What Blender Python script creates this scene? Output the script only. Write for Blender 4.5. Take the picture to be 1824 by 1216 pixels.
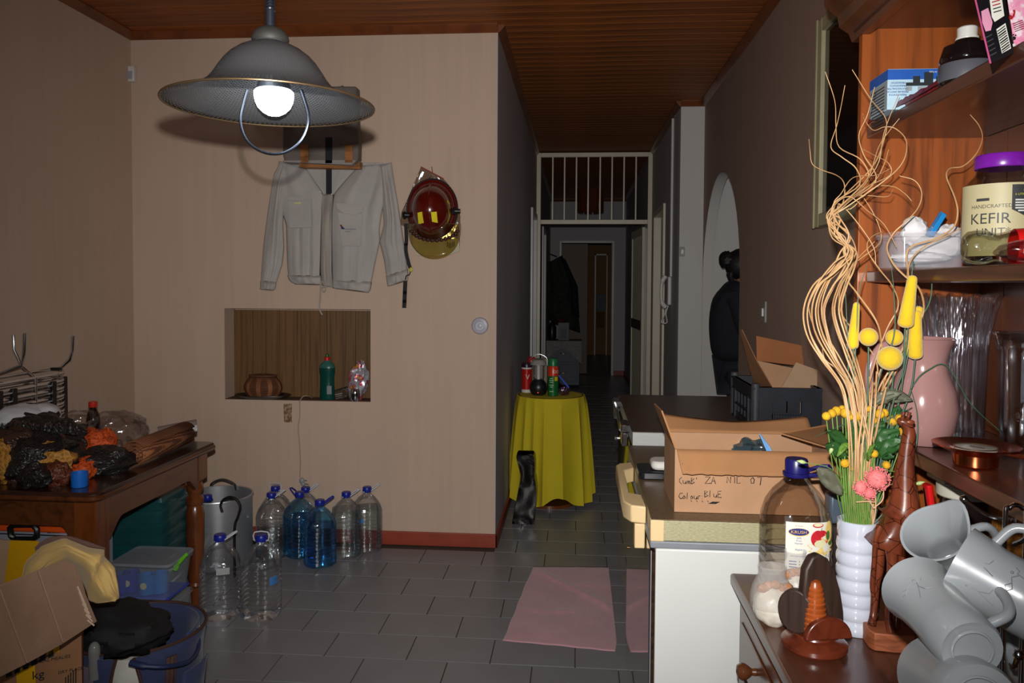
import bpy, math, random
from mathutils import Vector, Matrix, noise
random.seed(7)
for o in list(bpy.data.objects): bpy.data.objects.remove(o)
SC = bpy.context.scene
COL = SC.collection
PI = math.pi
rad = math.radians

# ---------------------------------------------------------------- camera
EYE = 1.42
F = 1391.0
YAW, PIT, ROLL, SH = rad(4.75), rad(2.0), rad(.35), -51.0
cd = bpy.data.cameras.new('camera'); cam = bpy.data.objects.new('camera', cd); COL.objects.link(cam)
CM = Matrix.Rotation(YAW, 4, 'Z') @ Matrix.Rotation(PI/2-PIT, 4, 'X') @ Matrix.Rotation(ROLL, 4, 'Z')
cam.matrix_world = Matrix.Translation((0, 0, EYE)) @ CM
cd.sensor_width = 36.0; cd.sensor_fit = 'HORIZONTAL'; cd.lens = F/1824*36
cd.shift_y = SH/1824; cd.clip_start = .02; cd.clip_end = 60
SC.camera = cam

# ---------------------------------------------------------------- world, lights, exposure
w = bpy.data.worlds.new('world'); SC.world = w; w.use_nodes = True
w.node_tree.nodes['Background'].inputs[0].default_value = (.02, .022, .025, 1)
w.node_tree.nodes['Background'].inputs[1].default_value = .5
FLASH_W = 262.0
fl = bpy.data.lights.new('camera_flash', 'SPOT'); fl.energy = FLASH_W; fl.spot_size = rad(92); fl.spot_blend = 1.0
fl.shadow_soft_size = .012; fl.color = (1.0, .965, .92)
flo = bpy.data.objects.new('camera_flash', fl); COL.objects.link(flo)
flo.matrix_world = Matrix.Translation((-.012, .03, EYE+.092)) @ Matrix.Rotation(rad(-.5), 4, 'Z') @ CM
# soft fill added behind the camera to raise the ambient light; no window there
fill = bpy.data.lights.new('ambient_fill', 'AREA'); fill.shape = 'RECTANGLE'; fill.size = 1.8; fill.size_y = 1.2
fill.energy = 6.0; fill.color = (.85, .93, 1.0)
wo = bpy.data.objects.new('ambient_fill', fill); COL.objects.link(wo); wo.location = (-1.0, -1.55, 1.7); wo.rotation_euler = (PI/2, 0, 0)
# weak cool area light set inside the room beyond the arch
w2 = bpy.data.lights.new('side_room_light', 'AREA'); w2.shape = 'RECTANGLE'; w2.size = 1.0; w2.size_y = 1.0
w2.energy = 1.5; w2.color = (.9, .95, 1.0)
wo2 = bpy.data.objects.new('side_room_light', w2); COL.objects.link(wo2); wo2.location = (2.5, 4.4, 1.9); wo2.rotation_euler = (PI/2, 0, PI/2)
SC.view_settings.view_transform = 'Standard'; SC.view_settings.look = 'None'
SC.view_settings.exposure = 0.0; SC.view_settings.gamma = 1.0; SC.view_settings.use_curve_mapping = False
try: SC.cycles.max_bounces = 10; SC.cycles.transparent_max_bounces = 24
except Exception: pass

# ---------------------------------------------------------------- measuring helpers (a pixel ray met with a plane of the room)
R3 = CM.to_3x3()
def ray(px, py): return R3 @ Vector(((px-912)/F, -(py-608-SH)/F, -1.0))
def at(px, py, Y): d = ray(px, py); t = Y/d.y; return Vector((d.x*t, Y, EYE+d.z*t))
def onz(px, py, z): d = ray(px, py); t = (z-EYE)/d.z; return Vector((d.x*t, d.y*t, z))
def onx(px, py, X): d = ray(px, py); t = X/d.x; return Vector((X, d.y*t, EYE+d.z*t))

# ---------------------------------------------------------------- materials
def C(r, g, b):
    f = lambda c: (c/255/12.92) if c/255 <= .04045 else ((c/255+.055)/1.055)**2.4
    return (f(r), f(g), f(b), 1)
class NT:
    def __init__(s, m): s.m = m; s.t = m.node_tree; s.n = s.t.nodes; s.l = s.t.links
    def add(s, t, **k):
        x = s.n.new(t)
        for a, b in k.items(): setattr(x, a, b)
        return x
    def set(s, x, **k):
        for a, b in k.items(): x.inputs[a].default_value = b
        return x
    def tex(s, scale=(1, 1, 1), rot=(0, 0, 0), src='Object'):
        tc = s.add('ShaderNodeTexCoord'); mp = s.add('ShaderNodeMapping')
        mp.inputs['Scale'].default_value = scale; mp.inputs['Rotation'].default_value = rot
        s.l.new(tc.outputs[src], mp.inputs[0]); return mp.outputs[0]
    def noise(s, vec, scale, detail=4, rough=.55, dist=0):
        x = s.add('ShaderNodeTexNoise'); x.inputs['Scale'].default_value = scale; x.inputs['Detail'].default_value = detail
        x.inputs['Roughness'].default_value = rough; x.inputs['Distortion'].default_value = dist
        s.l.new(vec, x.inputs['Vector']); return x.outputs['Fac']
    def ramp(s, fac, stops):
        x = s.add('ShaderNodeValToRGB'); cr = x.color_ramp
        while len(cr.elements) < len(stops): cr.elements.new(.5)
        for e, (p, c) in zip(cr.elements, stops): e.position = p; e.color = c
        s.l.new(fac, x.inputs[0]); return x.outputs[0]
    def bump(s, h, strength=.2, dist=.002):
        b = s.add('ShaderNodeBump'); b.inputs['Strength'].default_value = strength; b.inputs['Distance'].default_value = dist
        s.l.new(h, b.inputs['Height']); return b.outputs[0]
    def math(s, op, a, b=None):
        x = s.add('ShaderNodeMath', operation=op)
        for i, v in enumerate((a, b)):
            if v is None: continue
            if isinstance(v, (int, float)): x.inputs[i].default_value = v
            else: s.l.new(v, x.inputs[i])
        return x.outputs[0]
def newmat(name):
    m = bpy.data.materials.new(name); m.use_nodes = True; k = NT(m); p = k.n['Principled BSDF']; return m, k, p
def mul(c, f): return (min(c[0]*f, 1), min(c[1]*f, 1), min(c[2]*f, 1), 1)
MATS = {}
def M_(name, col, rough=.6, var=.12, scale=8, metal=0, bump=0, bscale=60, stretch=(1, 1, 1), spec=.5, emit=None, sheen=0, coat=0, rnd=0):
    """plain procedural material: colour broken up by noise, optional bump and per-object variation"""
    if name in MATS: return MATS[name]
    m, k, p = newmat(name)
    v = k.tex(stretch)
    c = k.ramp(k.noise(v, scale), [(.3, mul(col, 1-var)), (.7, mul(col, 1+var))])
    if rnd:
        oi = k.add('ShaderNodeObjectInfo'); hs = k.add('ShaderNodeHueSaturation')
        val = k.math('ADD', k.math('MULTIPLY', oi.outputs['Random'], rnd*2), 1-rnd)
        k.l.new(val, hs.inputs['Value']); k.l.new(c, hs.inputs['Color']); c = hs.outputs[0]
    k.l.new(c, p.inputs['Base Color'])
    p.inputs['Roughness'].default_value = rough; p.inputs['Metallic'].default_value = metal
    p.inputs['Specular IOR Level'].default_value = spec
    if sheen: p.inputs['Sheen Weight'].default_value = sheen
    if coat: p.inputs['Coat Weight'].default_value = coat
    if bump: k.l.new(k.bump(k.noise(k.tex(), bscale), bump, .003), p.inputs['Normal'])
    if emit:
        p.inputs['Emission Color'].default_value = emit[0]; p.inputs['Emission Strength'].default_value = emit[1]
    MATS[name] = m; return m
def wood(name, dark, light, stretch=(12, 1, 12), scale=2.2, rough=.4, coat=0, rnd=0, bump=.05, knots=False):
    """long grain: noise stretched along one axis (the axis with scale 1)"""
    m, k, p = newmat(name)
    v = k.tex(stretch)
    n = k.noise(v, scale, 6, .6, .8)
    c = k.ramp(n, [(.28, dark), (.5, mul(light, .82)), (.72, light)])
    if knots:
        kn = k.noise(k.tex((stretch[0]*.12, stretch[1]*1.2, stretch[2]*.12)), 6.0, 2)
        mx = k.add('ShaderNodeMix', data_type='RGBA'); k.l.new(k.ramp(kn, [(.68, (0, 0, 0, 1)), (.76, (1, 1, 1, 1))]), mx.inputs[0])
        k.l.new(c, mx.inputs[6]); mx.inputs[7].default_value = mul(dark, .35); c = mx.outputs[2]
    if rnd:
        oi = k.add('ShaderNodeObjectInfo'); hs = k.add('ShaderNodeHueSaturation')
        k.l.new(k.math('ADD', k.math('MULTIPLY', oi.outputs['Random'], rnd*2), 1-rnd), hs.inputs['Value']); k.l.new(c, hs.inputs['Color']); c = hs.outputs[0]
    k.l.new(c, p.inputs['Base Color']); p.inputs['Roughness'].default_value = rough; p.inputs['Coat Weight'].default_value = coat
    p.inputs['Coat Roughness'].default_value = .15
    k.l.new(k.bump(n, bump, .002), p.inputs['Normal'])
    MATS[name] = m; return m
def clear(name, tint=(1, 1, 1, 1), gloss=.06, rough=.06, bump=.3, bscale=30, fres=1.4, st=(1, 1, 1)):
    """thin clear plastic or glass: light passes, edges and highlights shine"""
    m, k, p = newmat(name); k.n.remove(p)
    out = k.n['Material Output']; tr = k.add('ShaderNodeBsdfTransparent'); tr.inputs[0].default_value = tint
    gl = k.add('ShaderNodeBsdfGlossy'); gl.inputs['Roughness'].default_value = rough; gl.inputs['Color'].default_value = (.95, .97, 1, 1)
    fr = k.add('ShaderNodeFresnel'); fr.inputs[0].default_value = fres
    if bump:
        b = k.bump(k.noise(k.tex(st), bscale, 2), bump, .006); k.l.new(b, gl.inputs['Normal']); k.l.new(b, fr.inputs['Normal'])
    mx = k.add('ShaderNodeMixShader')
    k.l.new(k.math('MINIMUM', k.math('ADD', k.math('MULTIPLY', fr.outputs[0], .45), gloss), 1.0), mx.inputs[0])
    k.l.new(tr.outputs[0], mx.inputs[1]); k.l.new(gl.outputs[0], mx.inputs[2]); k.l.new(mx.outputs[0], out.inputs[0])
    MATS[name] = m; return m
def frosted(name, col, alpha=.75, rough=.4, scale=20, var=.05):
    """translucent plastic or frosted glass"""
    m, k, p = newmat(name)
    c = k.ramp(k.noise(k.tex(), scale), [(.3, mul(col, 1-var)), (.7, mul(col, 1+var))])
    k.l.new(c, p.inputs['Base Color']); p.inputs['Roughness'].default_value = rough; p.inputs['Alpha'].default_value = alpha
    MATS[name] = m; return m

# ---------------------------------------------------------------- mesh builder
W = {}
def T(x, y, z): return Matrix.Translation((x, y, z))
def TR(loc, rx=0, ry=0, rz=0): return Matrix.Translation(loc) @ Matrix.Rotation(rz, 4, 'Z') @ Matrix.Rotation(ry, 4, 'Y') @ Matrix.Rotation(rx, 4, 'X')
def frame(a, b, up=Vector((0, 0, 1))):
    """matrix whose origin is a and whose z axis runs to b"""
    a = Vector(a); z = (Vector(b)-a).normalized(); x = up.cross(z)
    if x.length < 1e-4: x = Vector((1, 0, 0))
    x.normalize(); y = z.cross(x)
    m = Matrix((x, y, z)).transposed().to_4x4(); m.translation = a; return m
class MB:
    def __init__(s): s.v = []; s.f = []; s.s = []
    def add(s, vs, fs, M=None, smooth=True):
        n = len(s.v)
        s.v += [tuple(M @ Vector(p)) if M else tuple(p) for p in vs]
        s.f += [tuple(i+n for i in f) for f in fs]; s.s += [smooth]*len(fs); return s
    def box(s, a, b, M=None):
        x0, y0, z0 = a; x1, y1, z1 = b
        x0, x1 = min(x0, x1), max(x0, x1); y0, y1 = min(y0, y1), max(y0, y1); z0, z1 = min(z0, z1), max(z0, z1)
        return s.add([(x0,y0,z0),(x1,y0,z0),(x1,y1,z0),(x0,y1,z0),(x0,y0,z1),(x1,y0,z1),(x1,y1,z1),(x0,y1,z1)],
                     [(0,3,2,1),(4,5,6,7),(0,1,5,4),(1,2,6,5),(2,3,7,6),(3,0,4,7)], M, False)
    def quadbox(s, q, n):
        """a four-cornered sheet q thickened by the vector n"""
        q = [Vector(p) for p in q]; n = Vector(n); r = [p+n for p in q]; k = len(q)
        fs = [tuple(range(k))[::-1], tuple(range(k, 2*k))]+[(i, (i+1) % k, k+(i+1) % k, k+i) for i in range(k)]
        return s.add(q+r, fs, None, False)
    def lathe(s, prof, n=24, M=None, sq=0, ph=0):
        """prof: (radius, z); sq>0 squares the section"""
        vs = []; fs = []
        for r, z in prof:
            for i in range(n):
                a = 2*PI*i/n+ph; k = 1.0
                if sq: k = (abs(math.cos(a))**(2+sq)+abs(math.sin(a))**(2+sq))**(-1/(2+sq))
                vs.append((r*k*math.cos(a), r*k*math.sin(a), z))
        for j in range(len(prof)-1):
            for i in range(n): a = j*n+i; b = j*n+(i+1) % n; fs.append((a, b, b+n, a+n))
        if prof[0][0] > 1e-5 and getattr(s, 'cap', True): fs.append(tuple(range(n))[::-1])
        if prof[-1][0] > 1e-5 and getattr(s, 'cap', True): fs.append(tuple(range((len(prof)-1)*n, len(prof)*n)))
        return s.add(vs, fs, M)
    def open(s): s.cap = False; return s
    def tube(s, pts, r, n=8, closed=False, M=None):
        pts = [Vector(p) for p in pts]; k = len(pts); rs = r if isinstance(r, (list, tuple)) else [r]*k
        vs = []; fs = []; pn = None
        for i in range(k):
            if closed: t = pts[(i+1) % k]-pts[i-1]
            else: t = pts[min(i+1, k-1)]-pts[max(i-1, 0)]
            t.normalize()
            if pn is None:
                pn = t.orthogonal().normalized()
            else:
                pn = pn-t*pn.dot(t)
                pn = pn.normalized() if pn.length > 1e-6 else t.orthogonal().normalized()
            b = t.cross(pn)
            for j in range(n): a = 2*PI*j/n; vs.append(pts[i]+(pn*math.cos(a)+b*math.sin(a))*rs[i])
        for i in range(k if closed else k-1):
            for j in range(n):
                a = i*n+j; b = i*n+(j+1) % n; c = ((i+1) % k)*n+(j+1) % n; d = ((i+1) % k)*n+j; fs.append((a, b, c, d))
        if not closed: fs.append(tuple(range(n))[::-1]); fs.append(tuple(range((k-1)*n, k*n)))
        return s.add(vs, fs, M)
    def ball(s, c, r, nu=16, nv=10, M=None, fn=None):
        c = Vector(c); r = (r, r, r) if isinstance(r, (int, float)) else r; vs = []; fs = []
        for j in range(nv+1):
            th = PI*j/nv
            for i in range(nu):
                ph = 2*PI*i/nu; d = Vector((math.sin(th)*math.cos(ph), math.sin(th)*math.sin(ph), -math.cos(th)))
                k = fn(d) if fn else 1.0
                vs.append(c+Vector((d.x*r[0]*k, d.y*r[1]*k, d.z*r[2]*k)))
        for j in range(nv):
            for i in range(nu): a = j*nu+i; b = j*nu+(i+1) % nu; fs.append((a, b, b+nu, a+nu))
        return s.add(vs, fs, M)
    def prism(s, poly, z0, z1, M=None, smooth=False):
        k = len(poly); vs = [(x, y, z0) for x, y in poly]+[(x, y, z1) for x, y in poly]
        return s.add(vs, [tuple(range(k))[::-1], tuple(range(k, 2*k))]+[(i, (i+1) % k, k+(i+1) % k, k+i) for i in range(k)], M, smooth)
    def grid(s, fn, nu, nv, M=None):
        vs = [fn(i/nu, j/nv) for j in range(nv+1) for i in range(nu+1)]
        fs = [(j*(nu+1)+i, j*(nu+1)+i+1, (j+1)*(nu+1)+i+1, (j+1)*(nu+1)+i) for j in range(nv) for i in range(nu)]
        return s.add(vs, fs, M)
    def build(s, name, mat, parent=None, base=None, bevel=0, solid=0, sub=0, ang=38, kind=None, weld=False):
        me = bpy.data.meshes.new(name); me.from_pydata([tuple(v) for v in s.v], [], s.f)
        import bmesh
        bm = bmesh.new(); bm.from_mesh(me)
        bmesh.ops.remove_doubles(bm, verts=bm.verts, dist=1e-6)
        if not solid: bmesh.ops.recalc_face_normals(bm, faces=bm.faces)
        bm.to_mesh(me); bm.free()
        for p in me.polygons: p.use_smooth = True
        me.set_sharp_from_angle(angle=rad(ang))
        if isinstance(mat, str): mat = MATS[mat]
        me.materials.append(mat)
        o = bpy.data.objects.new(name, me); COL.objects.link(o)
        if parent is not None:
            mw = W[parent.name]; me.transform(mw.inverted()); o.parent = parent; W[o.name] = mw
        elif base is not None:
            mw = T(*base); me.transform(mw.inverted()); o.location = base; W[o.name] = mw
        else: W[o.name] = Matrix.Identity(4)
        if solid: md = o.modifiers.new('s', 'SOLIDIFY'); md.thickness = solid; md.offset = 0
        if sub: md = o.modifiers.new('u', 'SUBSURF'); md.levels = sub; md.render_levels = sub
        if bevel: md = o.modifiers.new('b', 'BEVEL'); md.width = bevel; md.segments = 2; md.limit_method = 'ANGLE'; md.angle_limit = rad(40)
        if kind: o['kind'] = kind
        return o
def thing(name, label, cat, loc=(0, 0, 0), rz=0, group=None):
    o = bpy.data.objects.new(name, None); COL.objects.link(o); o.empty_display_size = .05
    o.location = loc; o.rotation_euler = (0, 0, rz); o['label'] = label; o['category'] = cat
    if group: o['group'] = group
    W[o.name] = TR(loc, 0, 0, rz); return o
def tag(o, label, cat, group=None, kind=None):
    o['label'] = label; o['category'] = cat
    if group: o['group'] = group
    if kind: o['kind'] = kind
    return o
def struct(name, mb, mat, parent=None, **k):
    o = mb.build(name, mat, parent, **k)
    if parent is None: o['kind'] = 'structure'
    return o
def dup(root, loc, rz=0, label=None, mats=None):
    def cp(o, par):
        c = o.copy(); COL.objects.link(c); c.parent = par
        if o.type == 'MESH' and mats and o.data.materials and o.data.materials[0].name in mats:
            c.data = o.data.copy(); c.data.materials[0] = mats[o.data.materials[0].name]
        for ch in o.children: cp(ch, c)
        return c
    r = cp(root, None); r.location = loc; r.rotation_euler = (0, 0, rz); W[r.name] = TR(loc, 0, 0, rz)
    if label: r['label'] = label
    return r
def txt(s, h, M, mat, parent, name='lettering', align='CENTER', ext=.0003, fn=None, sx=1.0):
    """lettering as a thin mesh; h = capital height in metres; fn bends it"""
    cu = bpy.data.curves.new('t', 'FONT'); cu.body = s; cu.size = h/.7; cu.align_x = align; cu.extrude = ext if not fn else 0
    cu.resolution_u = 2
    to = bpy.data.objects.new('t', cu); COL.objects.link(to)
    dg = bpy.context.evaluated_depsgraph_get(); me = bpy.data.meshes.new_from_object(to.evaluated_get(dg))
    bpy.data.objects.remove(to); bpy.data.curves.remove(cu)
    vs = [Vector((v.co.x*sx, v.co.y, v.co.z)) for v in me.vertices]
    if fn: vs = [fn(v) for v in vs]
    else: vs = [M @ v for v in vs]
    fs = [tuple(p.vertices) for p in me.polygons]; bpy.data.meshes.remove(me)
    mb = MB(); mb.add(vs, fs, None, False); return mb.build(name, mat, parent)
def smooth_path(pts, n=6):
    """Catmull-Rom through the points"""
    P = [Vector(p) for p in pts]; P = [P[0]*2-P[1]]+P+[P[-1]*2-P[-2]]; out = []
    for i in range(1, len(P)-2):
        for k in range(n):
            t = k/n; a, b, c, d = P[i-1], P[i], P[i+1], P[i+2]
            out.append(.5*((2*b)+(c-a)*t+(2*a-5*b+4*c-d)*t*t+(3*b-a-3*c+d)*t**3))
    out.append(P[-2]); return out
def ns(x, y=0, z=0, s=1.0): return noise.noise(Vector((x*s, y*s, z*s)))
def crumple(seed, amp=.25, sc=2.5):
    return lambda d: 1+amp*(noise.noise(d*sc+Vector((seed, seed*.7, 3)))+.5*abs(noise.noise(d*sc*2.6+Vector((seed, 0, seed)))))
# ================================================================ materials
wallc = C(202, 178, 159)
def wallmat(name, col, streak=.06):
    m, k, p = newmat(name)
    a = k.noise(k.tex((7, 7, .25)), 4, 5, .6); b = k.noise(k.tex(), 1.3, 3)
    s = k.math('ADD', k.math('MULTIPLY', a, .5), k.math('MULTIPLY', b, .5))
    k.l.new(k.ramp(s, [(.35, mul(col, 1-streak*1.3)), (.55, col), (.75, mul(col, 1+streak))]), p.inputs['Base Color'])
    p.inputs['Roughness'].default_value = .75; p.inputs['Specular IOR Level'].default_value = .25
    k.l.new(k.bump(k.noise(k.tex(), 90, 3), .12, .003), p.inputs['Normal']); MATS[name] = m; return m
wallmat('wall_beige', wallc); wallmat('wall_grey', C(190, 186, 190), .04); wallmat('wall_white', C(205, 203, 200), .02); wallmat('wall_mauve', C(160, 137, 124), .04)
wallmat('wall_tan', C(150, 116, 80), .03)
M_('skirting_paint', C(150, 62, 42), .45, .12)
M_('grout', C(78, 66, 56), .9)
M_('tile_glaze', C(134, 134, 139), .36, .05, 5, bump=.03, bscale=8, rnd=.04)
wood('ceiling_pine', C(96, 48, 14), C(164, 92, 34), (1, 14, 14), 1.6, .6, 0, rnd=.12, knots=True)
wood('cornice_wood', C(88, 42, 18), C(130, 68, 30), (2, 2, 2), 3, .4, .2)
wood('niche_veneer', C(74, 50, 24), C(122, 88, 48), (26, 3, .7), 2.4, .5, rnd=.1)
M_('niche_floor', C(96, 70, 56), .7)
M_('white_gloss', C(212, 211, 205), .35, .04)
M_('cream_gloss', C(222, 212, 190), .35, .04)
M_('door_paint', C(176, 170, 158), .45, .05)
M_('black_plastic', C(22, 23, 26), .35, .1)
M_('black_rubber', C(18, 18, 19), .7)
M_('chrome', C(205, 208, 214), .14, .03, metal=1)
M_('steel', C(170, 172, 176), .3, .05, metal=1)
M_('aluminium', C(206, 208, 212), .38, .05, 4, metal=.85, stretch=(2, 2, 30))
M_('dark_iron', C(40, 38, 38), .45, metal=.6)
MATS['dresser_wood'] = wood('dresser_wood', C(56, 28, 15), C(100, 54, 30), (1.2, 1.2, 1.2), 3.0, .32, .3)
wood('hutch_panel', C(82, 36, 11), C(160, 82, 30), (16, 16, .9), 1.5, .42, .15)
wood('shelf_wood', C(52, 28, 20), C(92, 52, 37), (14, 1, 14), 2.0, .34, .4)
wood('pine_back', C(140, 80, 26), C(206, 138, 60), (14, 14, 1), 1.6, .5)
wood('table_wood', C(58, 30, 14), C(104, 56, 26), (10, 1.2, 10), 2.2, .3, .5)
wood('table_leg_wood', C(72, 34, 12), C(122, 64, 26), (10, 10, 1.2), 2.2, .3, .5)
wood('table_top_wood', C(34, 20, 16), C(66, 38, 28), (10, 1.2, 10), 2.2, .28, .5)
def cardboard(name, col, axis=0):
    m, k, p = newmat(name)
    st = [(1, 1, 1)]*3; sc = [0, 0, 0]; sc[axis] = 1.0
    wv = k.add('ShaderNodeTexWave', wave_type='BANDS', bands_direction='XYZ'[axis]); k.l.new(k.tex(), wv.inputs[0]); wv.inputs['Scale'].default_value = 62; wv.inputs['Distortion'].default_value = .2
    n = k.noise(k.tex(), 7, 4)
    k.l.new(k.ramp(n, [(.3, mul(col, .9)), (.7, mul(col, 1.08))]), p.inputs['Base Color'])
    p.inputs['Roughness'].default_value = .8; p.inputs['Specular IOR Level'].default_value = .2
    k.l.new(k.bump(wv.outputs['Fac'], .12, .001), p.inputs['Normal']); MATS[name] = m; return m
cardboard('cardboard', C(180, 140, 108), 0); cardboard('cardboard_dark', C(150, 108, 76), 0); cardboard('cardboard_light', C(176, 146, 116), 1)
clear('clear_bottle', (.955, .97, .98, 1), .075, .08, .5, 26, 1.35)
clear('blue_bottle', (.6, .86, .98, 1), .07, .08, .5, 26, 1.4)
clear('clear_bag', (.93, .91, .92, 1), .06, .12, 1.0, 18, 1.35)
clear('clear_glass', (.95, .96, .97, 1), .06, .03, .1, 10, 1.5)
clear('teal_container', (.45, .78, .78, 1), .05, .15, .4, 14, 1.35)
M_('cap_blue', C(24, 38, 150), .35, .08); M_('cap_navy', C(26, 24, 92), .3, .1); M_('handle_clear', C(205, 205, 215), .4)
M_('water_tint', C(120, 140, 150), .1)

# ================================================================ the setting
YB = 4.166; XL = -2.465; XH = -.43; XR = .935; XG = .76; YC = 5.95; YE = 12.5; ZC = 2.8; YF = -1.7
fl_ = struct('floor', MB().box((XL-.2, YF-.2, -.12), (3.6, 16.4, -.005)), 'grout'); W[fl_.name] = Matrix.Identity(4)
tx, ty = .3195, .2045
tiles = []
for r in range(-24, 66):
    y0 = 2.873+r*ty; off = .005+(tx/2 if r % 2 else 0)
    for c in range(-10, 10):
        x0 = off+c*tx; x1 = x0+tx; y1 = y0+ty
        lo, hi = (XL, XR) if y1 < YB+.02 else (XH, XR if y1 < YC else XG)
        if y0 > YE: lo, hi = -1.2, 1.6
        a, b = max(x0, lo), min(x1, hi)
        if b-a < .015 or y1 < YF or y0 > 16.2: continue
        a_, b_ = a+.0022, b-.0022
        hid = (a > .3 and y0 < 4.1) or y0 < 1.9
        d = math.hypot((a+b)/2, y0)
        tiles.append((hid, d, a_, b_, max(y0, YF)+.0022, y1-.0022))
tiles.sort()
share = {}
rest = MB()
for i, (hid, d, a, b, y0, y1) in enumerate(tiles):
    dz = -.0008*random.random()
    if hid or i >= 295: rest.box((a, y0, -.012), (b, y1, 0)); continue
    key = (round(b-a, 3), round(y1-y0, 3))
    if key not in share:
        mb = MB().box((-key[0]/2, -key[1]/2, -.012), (key[0]/2, key[1]/2, 0)); t = mb.build('tile', 'tile_glaze', fl_); share[key] = t
    else: t = share[key].copy(); COL.objects.link(t)
    t.location = ((a+b)/2, (y0+y1)/2, dz)
rest.build('tile_field', 'tile_glaze', fl_, kind='stuff')
# side-room floor beyond the arch
struct('floor_side_room', MB().box((XR+.001, 2.6, -.004), (3.4, YC, 0)), 'tile_glaze')

ce = struct('ceiling', MB().box((XL-.2, YF-.2, ZC+.014), (3.6, 16.4, ZC+.1)), 'cornice_wood')
pw = .098
def plank(y, a, b): 
    ch = .0022
    mb = MB(); mb.prism([(y+.001, ZC+ch), (y+ch+.001, ZC), (y+pw-ch-.001, ZC), (y+pw-.001, ZC+ch), (y+pw-.001, ZC+.014), (y+.001, ZC+.014)], a, b,
             Matrix(((0, 0, 1, 0), (1, 0, 0, 0), (0, 1, 0, 0), (0, 0, 0, 1))))
    return mb.build('plank', 'ceiling_pine', ce)
y = YF
ps = {}
while y < YE-.02:
    if y < YB-.05: a, b = XL, XR
    elif y < YC: a, b = XH, XR
    else: a, b = XH, XG
    if (a, b) not in ps: ps[(a, b)] = (plank(0, a, b))
    else: p_ = ps[(a, b)].copy(); COL.objects.link(p_); p_.location = (0, y, 0)
    if ps[(a, b)].location.y == 0 and 'plank' in ps[(a, b)].name and (a, b, 'i') not in ps: ps[(a, b)].location = (0, y, 0); ps[(a, b, 'i')] = 1
    y += pw

# back wall with the niche (opening X -1.94..-1.12, Z .78..1.285)
NX0, NX1, NZ0, NZ1, ND = -1.941, -1.118, .78, 1.285, .12
wb = MB()
wb.box((XL-.15, YB, 0), (NX0, YB+.25, ZC)); wb.box((NX1, YB, 0), (XH-.004, YB+.25, ZC))
wb.box((NX0, YB, 0), (NX1, YB+.25, NZ0)); wb.box((NX0, YB, NZ1), (NX1, YB+.25, ZC)); wb.box((NX0, YB+ND+.02, NZ0), (NX1, YB+.25, NZ1))
wbk = struct('wall_back', wb, 'wall_beige')
seams = [NX0, -1.83, -1.755, -1.675, -1.55, -1.4, -1.31, -1.235, NX1]
for a, b in zip(seams, seams[1:]):
    MB().box((a+.001, YB+ND-.004*random.random(), NZ0+.004), (b-.001, YB+ND+.019, NZ1-.012)).build('panel', 'niche_veneer', wbk)
MB().box((NX0+.001, YB+.002, NZ0), (NX1-.001, YB+ND-.005, NZ0+.004)).build('niche_sill', 'niche_floor', wbk)
struct('wall_left', MB().box((XL-.15, YF, 0), (XL, YB, ZC)), 'wall_beige')
struct('wall_front', MB().box((XL-.15, YF-.15, 0), (XR+.15, YF, ZC)), 'wall_beige')
# hall left wall with two door openings
wh = MB().box((XH-.004, YB+.002, 0), (XH, YB+.25, ZC))
for a, b, z in [(YB+.25, 7.28, 0), (7.28, 8.0, 2.1), (8.0, 9.6, 0), (9.6, 10.35, 2.1), (10.35, YE, 0)]: wh.box((XH-.12, a, z), (XH, b, ZC))
wh.box((XH-.14, 7.2, 0), (XH-.125, 8.1, ZC)); wh.box((XH-.14, 9.5, 0), (XH-.125, 10.5, ZC))
struct('wall_hall_left', wh, 'wall_grey')
# right wall with the arch
AY0, AY1, AZ = 4.60, 5.946, 1.42
poly = [(YF, 0), (AY0, 0)]
n = 20; cy = (AY0+AY1)/2; ry = (AY1-AY0)/2; rz = .755
poly += [(cy-ry*math.cos(PI*i/n), AZ+rz*math.sin(PI*i/n)) for i in range(n+1)]
poly += [(AY1, 0), (YC, 0), (YC, ZC), (YF, ZC)]
YZ = Matrix(((0, 0, 1, 0), (1, 0, 0, 0), (0, 1, 0, 0), (0, 0, 0, 1)))
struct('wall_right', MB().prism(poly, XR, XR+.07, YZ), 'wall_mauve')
struct('wall_arch_end', MB().box((XG, YC, 0), (3.4, YC+.12, ZC)), 'wall_white')
struct('wall_side_room', MB().box((3.4, 2.6, 0), (3.5, YC, ZC)).box((XR+.07, 2.5, 0), (3.5, 2.6, ZC)), 'wall_white')
arc = [(cy-ry*math.cos(PI*i/24), AZ+rz*math.sin(PI*i/24)) for i in range(25)]
arc = [(AY0, 0)]+arc+[(AY1, 0)]
mb = MB()
inn = [(y_+(.003 if y_ < cy else -.003), z_-(.003 if z_ > AZ+.4 else 0)) for y_, z_ in arc]
mb.add([(x_, y_, z_) for x_ in (XR+.0005, XR+.0695) for y_, z_ in inn], [(i, i+1, len(arc)+i+1, len(arc)+i) for i in range(len(arc)-1)])
struct('trim_8', mb, 'wall_white')
# hall right wall (behind the white pier)
wr = MB()
for a, b, z in [(YC+.12, 6.95, 0), (6.95, 7.75, 2.1), (7.75, 8.35, 0), (8.35, 9.15, 2.1), (9.15, YE, 0)]: wr.box((XG, a, z), (XG+.12, b, ZC))
wr.box((XG+.125, 6.9, 0), (XG+.14, 7.8, ZC)); wr.box((XG+.125, 8.3, 0), (XG+.14, 9.2, ZC))
struct('wall_hall_right', wr, 'wall_grey')
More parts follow.
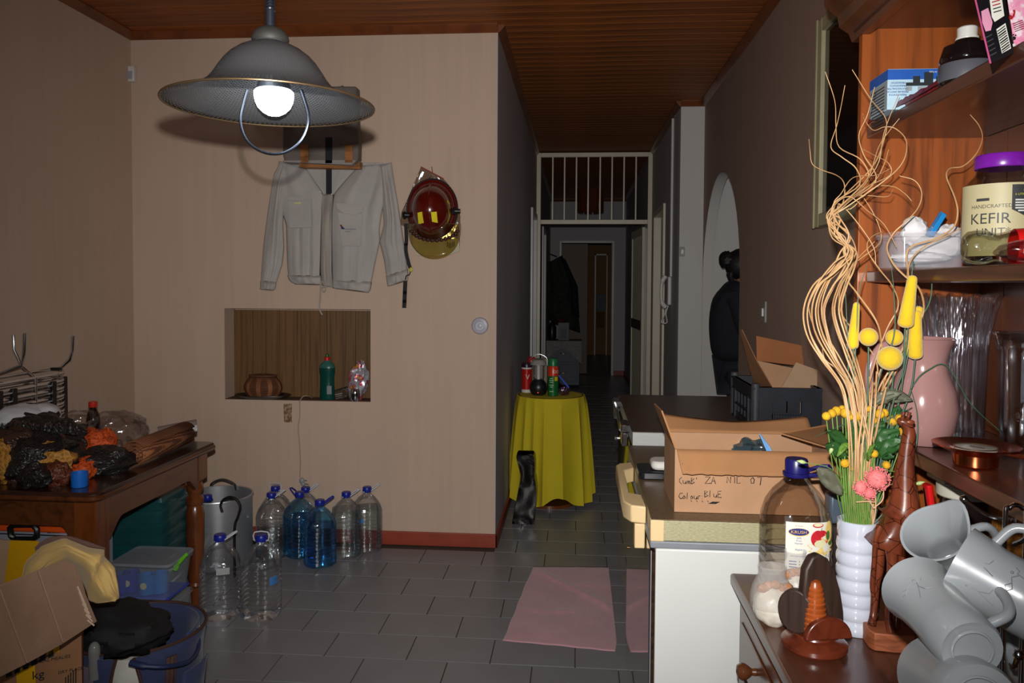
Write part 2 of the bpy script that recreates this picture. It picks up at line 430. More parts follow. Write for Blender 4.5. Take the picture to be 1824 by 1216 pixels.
# hall end wall with its doorway
we = MB().box((XH, YE, 0), (-.26, YE+.12, ZC)).box((.56, YE, 0), (XG, YE+.12, ZC)).box((-.26, YE, 2.1), (.56, YE+.12, ZC))
struct('wall_hall_end', we, 'wall_grey')
struct('wall_far_room', MB().box((-1.2, 16.2, 0), (.36, 16.3, ZC)).box((.62, 16.2, 0), (1.6, 16.3, ZC)).box((.36, 16.2, 2.05), (.62, 16.3, ZC))
       .box((-1.3, YE+.12, 0), (-1.2, 16.3, ZC)).box((1.6, YE+.12, 0), (1.7, 16.3, ZC)).box((.3, 16.4, 0), (.7, 16.42, 2.2)), 'wall_tan')

def door_frame(name, pts, w, mat='white_gloss'):
    pass
# painted steel door frames
def frame_x(name, X, s, y0, y1, z1, mat):
    """door lining in a wall whose face is X; s = +1 when the hall lies at +X"""
    w_ = .045; pr = .02
    mb = MB()
    for a, b in ((y0-w_, y0+.012), (y1-.012, y1+w_)): mb.box((X-s*.11, a, 0), (X+s*pr, b, z1+w_))
    mb.box((X-s*.11, y0, z1-.012), (X+s*pr, y1, z1+w_))
    return struct(name, mb, mat, bevel=.004)
d1 = frame_x('door_1', XH, 1, 7.28, 8.0, 2.1, 'white_gloss'); d2 = frame_x('door_2', XH, 1, 9.6, 10.35, 2.1, 'white_gloss')
d3 = frame_x('door_3', XG, -1, 6.95, 7.75, 2.1, 'cream_gloss'); d4 = frame_x('door_4', XG, -1, 8.35, 9.15, 2.1, 'white_gloss')
MB().box((XH-.09, 7.3, .01), (XH-.05, 7.98, 2.08)).build('door_leaf', 'door_paint', d1, bevel=.003)
MB().box((XH-.09, 9.62, .01), (XH-.05, 10.33, 2.08)).build('door_leaf', 'door_paint', d2, bevel=.003)
MB().box((XG+.05, 6.97, .01), (XG+.09, 7.73, 2.08)).build('door_leaf', 'door_paint', d3, bevel=.003)
MB().box((XG+.05, 8.37, .01), (XG+.09, 9.13, 2.08)).build('door_leaf', 'door_paint', d4, bevel=.003)
mb = MB()
for a, b in ((-.285, -.248), (.548, .585)): mb.box((a, YE-.03, 0), (b, YE+.12, 2.14))
mb.box((-.248, YE-.03, 2.1), (.548, YE+.12, 2.14))
d5 = struct('door_5', mb, 'white_gloss', bevel=.004)
MB().box((-.245, YE+.05, .02), (.165, YE+.09, 2.09)).build('door_leaf', 'door_tan' if 0 else M_('door_tan', C(112, 92, 74), .5), d5)
mb = MB()
for a, b in ((.36, .385), (.6, .62)): mb.box((a, 16.17, 0), (b, 16.3, 2.08))
mb.box((.36, 16.17, 2.05), (.62, 16.3, 2.08))
struct('door_6', mb, 'white_gloss')
# cornices
def cornice(name, a, b):
    a = Vector(a); b = Vector(b); d = (b-a).normalized(); s = Vector((-d.y, d.x, 0))
    m = Matrix((s, Vector((0, 0, 1)), d)).transposed().to_4x4(); m.translation = a
    L = (b-a).length
    pr = [(0, 0), (.035, 0), (.035, -.008), (.012, -.036), (0, -.042)]
    struct(name, MB().prism(pr, 0, L, m), 'cornice_wood')
cornice('trim_1', (XH, YB, ZC), (XL, YB, ZC)); 
cornice('trim_2', (XL, YB, ZC), (XL, YF, ZC)); cornice('trim_3', (XR, YF, ZC), (XR, YC, ZC))
cornice('trim_4', (XH, YE, ZC), (XH, YB, ZC)); cornice('trim_5', (XG, YC, ZC), (XG, YE, ZC)); cornice('trim_6', (XR, YC, ZC), (XG, YC, ZC))
cornice('trim_7', (XG, YE, ZC), (XH, YE, ZC))
for a, b in ():pass
def skirt(name, a, b, mat='skirting_paint'): struct(name, MB().box(a, b), mat, bevel=.003)
skirt('baseboard_back', (XL, YB-.012, 0), (XH+.012, YB, .075)); skirt('baseboard_hall_left', (XH, YB-.012, 0), (XH+.012, 7.23, .075))
skirt('baseboard_hall_left_far', (XH, 8.05, 0), (XH+.012, 9.55, .075)); skirt('baseboard_left', (XL, YF, 0), (XL+.012, YB-.012, .075))
skirt('baseboard_hall_end', (.59, YE-.012, 0), (XG, YE, .075)); skirt('baseboard_pier', (XG-.012, YC-.012, 0), (XR, YC, .075))
skirt('baseboard_hall_right', (XG-.012, YC, 0), (XG, 6.9, .075)); skirt('baseboard_hall_right_far', (XG-.012, 9.2, 0), (XG, YE-.012, .075))
# ================================================================ pendant lamp
PL = at(482, 188, 1.5)
M_('shade_metal', C(128, 134, 138), .4, .08)
def perforated(name, ca, hole, metal=.5):
    m, k, p = newmat(name); sx = k.add('ShaderNodeSeparateXYZ'); tc = k.add('ShaderNodeTexCoord'); k.l.new(tc.outputs['Object'], sx.inputs[0])
    ang = k.math('ARCTAN2', sx.outputs[1], sx.outputs[0])
    a = k.math('SINE', k.math('MULTIPLY', ang, 60)); rr = k.math('SQRT', k.math('ADD', k.math('MULTIPLY', sx.outputs[0], sx.outputs[0]), k.math('MULTIPLY', sx.outputs[1], sx.outputs[1])))
    b = k.math('SINE', k.math('MULTIPLY', k.math('SUBTRACT', sx.outputs[2], rr), 950))
    h = k.math('GREATER_THAN', k.math('MULTIPLY', a, b), .3)
    out = k.n['Material Output']; tr = k.add('ShaderNodeBsdfTransparent'); mx = k.add('ShaderNodeMixShader')
    k.l.new(k.math('MULTIPLY', h, hole), mx.inputs[0]); k.l.new(p.outputs[0], mx.inputs[1]); k.l.new(tr.outputs[0], mx.inputs[2]); k.l.new(mx.outputs[0], out.inputs[0])
    p.inputs['Base Color'].default_value = ca; p.inputs['Roughness'].default_value = .45; p.inputs['Metallic'].default_value = metal
    MATS[name] = m
perforated('perforated_metal', C(84, 84, 86), .9, .25)
M_('rim_brass', C(130, 106, 78), .35, .1, metal=.8)
M_('bulb_glow', C(235, 240, 255), .4, 0, emit=((.86, .95, 1.0, 1), 9.0))
M_('cord_dark', C(34, 38, 48), .35)
lamp = thing('pendant_lamp', 'bell-shaped perforated metal pendant lamp with a lit bulb, hanging before the back wall', 'lamp', PL)
ML = T(*PL)
mb = MB().open(); mb.lathe([(.2, 0), (.18, .005), (.155, .014), (.134, .026), (.119, .038), (.109, .05), (.099, .066), (.088, .082), (.076, .095), (.06, .107), (.044, .115), (.032, .12), (.031, .126)], 72, ML)
mb.build('shade', 'perforated_metal', lamp, solid=.0012)
MB().tube([PL+Vector((.2*math.cos(a), .2*math.sin(a), 0)) for a in [2*PI*i/64 for i in range(64)]], .0022, 8, True).build('rim', 'rim_brass', lamp)
MB().lathe([(.034, .122), (.036, .128), (.033, .138), (.024, .147), (.012, .152), (.0001, .153)], 24, ML).build('cap', M_('cap_grey', C(52, 50, 48), .6), lamp)
MB().lathe([(.009, .15), (.009, .185)], 14, ML).lathe([(.0055, .18), (.0055, ZC-PL.z)], 10, ML).build('stem', 'cord_dark', lamp)
pts = []
n = 520
L0, L1 = .182, .42
for i in range(n): 
    a = 2*PI*i/12; pts.append(PL+Vector((.0085*math.cos(a), .0085*math.sin(a), L0+(L1-L0)*i/n)))
MB().tube(pts, .0018, 5).build('coil', 'cord_dark', lamp)
MB().lathe([(.05, ZC-PL.z-.03), (.045, ZC-PL.z-.008), (.05, ZC-PL.z-.0005)], 20, ML).build('ceiling_rose', 'cord_dark', lamp)
BC = at(488, 168, 1.5)
MB().lathe([(.0001, -.042), (.012, -.0405), (.022, -.035), (.031, -.026), (.036, -.015), (.038, -.004), (.038, .004), (.034, .008)], 28, T(*BC)).build('bulb', 'bulb_glow', lamp)
MB().lathe([(.034, .007), (.028, .03), (.02, .05), (.014, .06), (.014, .1)], 20, T(*BC)).build('bulb_socket', M_('socket_grey', C(80, 84, 90), .4), lamp)
lp = bpy.data.lights.new('pendant_bulb_light', 'POINT'); lp.energy = .5; lp.color = (.82, .92, 1); lp.shadow_soft_size = .03
lo = bpy.data.objects.new('pendant_bulb_light', lp); COL.objects.link(lo); lo.location = BC+Vector((0, 0, -.062))
lp2 = bpy.data.lights.new('pendant_bulb_upper_light', 'POINT'); lp2.energy = .1; lp2.color = (.82, .92, 1); lp2.shadow_soft_size = .02
lo2 = bpy.data.objects.new('pendant_bulb_upper_light', lp2); COL.objects.link(lo2); lo2.location = BC+Vector((0, -.055, .03))
rg = [at(x, y, 1.5) for x, y in [(440, 160), (433, 185), (428, 212), (432, 235), (442, 253), (460, 267), (482, 274), (506, 272), (527, 260), (541, 243), (549, 220), (549, 200), (543, 178), (537, 160)]]
MB().tube(smooth_path(rg, 5), .0028, 8).build('pull_ring', M_('ring_steel', C(60, 66, 76), .3, metal=.9), lamp)

# ================================================================ things on the back wall
def wp(x, y, d=.004): return at(x, y, YB-d)
# motion sensor
s = wp(235, 133)
t = thing('motion_sensor', 'small white motion sensor high in the left corner of the back wall', 'sensor', s)
MB().box((s.x-.026, YB-.03, s.z-.043), (s.x+.026, YB-.001, s.z+.043)).build('housing', 'white_gloss', t, bevel=.006)
MB().box((s.x-.018, YB-.036, s.z-.03), (s.x+.018, YB-.03, s.z+.012)).build('lens', M_('sensor_lens', C(150, 155, 165), .3), t, bevel=.003)
# round plate
s = wp(855, 580)
MB().lathe([(.046, 0), (.046, .006), (.04, .014), (.026, .017), (.024, .013), (.012, .013), (.01, .017), (.0001, .018)], 36, TR((s.x, YB-.0005, s.z), PI/2)).build('round_wall_plate', M_('plate_white', C(178, 178, 190), .35), base=(s.x, YB-.0005, s.z))
tag(bpy.data.objects['round_wall_plate'], 'round pale grey plastic plate on the beige wall near its right corner', 'wall plate')
# brown sticker under the niche
s = wp(512, 737)
m, k, p = newmat('torn_tape'); k.l.new(k.ramp(k.noise(k.tex(), 60, 3), [(.45, C(120, 86, 52)), (.6, C(176, 152, 130))]), p.inputs['Base Color']); p.inputs['Roughness'].default_value = .5; MATS['torn_tape'] = m
mb = MB(); q = [wp(505, 719), wp(520, 719), wp(519, 738), wp(520, 752), wp(506, 752), wp(505, 735)]
tag(mb.quadbox([(a.x, YB-.0005, a.z) for a in q], (0, -.0015, 0)).build('tape_strip', 'torn_tape', base=(s.x, YB-.0005, s.z)), 'torn strip of brown tape on the wall below the niche', 'tape')
# hanging cable with plug
M_('cable_beige', C(158, 146, 128), .5)
cb = thing('hanging_cable', 'thin beige cable with a plug hanging down the wall from the niche', 'cable', wp(540, 715))
pts = [at(556, 708, YB+.05), at(548, 705, YB+.0), wp(540, 706, .012), wp(534, 716, .01), wp(534, 740, .008), wp(531, 762, .008), wp(533, 785, .008), wp(535, 820, .008), wp(534, 850, .008)]
MB().tube(smooth_path(pts, 6), .0028, 8).build('cord', 'cable_beige', cb)
a = wp(536, 852, .012); mb = MB(); mb.ball((a.x+.005, a.y, a.z-.012), (.015, .011, .018), 12, 8)
mb.ball((a.x+.012, a.y, a.z-.03), (.013, .01, .011), 12, 8).build('plug', M_('plug_grey', C(150, 150, 152), .4), cb)
mb = MB()
for dx, dz in ((.02, -.008), (.03, -.028), (.022, -.04)): mb.tube([(a.x+dx-.008, a.y, a.z+dz), (a.x+dx+.014, a.y, a.z+dz-.004)], .003, 8)
mb.build('plug_pins', 'steel', cb)

# jacket ---------------------------------------------------------
M_('jacket_cloth', C(178, 174, 171), .85, .07, 6, sheen=.2, bump=.25, bscale=22)
M_('seam_cloth', C(170, 162, 154), .85, .08)
def cloth_outline(outl, depth, fold, inset=.6, yb=.012, seed=0, nu=34, nv=34):
    """cloth filling a closed wall outline: left and right borders per height are interpolated, puffed and folded"""
    L, Rr = outl
    def side(P, t):
        k = t*(len(P)-1); i = min(int(k), len(P)-2); f = k-i
        return P[i][0]+(P[i+1][0]-P[i][0])*f, P[i][1]+(P[i+1][1]-P[i][1])*f
    def fn(u, v):
        a = side(L, v); b = side(Rr, v); x = a[0]+(b[0]-a[0])*u; y = a[1]+(b[1]-a[1])*u
        e = math.sin(PI*min(max(u, 0), 1))**.5*min(1, 3*min(v+.15, 1.15-v))
        d = yb+depth*e*(.7+.6*ns(u*2.4+seed, v*1.1, seed))+fold*e*ns(u*7+seed, v*1.6, seed*2)+.25*fold*e*ns(u*18, v*6, seed)
        return at(x, y, YB-max(d, .006))
    return MB().grid(fn, nu, nv)
jc = at(588, 400, YB)
jk = thing('jacket', 'off-white button-up work jacket hanging open-necked on the back wall', 'jacket', (jc.x, YB, jc.z))
cloth_outline(([(497, 287), (492, 320), (496, 360), (510, 400), (511, 440), (512, 470), (514, 497), (526, 505)], [(545, 300), (562, 325), (576, 345), (574, 380), (572, 420), (571, 460), (570, 490), (571, 503)]), .045, .012, seed=1).build('front_left', 'jacket_cloth', jk, solid=.002)
cloth_outline(([(640, 295), (618, 318), (595, 345), (590, 380), (590, 420), (591, 460), (592, 495), (592, 512)], [(695, 291), (692, 330), (680, 380), (676, 408), (677, 430), (668, 470), (662, 500), (656, 520)]), .045, .014, seed=4).build('front_right', 'jacket_cloth', jk, solid=.002)
cloth_outline(([(572, 346), (572, 380), (571, 430), (570, 480), (572, 508)], [(594, 346), (592, 380), (592, 430), (592, 480), (594, 512)]), .05, .004, seed=2, nu=10).build('placket', 'seam_cloth', jk, solid=.003)
cloth_outline(([(500, 288), (488, 310), (478, 370), (470, 430), (466, 480), (464, 512)], [(512, 305), (506, 350), (504, 400), (506, 440), (503, 470), (488, 516)]), .05, .009, seed=7).build('sleeve', 'jacket_cloth', jk, solid=.002)
cloth_outline(([(676, 295), (680, 340), (684, 400), (676, 430), (684, 462), (691, 510)], [(697, 289), (700, 310), (710, 370), (719, 430), (725, 470), (725, 498)]), .05, .009, seed=9).build('sleeve', 'jacket_cloth', jk, solid=.002)
cloth_outline(([(497, 287), (520, 296), (540, 300), (560, 325), (575, 346)], [(697, 290), (670, 296), (648, 298), (625, 318), (597, 346)]), .006, .008, seed=12, yb=.006).build('back_panel', 'jacket_cloth', jk, solid=.002)
for nm, pl in (('cuff', ([(464, 500), (464, 512), (463, 515)], [(492, 502), (490, 514), (486, 517)])), ('cuff', ([(688, 492), (690, 505), (691, 510)], [(726, 478), (727, 492), (726, 499)])),
               ('waistband', ([(512, 490), (516, 500), (526, 506)], [(572, 491), (573, 502), (573, 507)])), ('waistband', ([(592, 497), (592, 508), (593, 513)], [(662, 502), (660, 515), (656, 521)]))):
    cloth_outline(pl, .05, .012, seed=3, nu=24, nv=5, yb=.018).build(nm, 'jacket_cloth', jk, solid=.004)
def patch(nm, q, d, mat, th=.004, par=jk):
    q = [at(x, y, YB-d) for x, y in q]; MB().quadbox([(a.x, a.y, a.z) for a in q], (0, -th, 0)).build(nm, mat, par, bevel=.0015)
patch('pocket_flap', [(598, 361), (648, 365), (645, 378), (632, 384), (612, 380), (601, 372)], .068, 'jacket_cloth')
patch('pocket', [(601, 378), (645, 381), (642, 438), (610, 438)], .062, 'jacket_cloth')
patch('pocket', [(512, 355), (554, 353), (555, 405), (516, 406)], .058, 'jacket_cloth')
patch('pocket_flap', [(511, 350), (555, 348), (554, 354), (535, 358), (513, 357)], .064, 'jacket_cloth')
patch('pocket_label', [(525, 360), (536, 359), (536, 364), (525, 364)], .066, M_('pale_yellow', C(210, 206, 150), .8))
lg = at(607, 405, YB-.072)
M_('ink_navy', C(40, 44, 92), .7); M_('ink_black', C(20, 20, 22), .6); M_('ink_red', C(170, 30, 34), .6)
e = MB(); q = [at(x, y, YB-.073) for x, y in [(607, 404), (611, 404), (615, 408), (608, 408)]]; e.quadbox(q, (0, -.0008, 0)).build('emblem', 'ink_navy', jk); MB().quadbox([at(x, y, YB-.073) for x, y in [(605, 400), (608, 400), (611, 404), (607, 404)]], (0, -.0008, 0)).build('emblem_tip', M_('ink_darkred', C(120, 30, 30), .6), jk)
a = at(615, 409, YB-.0735)
FW = lambda P: Matrix(((1, 0, 0, P.x), (0, 0, -1, P.y), (0, 1, 0, P.z), (0, 0, 0, 1)))   # text facing -Y
txt('SOUTH AFRICAN', .0055, FW(a), 'ink_navy', jk, align='LEFT', sx=.95); a = at(615, 413, YB-.0735); txt('TECHNICAL', .004, FW(a), 'ink_navy', jk, align='LEFT')
for x, y in ((571, 342), (591, 346)): 
    a = at(x, y, YB-.06); MB().lathe([(.0045, 0), (.0045, .003), (.003, .004), (.0001, .0035)], 12, TR(a, PI/2)).build('button', 'white_gloss', jk)
pts = [at(x, y, YB-d) for x, y, d in [(572, 500, .06), (571, 515, .05), (570, 535, .02), (569, 550, .015), (574, 561, .012)]]
MB().tube(smooth_path(pts, 6), .0042, 8).build('drawstring', 'seam_cloth', jk)
pts = [at(x, y, YB-d) for x, y, d in [(574, 500, .06), (580, 512, .055), (577, 520, .05), (574, 512, .05), (585, 509, .052)]]
MB().tube(smooth_path(pts, 6), .0035, 8).build('drawstring', 'seam_cloth', jk)
st = thing('strap', 'black strap hanging down inside the open neck of the white jacket', 'strap', at(586, 303, YB-.02))
MB().quadbox([at(581, 300, YB-.02), at(591, 300, YB-.02), at(591, 346, YB-.02), at(581, 346, YB-.02)], (0, -.003, 0)).build('webbing', 'black_rubber', st)
# grey veil bag on its wooden rod
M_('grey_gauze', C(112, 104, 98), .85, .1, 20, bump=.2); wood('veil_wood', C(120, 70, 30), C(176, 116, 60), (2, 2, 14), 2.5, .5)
vl = thing('folded_bag', 'grey cloth box bag with wooden bars hanging above the white jacket, shaded by the lamp', 'bag', at(580, 160, YB))
def vb(nm, pl, d0, d1, mat, **kw): MB().quadbox([at(x, y, YB-d0) for x, y in pl], (0, -(d1-d0), 0)).build(nm, mat, vl, **kw)
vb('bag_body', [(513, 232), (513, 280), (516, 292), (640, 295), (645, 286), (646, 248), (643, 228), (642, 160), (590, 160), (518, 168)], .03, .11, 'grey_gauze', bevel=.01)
vb('hem', [(514, 290), (516, 293), (634, 298), (642, 291), (640, 289)], .028, .114, M_('hem_grey', C(150, 145, 142), .8), bevel=.002)
for x0 in (536, 615): vb('wooden_bar', [(x0, 258), (x0+14, 258), (x0+14, 290), (x0, 290)], .108, .116, 'veil_wood', bevel=.001)
vb('wooden_bar', [(537, 292), (646, 290), (646, 303), (540, 301)], .02, .075, 'veil_wood', bevel=.002)
vb('dark_strap', [(580, 245), (592, 245), (592, 291), (580, 291)], .109, .114, 'black_rubber')
pts = [at(x, y, YB-.05) for x, y in [(583, 158), (600, 155), (611, 153), (611, 158), (606, 160)]]
MB().tube(smooth_path(pts, 5), .002, 6).build('hook', 'steel', vl)

# fire helmet ------------------------------------------------------
HC = at(770, 368, YB-.12)
M_('helmet_red', C(92, 14, 8), .22, .1, coat=.6); M_('reflective_yellow', C(250, 236, 50), .4, .02, emit=None)
hm = thing('fire_helmet', 'dark red fire helmet with yellow patches and a drop-down visor, hung on the wall', 'helmet', at(770, 330, YB))
k_ = 4.15/1391*1.0
HX = TR(HC, 0, 0, rad(-4))
def hp(x, y, d): return at(x, y, YB-d)
# brim (oval ring against the wall), dome standing out from it
mb = MB()
def brim(u, v):
    a = 2*PI*u; r = .8+.22*v; zz = .155 if math.sin(a) < 0 else .142
    return at(770+r*44*math.cos(a), 372-r*52*math.sin(a), YB-.05-.03*(1-v)**2)
mb.grid(brim, 40, 5).build('brim', 'helmet_red', hm, solid=.004)
MB().tube([brim(i/48, 1.0) for i in range(48)], .0045, 8, True).build('brim_edge', 'black_rubber', hm)
MB().ball((0, 0, 0), 1, 32, 20, Matrix.Translation(at(770, 375, YB-.07)) @ Matrix.Diagonal((.108, .15, .132, 1))).build('shell', 'helmet_red', hm)
MB().tube([at(770, 375, YB-.07)+Vector((0, -.1515*math.cos(a), .1335*math.sin(a))) for a in [rad(-70+8*i) for i in range(18)]], .007, 8).build('ridge', 'helmet_red', hm)
def on_shell(px, py, lift=.0015):
    c = at(770, 375, YB-.07); d = ray(px, py); o_ = Vector((0, 0, EYE)); S = Vector((.108, .15, .132))
    oo = Vector(((o_-c).x/S.x, (o_-c).y/S.y, (o_-c).z/S.z)); dd = Vector((d.x/S.x, d.y/S.y, d.z/S.z))
    A = dd.dot(dd); B = 2*oo.dot(dd); Cc = oo.dot(oo)-1; D = max(B*B-4*A*Cc, 0); t = (-B-math.sqrt(D))/(2*A)
    return o_+d*(t-lift)
for q in ([(744, 379), (752, 377), (755, 397), (746, 399)], [(768, 378), (778, 377), (780, 397), (770, 395)], [(796, 355), (801, 362), (802, 384), (797, 397), (799, 376)]):
    q = [on_shell(*a, .004) for a in q]; MB().quadbox([v_+Vector((0, -.006, 0)) for v_ in q], (0, .012, 0)).build('reflective_patch', 'reflective_yellow', hm)
clear('amber_visor', (.86, .8, .58, 1), .07, .1, .2, 10, 1.3)
def vis(u, v):
    a = PI*(.02+.96*u); x = 774-47*math.cos(a)*(1-.0*v)
    y0 = 398; y1 = 398+(461-398)*math.sin(a)**.75
    return at(x, y0+(y1-y0)*v, YB-.05-.09*math.sin(a)*(1-.3*v))
MB().grid(vis, 24, 8).build('visor', 'amber_visor', hm, solid=.002)
for x0, x1, y in ((718, 730, 383), (806, 820, 376)):
    a = at(x0, y, YB-.07); b = at(x1, y, YB-.07); MB().tube([a, b], [.017, .012], 14).tube([a, a+(b-a)*.35], .021, 8).build('visor_knob', 'black_plastic', hm)
mb = MB()
for i in range(14):
    a = PI*(.12+.76*i/13); x = 774-44*math.cos(a); y = 402+26*math.sin(a); p_ = at(x, y, YB-.13); mb.ball(p_, (.012, .006, .009), 8, 5)
mb.build('visor_trim', M_('visor_trim', C(60, 20, 18), .5), hm)
mb = MB(); mb.tube(smooth_path([hp(769, 297, .004), hp(770, 306, .012), hp(768, 314, .02), hp(764, 318, .03), hp(768, 323, .04), hp(773, 318, .03)], 4), .0022, 6)
mb.build('hook', 'steel', hm)
mb = MB()
def ribbon(pts, w_, th=.0015):
    m = MB(); P = smooth_path(pts, 6)
    for a, b in zip(P, P[1:]): 
        s_ = Vector((w_/2, 0, 0)); m.quadbox([a-s_, a+s_, b+s_, b-s_], (0, -th, 0))
    return m
ribbon([hp(723, 398, .05), hp(724, 425, .05), hp(723, 445, .05), hp(727, 465, .045), hp(731, 478, .04)], .02).build('chin_strap', 'black_rubber', hm)
MB().ball(hp(732, 480, .045), (.009, .006, .014), 8, 6).build('strap_buckle', M_('buckle_yellow', C(200, 190, 40), .4), hm)
MB().tube(smooth_path([hp(731, 483, .045), hp(729, 489, .045), hp(724, 491, .05), hp(722, 498, .05)], 5), .003, 6).build('cord', 'black_rubber', hm)
ribbon([hp(722, 500, .07), hp(721, 525, .065), hp(720, 548, .06)], .022).build('strap_end', 'black_rubber', hm)
pb = MB(); 
def pbag(u, v):
    L = [(750, 297), (738, 325), (728, 350), (715, 378), (713, 400), (724, 405)]; Rr = [(790, 318), (800, 330), (812, 355), (820, 385), (819, 430), (818, 447)]
    k = v*5; i = min(int(k), 4); f = k-i; a = [L[i][j]+(L[i+1][j]-L[i][j])*f for j in (0, 1)]; b = [Rr[i][j]+(Rr[i+1][j]-Rr[i][j])*f for j in (0, 1)]
    return at(a[0]+(b[0]-a[0])*u, a[1]+(b[1]-a[1])*u, YB-.02-.015*ns(u*5, v*5, 3)-.012*math.sin(PI*u))
o = MB().grid(pbag, 20, 20).build('plastic_bag', clear('dull_bag', (.8, .77, .74, 1), .07, .15, 1, 16, 1.3), base=tuple(at(770, 320, YB-.02)), solid=.0006)
tag(o, 'crumpled clear plastic bag with a red zip edge, hanging behind the fire helmet', 'bag')
pz = bpy.data.objects['plastic_bag']; MB().tube([pbag(u/10, 0) for u in range(11)], .003, 6).build('zip_edge', M_('zip_red', C(170, 84, 74), .5), pz)
cd_ = MB().quadbox([at(x, y, YB-.035) for x, y in [(733, 440), (740, 425), (818, 425), (818, 447), (800, 455), (742, 455)]], (0, -.002, 0)).build('paper_card', M_('card_white', C(190, 184, 160), .7), base=tuple(at(780, 440, YB-.035)))
tag(cd_, 'off-white printed card behind the amber visor of the helmet', 'card')
mb = MB()
for i in range(5): a = at(797+i*3, 436+2*math.sin(i), YB-.0385); mb.box((a.x-.002, a.y-.0006, a.z-.012), (a.x+.002, a.y, a.z+.016))
mb.build('print', 'ink_black', cd_)

# ================================================================ things in the niche
NB = NZ0+.004
def nz(px, dep): p_ = at(px, 700, YB+dep); return Vector((p_.x, p_.y, NB))
M_('basket_brown', C(96, 58, 36), .7, .2, 30, bump=.4, bscale=120); M_('basket_tan', C(136, 82, 44), .7, .2, 30, bump=.4, bscale=120)
b0 = nz(470, .03); b0.y = YB+.018
MB().lathe([(.02, .002), (.09, .004), (.13, .012), (.158, .022), (.157, .026), (.12, .016), (.0001, .01)], 36, T(*b0) @ Matrix.Diagonal((1, .58, 1, 1))).build('woven_plate', M_('plate_dark', C(44, 30, 26), .45), base=tuple(b0))
tag(bpy.data.objects['woven_plate'], 'dark shallow wooden plate lying in the wall niche under the basket', 'plate')
bk = thing('lidded_basket', 'squat brown woven basket with a flat lid on the dark plate in the niche', 'basket', b0)
pr = []
for i in range(13):
    z = .014+.0085*i; rr = .068+.038*math.sin(PI*(i+1)/14)
    pr += [(rr, z), (rr+.003, z+.003), (rr, z+.006)]
MBt = T(*b0) @ Matrix.Diagonal((1, .58, 1, 1))
MB().lathe(pr, 36, MBt).build('basket_body', 'basket_brown', bk)
for i in range(10):
    a = 2*PI*i/10+.3
    pts = [Vector((math.cos(a)*(r_+.003), math.sin(a)*(r_+.003), z)) for r_, z in pr[::3]]
    m2 = MB(); 
    for p_, q_ in zip(pts, pts[1:]):
        tt = Vector((-math.sin(a), math.cos(a), 0))*.012; m2.quadbox([p_-tt, p_+tt, q_+tt, q_-tt], (math.cos(a)*.001, math.sin(a)*.001, 0))
    m2.v = [tuple(MBt @ Vector(x)) for x in m2.v]; m2.build('rib', 'basket_tan', bk)
MB().lathe([(.074, .124), (.08, .128), (.08, .133), (.05, .138), (.012, .139), (.01, .143), (.0001, .143)], 36, MBt).build('lid', 'basket_brown', bk)
# green bottle
g0 = nz(583, .05)
bt = thing('dish_soap_bottle', 'dark green plastic bottle with a red and green cap standing in the niche', 'bottle', g0)
M_('green_plastic', C(10, 70, 64), .25, .1); M_('green_clear', C(52, 104, 96), .3)
MB().lathe([(.04, 0), (.042, .006), (.042, .05), (.04, .075), (.04, .13), (.044, .15), (.0445, .175)], 24, T(*g0) @ Matrix.Diagonal((1, .7, 1, 1))).build('bottle_body', 'green_plastic', bt)
MB().lathe([(.0445, .1752), (.043, .185), (.034, .2), (.017, .212), (.016, .216)], 24, T(*g0) @ Matrix.Diagonal((1, .7, 1, 1))).build('bottle_shoulder', 'green_clear', bt)
MB().lathe([(.016, .216), (.016, .233), (.01, .236)], 20, T(*g0)).build('cap', M_('cap_red', C(196, 30, 26), .35), bt)
MB().lathe([(.009, .236), (.01, .246), (.007, .252), (.0001, .253)], 16, T(*g0)).build('cap_tip', M_('tip_green', C(20, 96, 44), .35), bt)
MB().box((g0.x+.008, g0.y-.032, g0.z+.032), (g0.x+.034, g0.y-.0285, g0.z+.078)).build('label', M_('label_grey', C(136, 142, 146), .5), bt)
# foil bag and bottle bit
f0 = nz(637, .05)
m, k, p = newmat('foil_print')
n1 = k.noise(k.tex(), 26, 2); k.l.new(k.ramp(n1, [(.0, C(90, 92, 98)), (.40, C(176, 178, 186)), (.5, C(196, 198, 206)), (.58, C(204, 40, 110)), (.64, C(230, 190, 40)), (.7, C(210, 150, 190))]), p.inputs['Base Color'])
p.inputs['Metallic'].default_value = .5; p.inputs['Roughness'].default_value = .3; MATS['foil_print'] = m
o = MB().ball((0, 0, 0), 1, 28, 22, T(f0.x+.005, f0.y-.004, f0.z+.103) @ Matrix.Rotation(.15, 4, 'Y') @ Matrix.Diagonal((.05, .036, .105, 1)), crumple(3, .3, 3)).build('foil_packet', 'foil_print', base=tuple(f0))
tag(o, 'crumpled silver, pink and yellow foil packet at the right end of the niche', 'packet')
g1 = nz(634, .018); g1.y = YB+.004
o = MB().lathe([(.018, 0), (.024, .01), (.025, .04), (.024, .06), (.018, .068), (.0001, .07)], 20, T(*g1)).build('tin_canister', 'chrome', base=tuple(g1)); tag(o, 'small shiny metal canister in front of the foil packet in the niche', 'canister')
g2 = nz(604, .02); 
o = MB().open().lathe([(.0001, 0), (.026, .001), (.03, .03), (.034, .075)], 20, TR((g2.x-.02, YB+.003, NB+.031), 0, rad(80), rad(20))).build('plastic_cup', 'clear_glass', base=tuple(g2), solid=.001)
tag(o, 'clear plastic cup lying on its side at the front edge of the niche', 'cup')
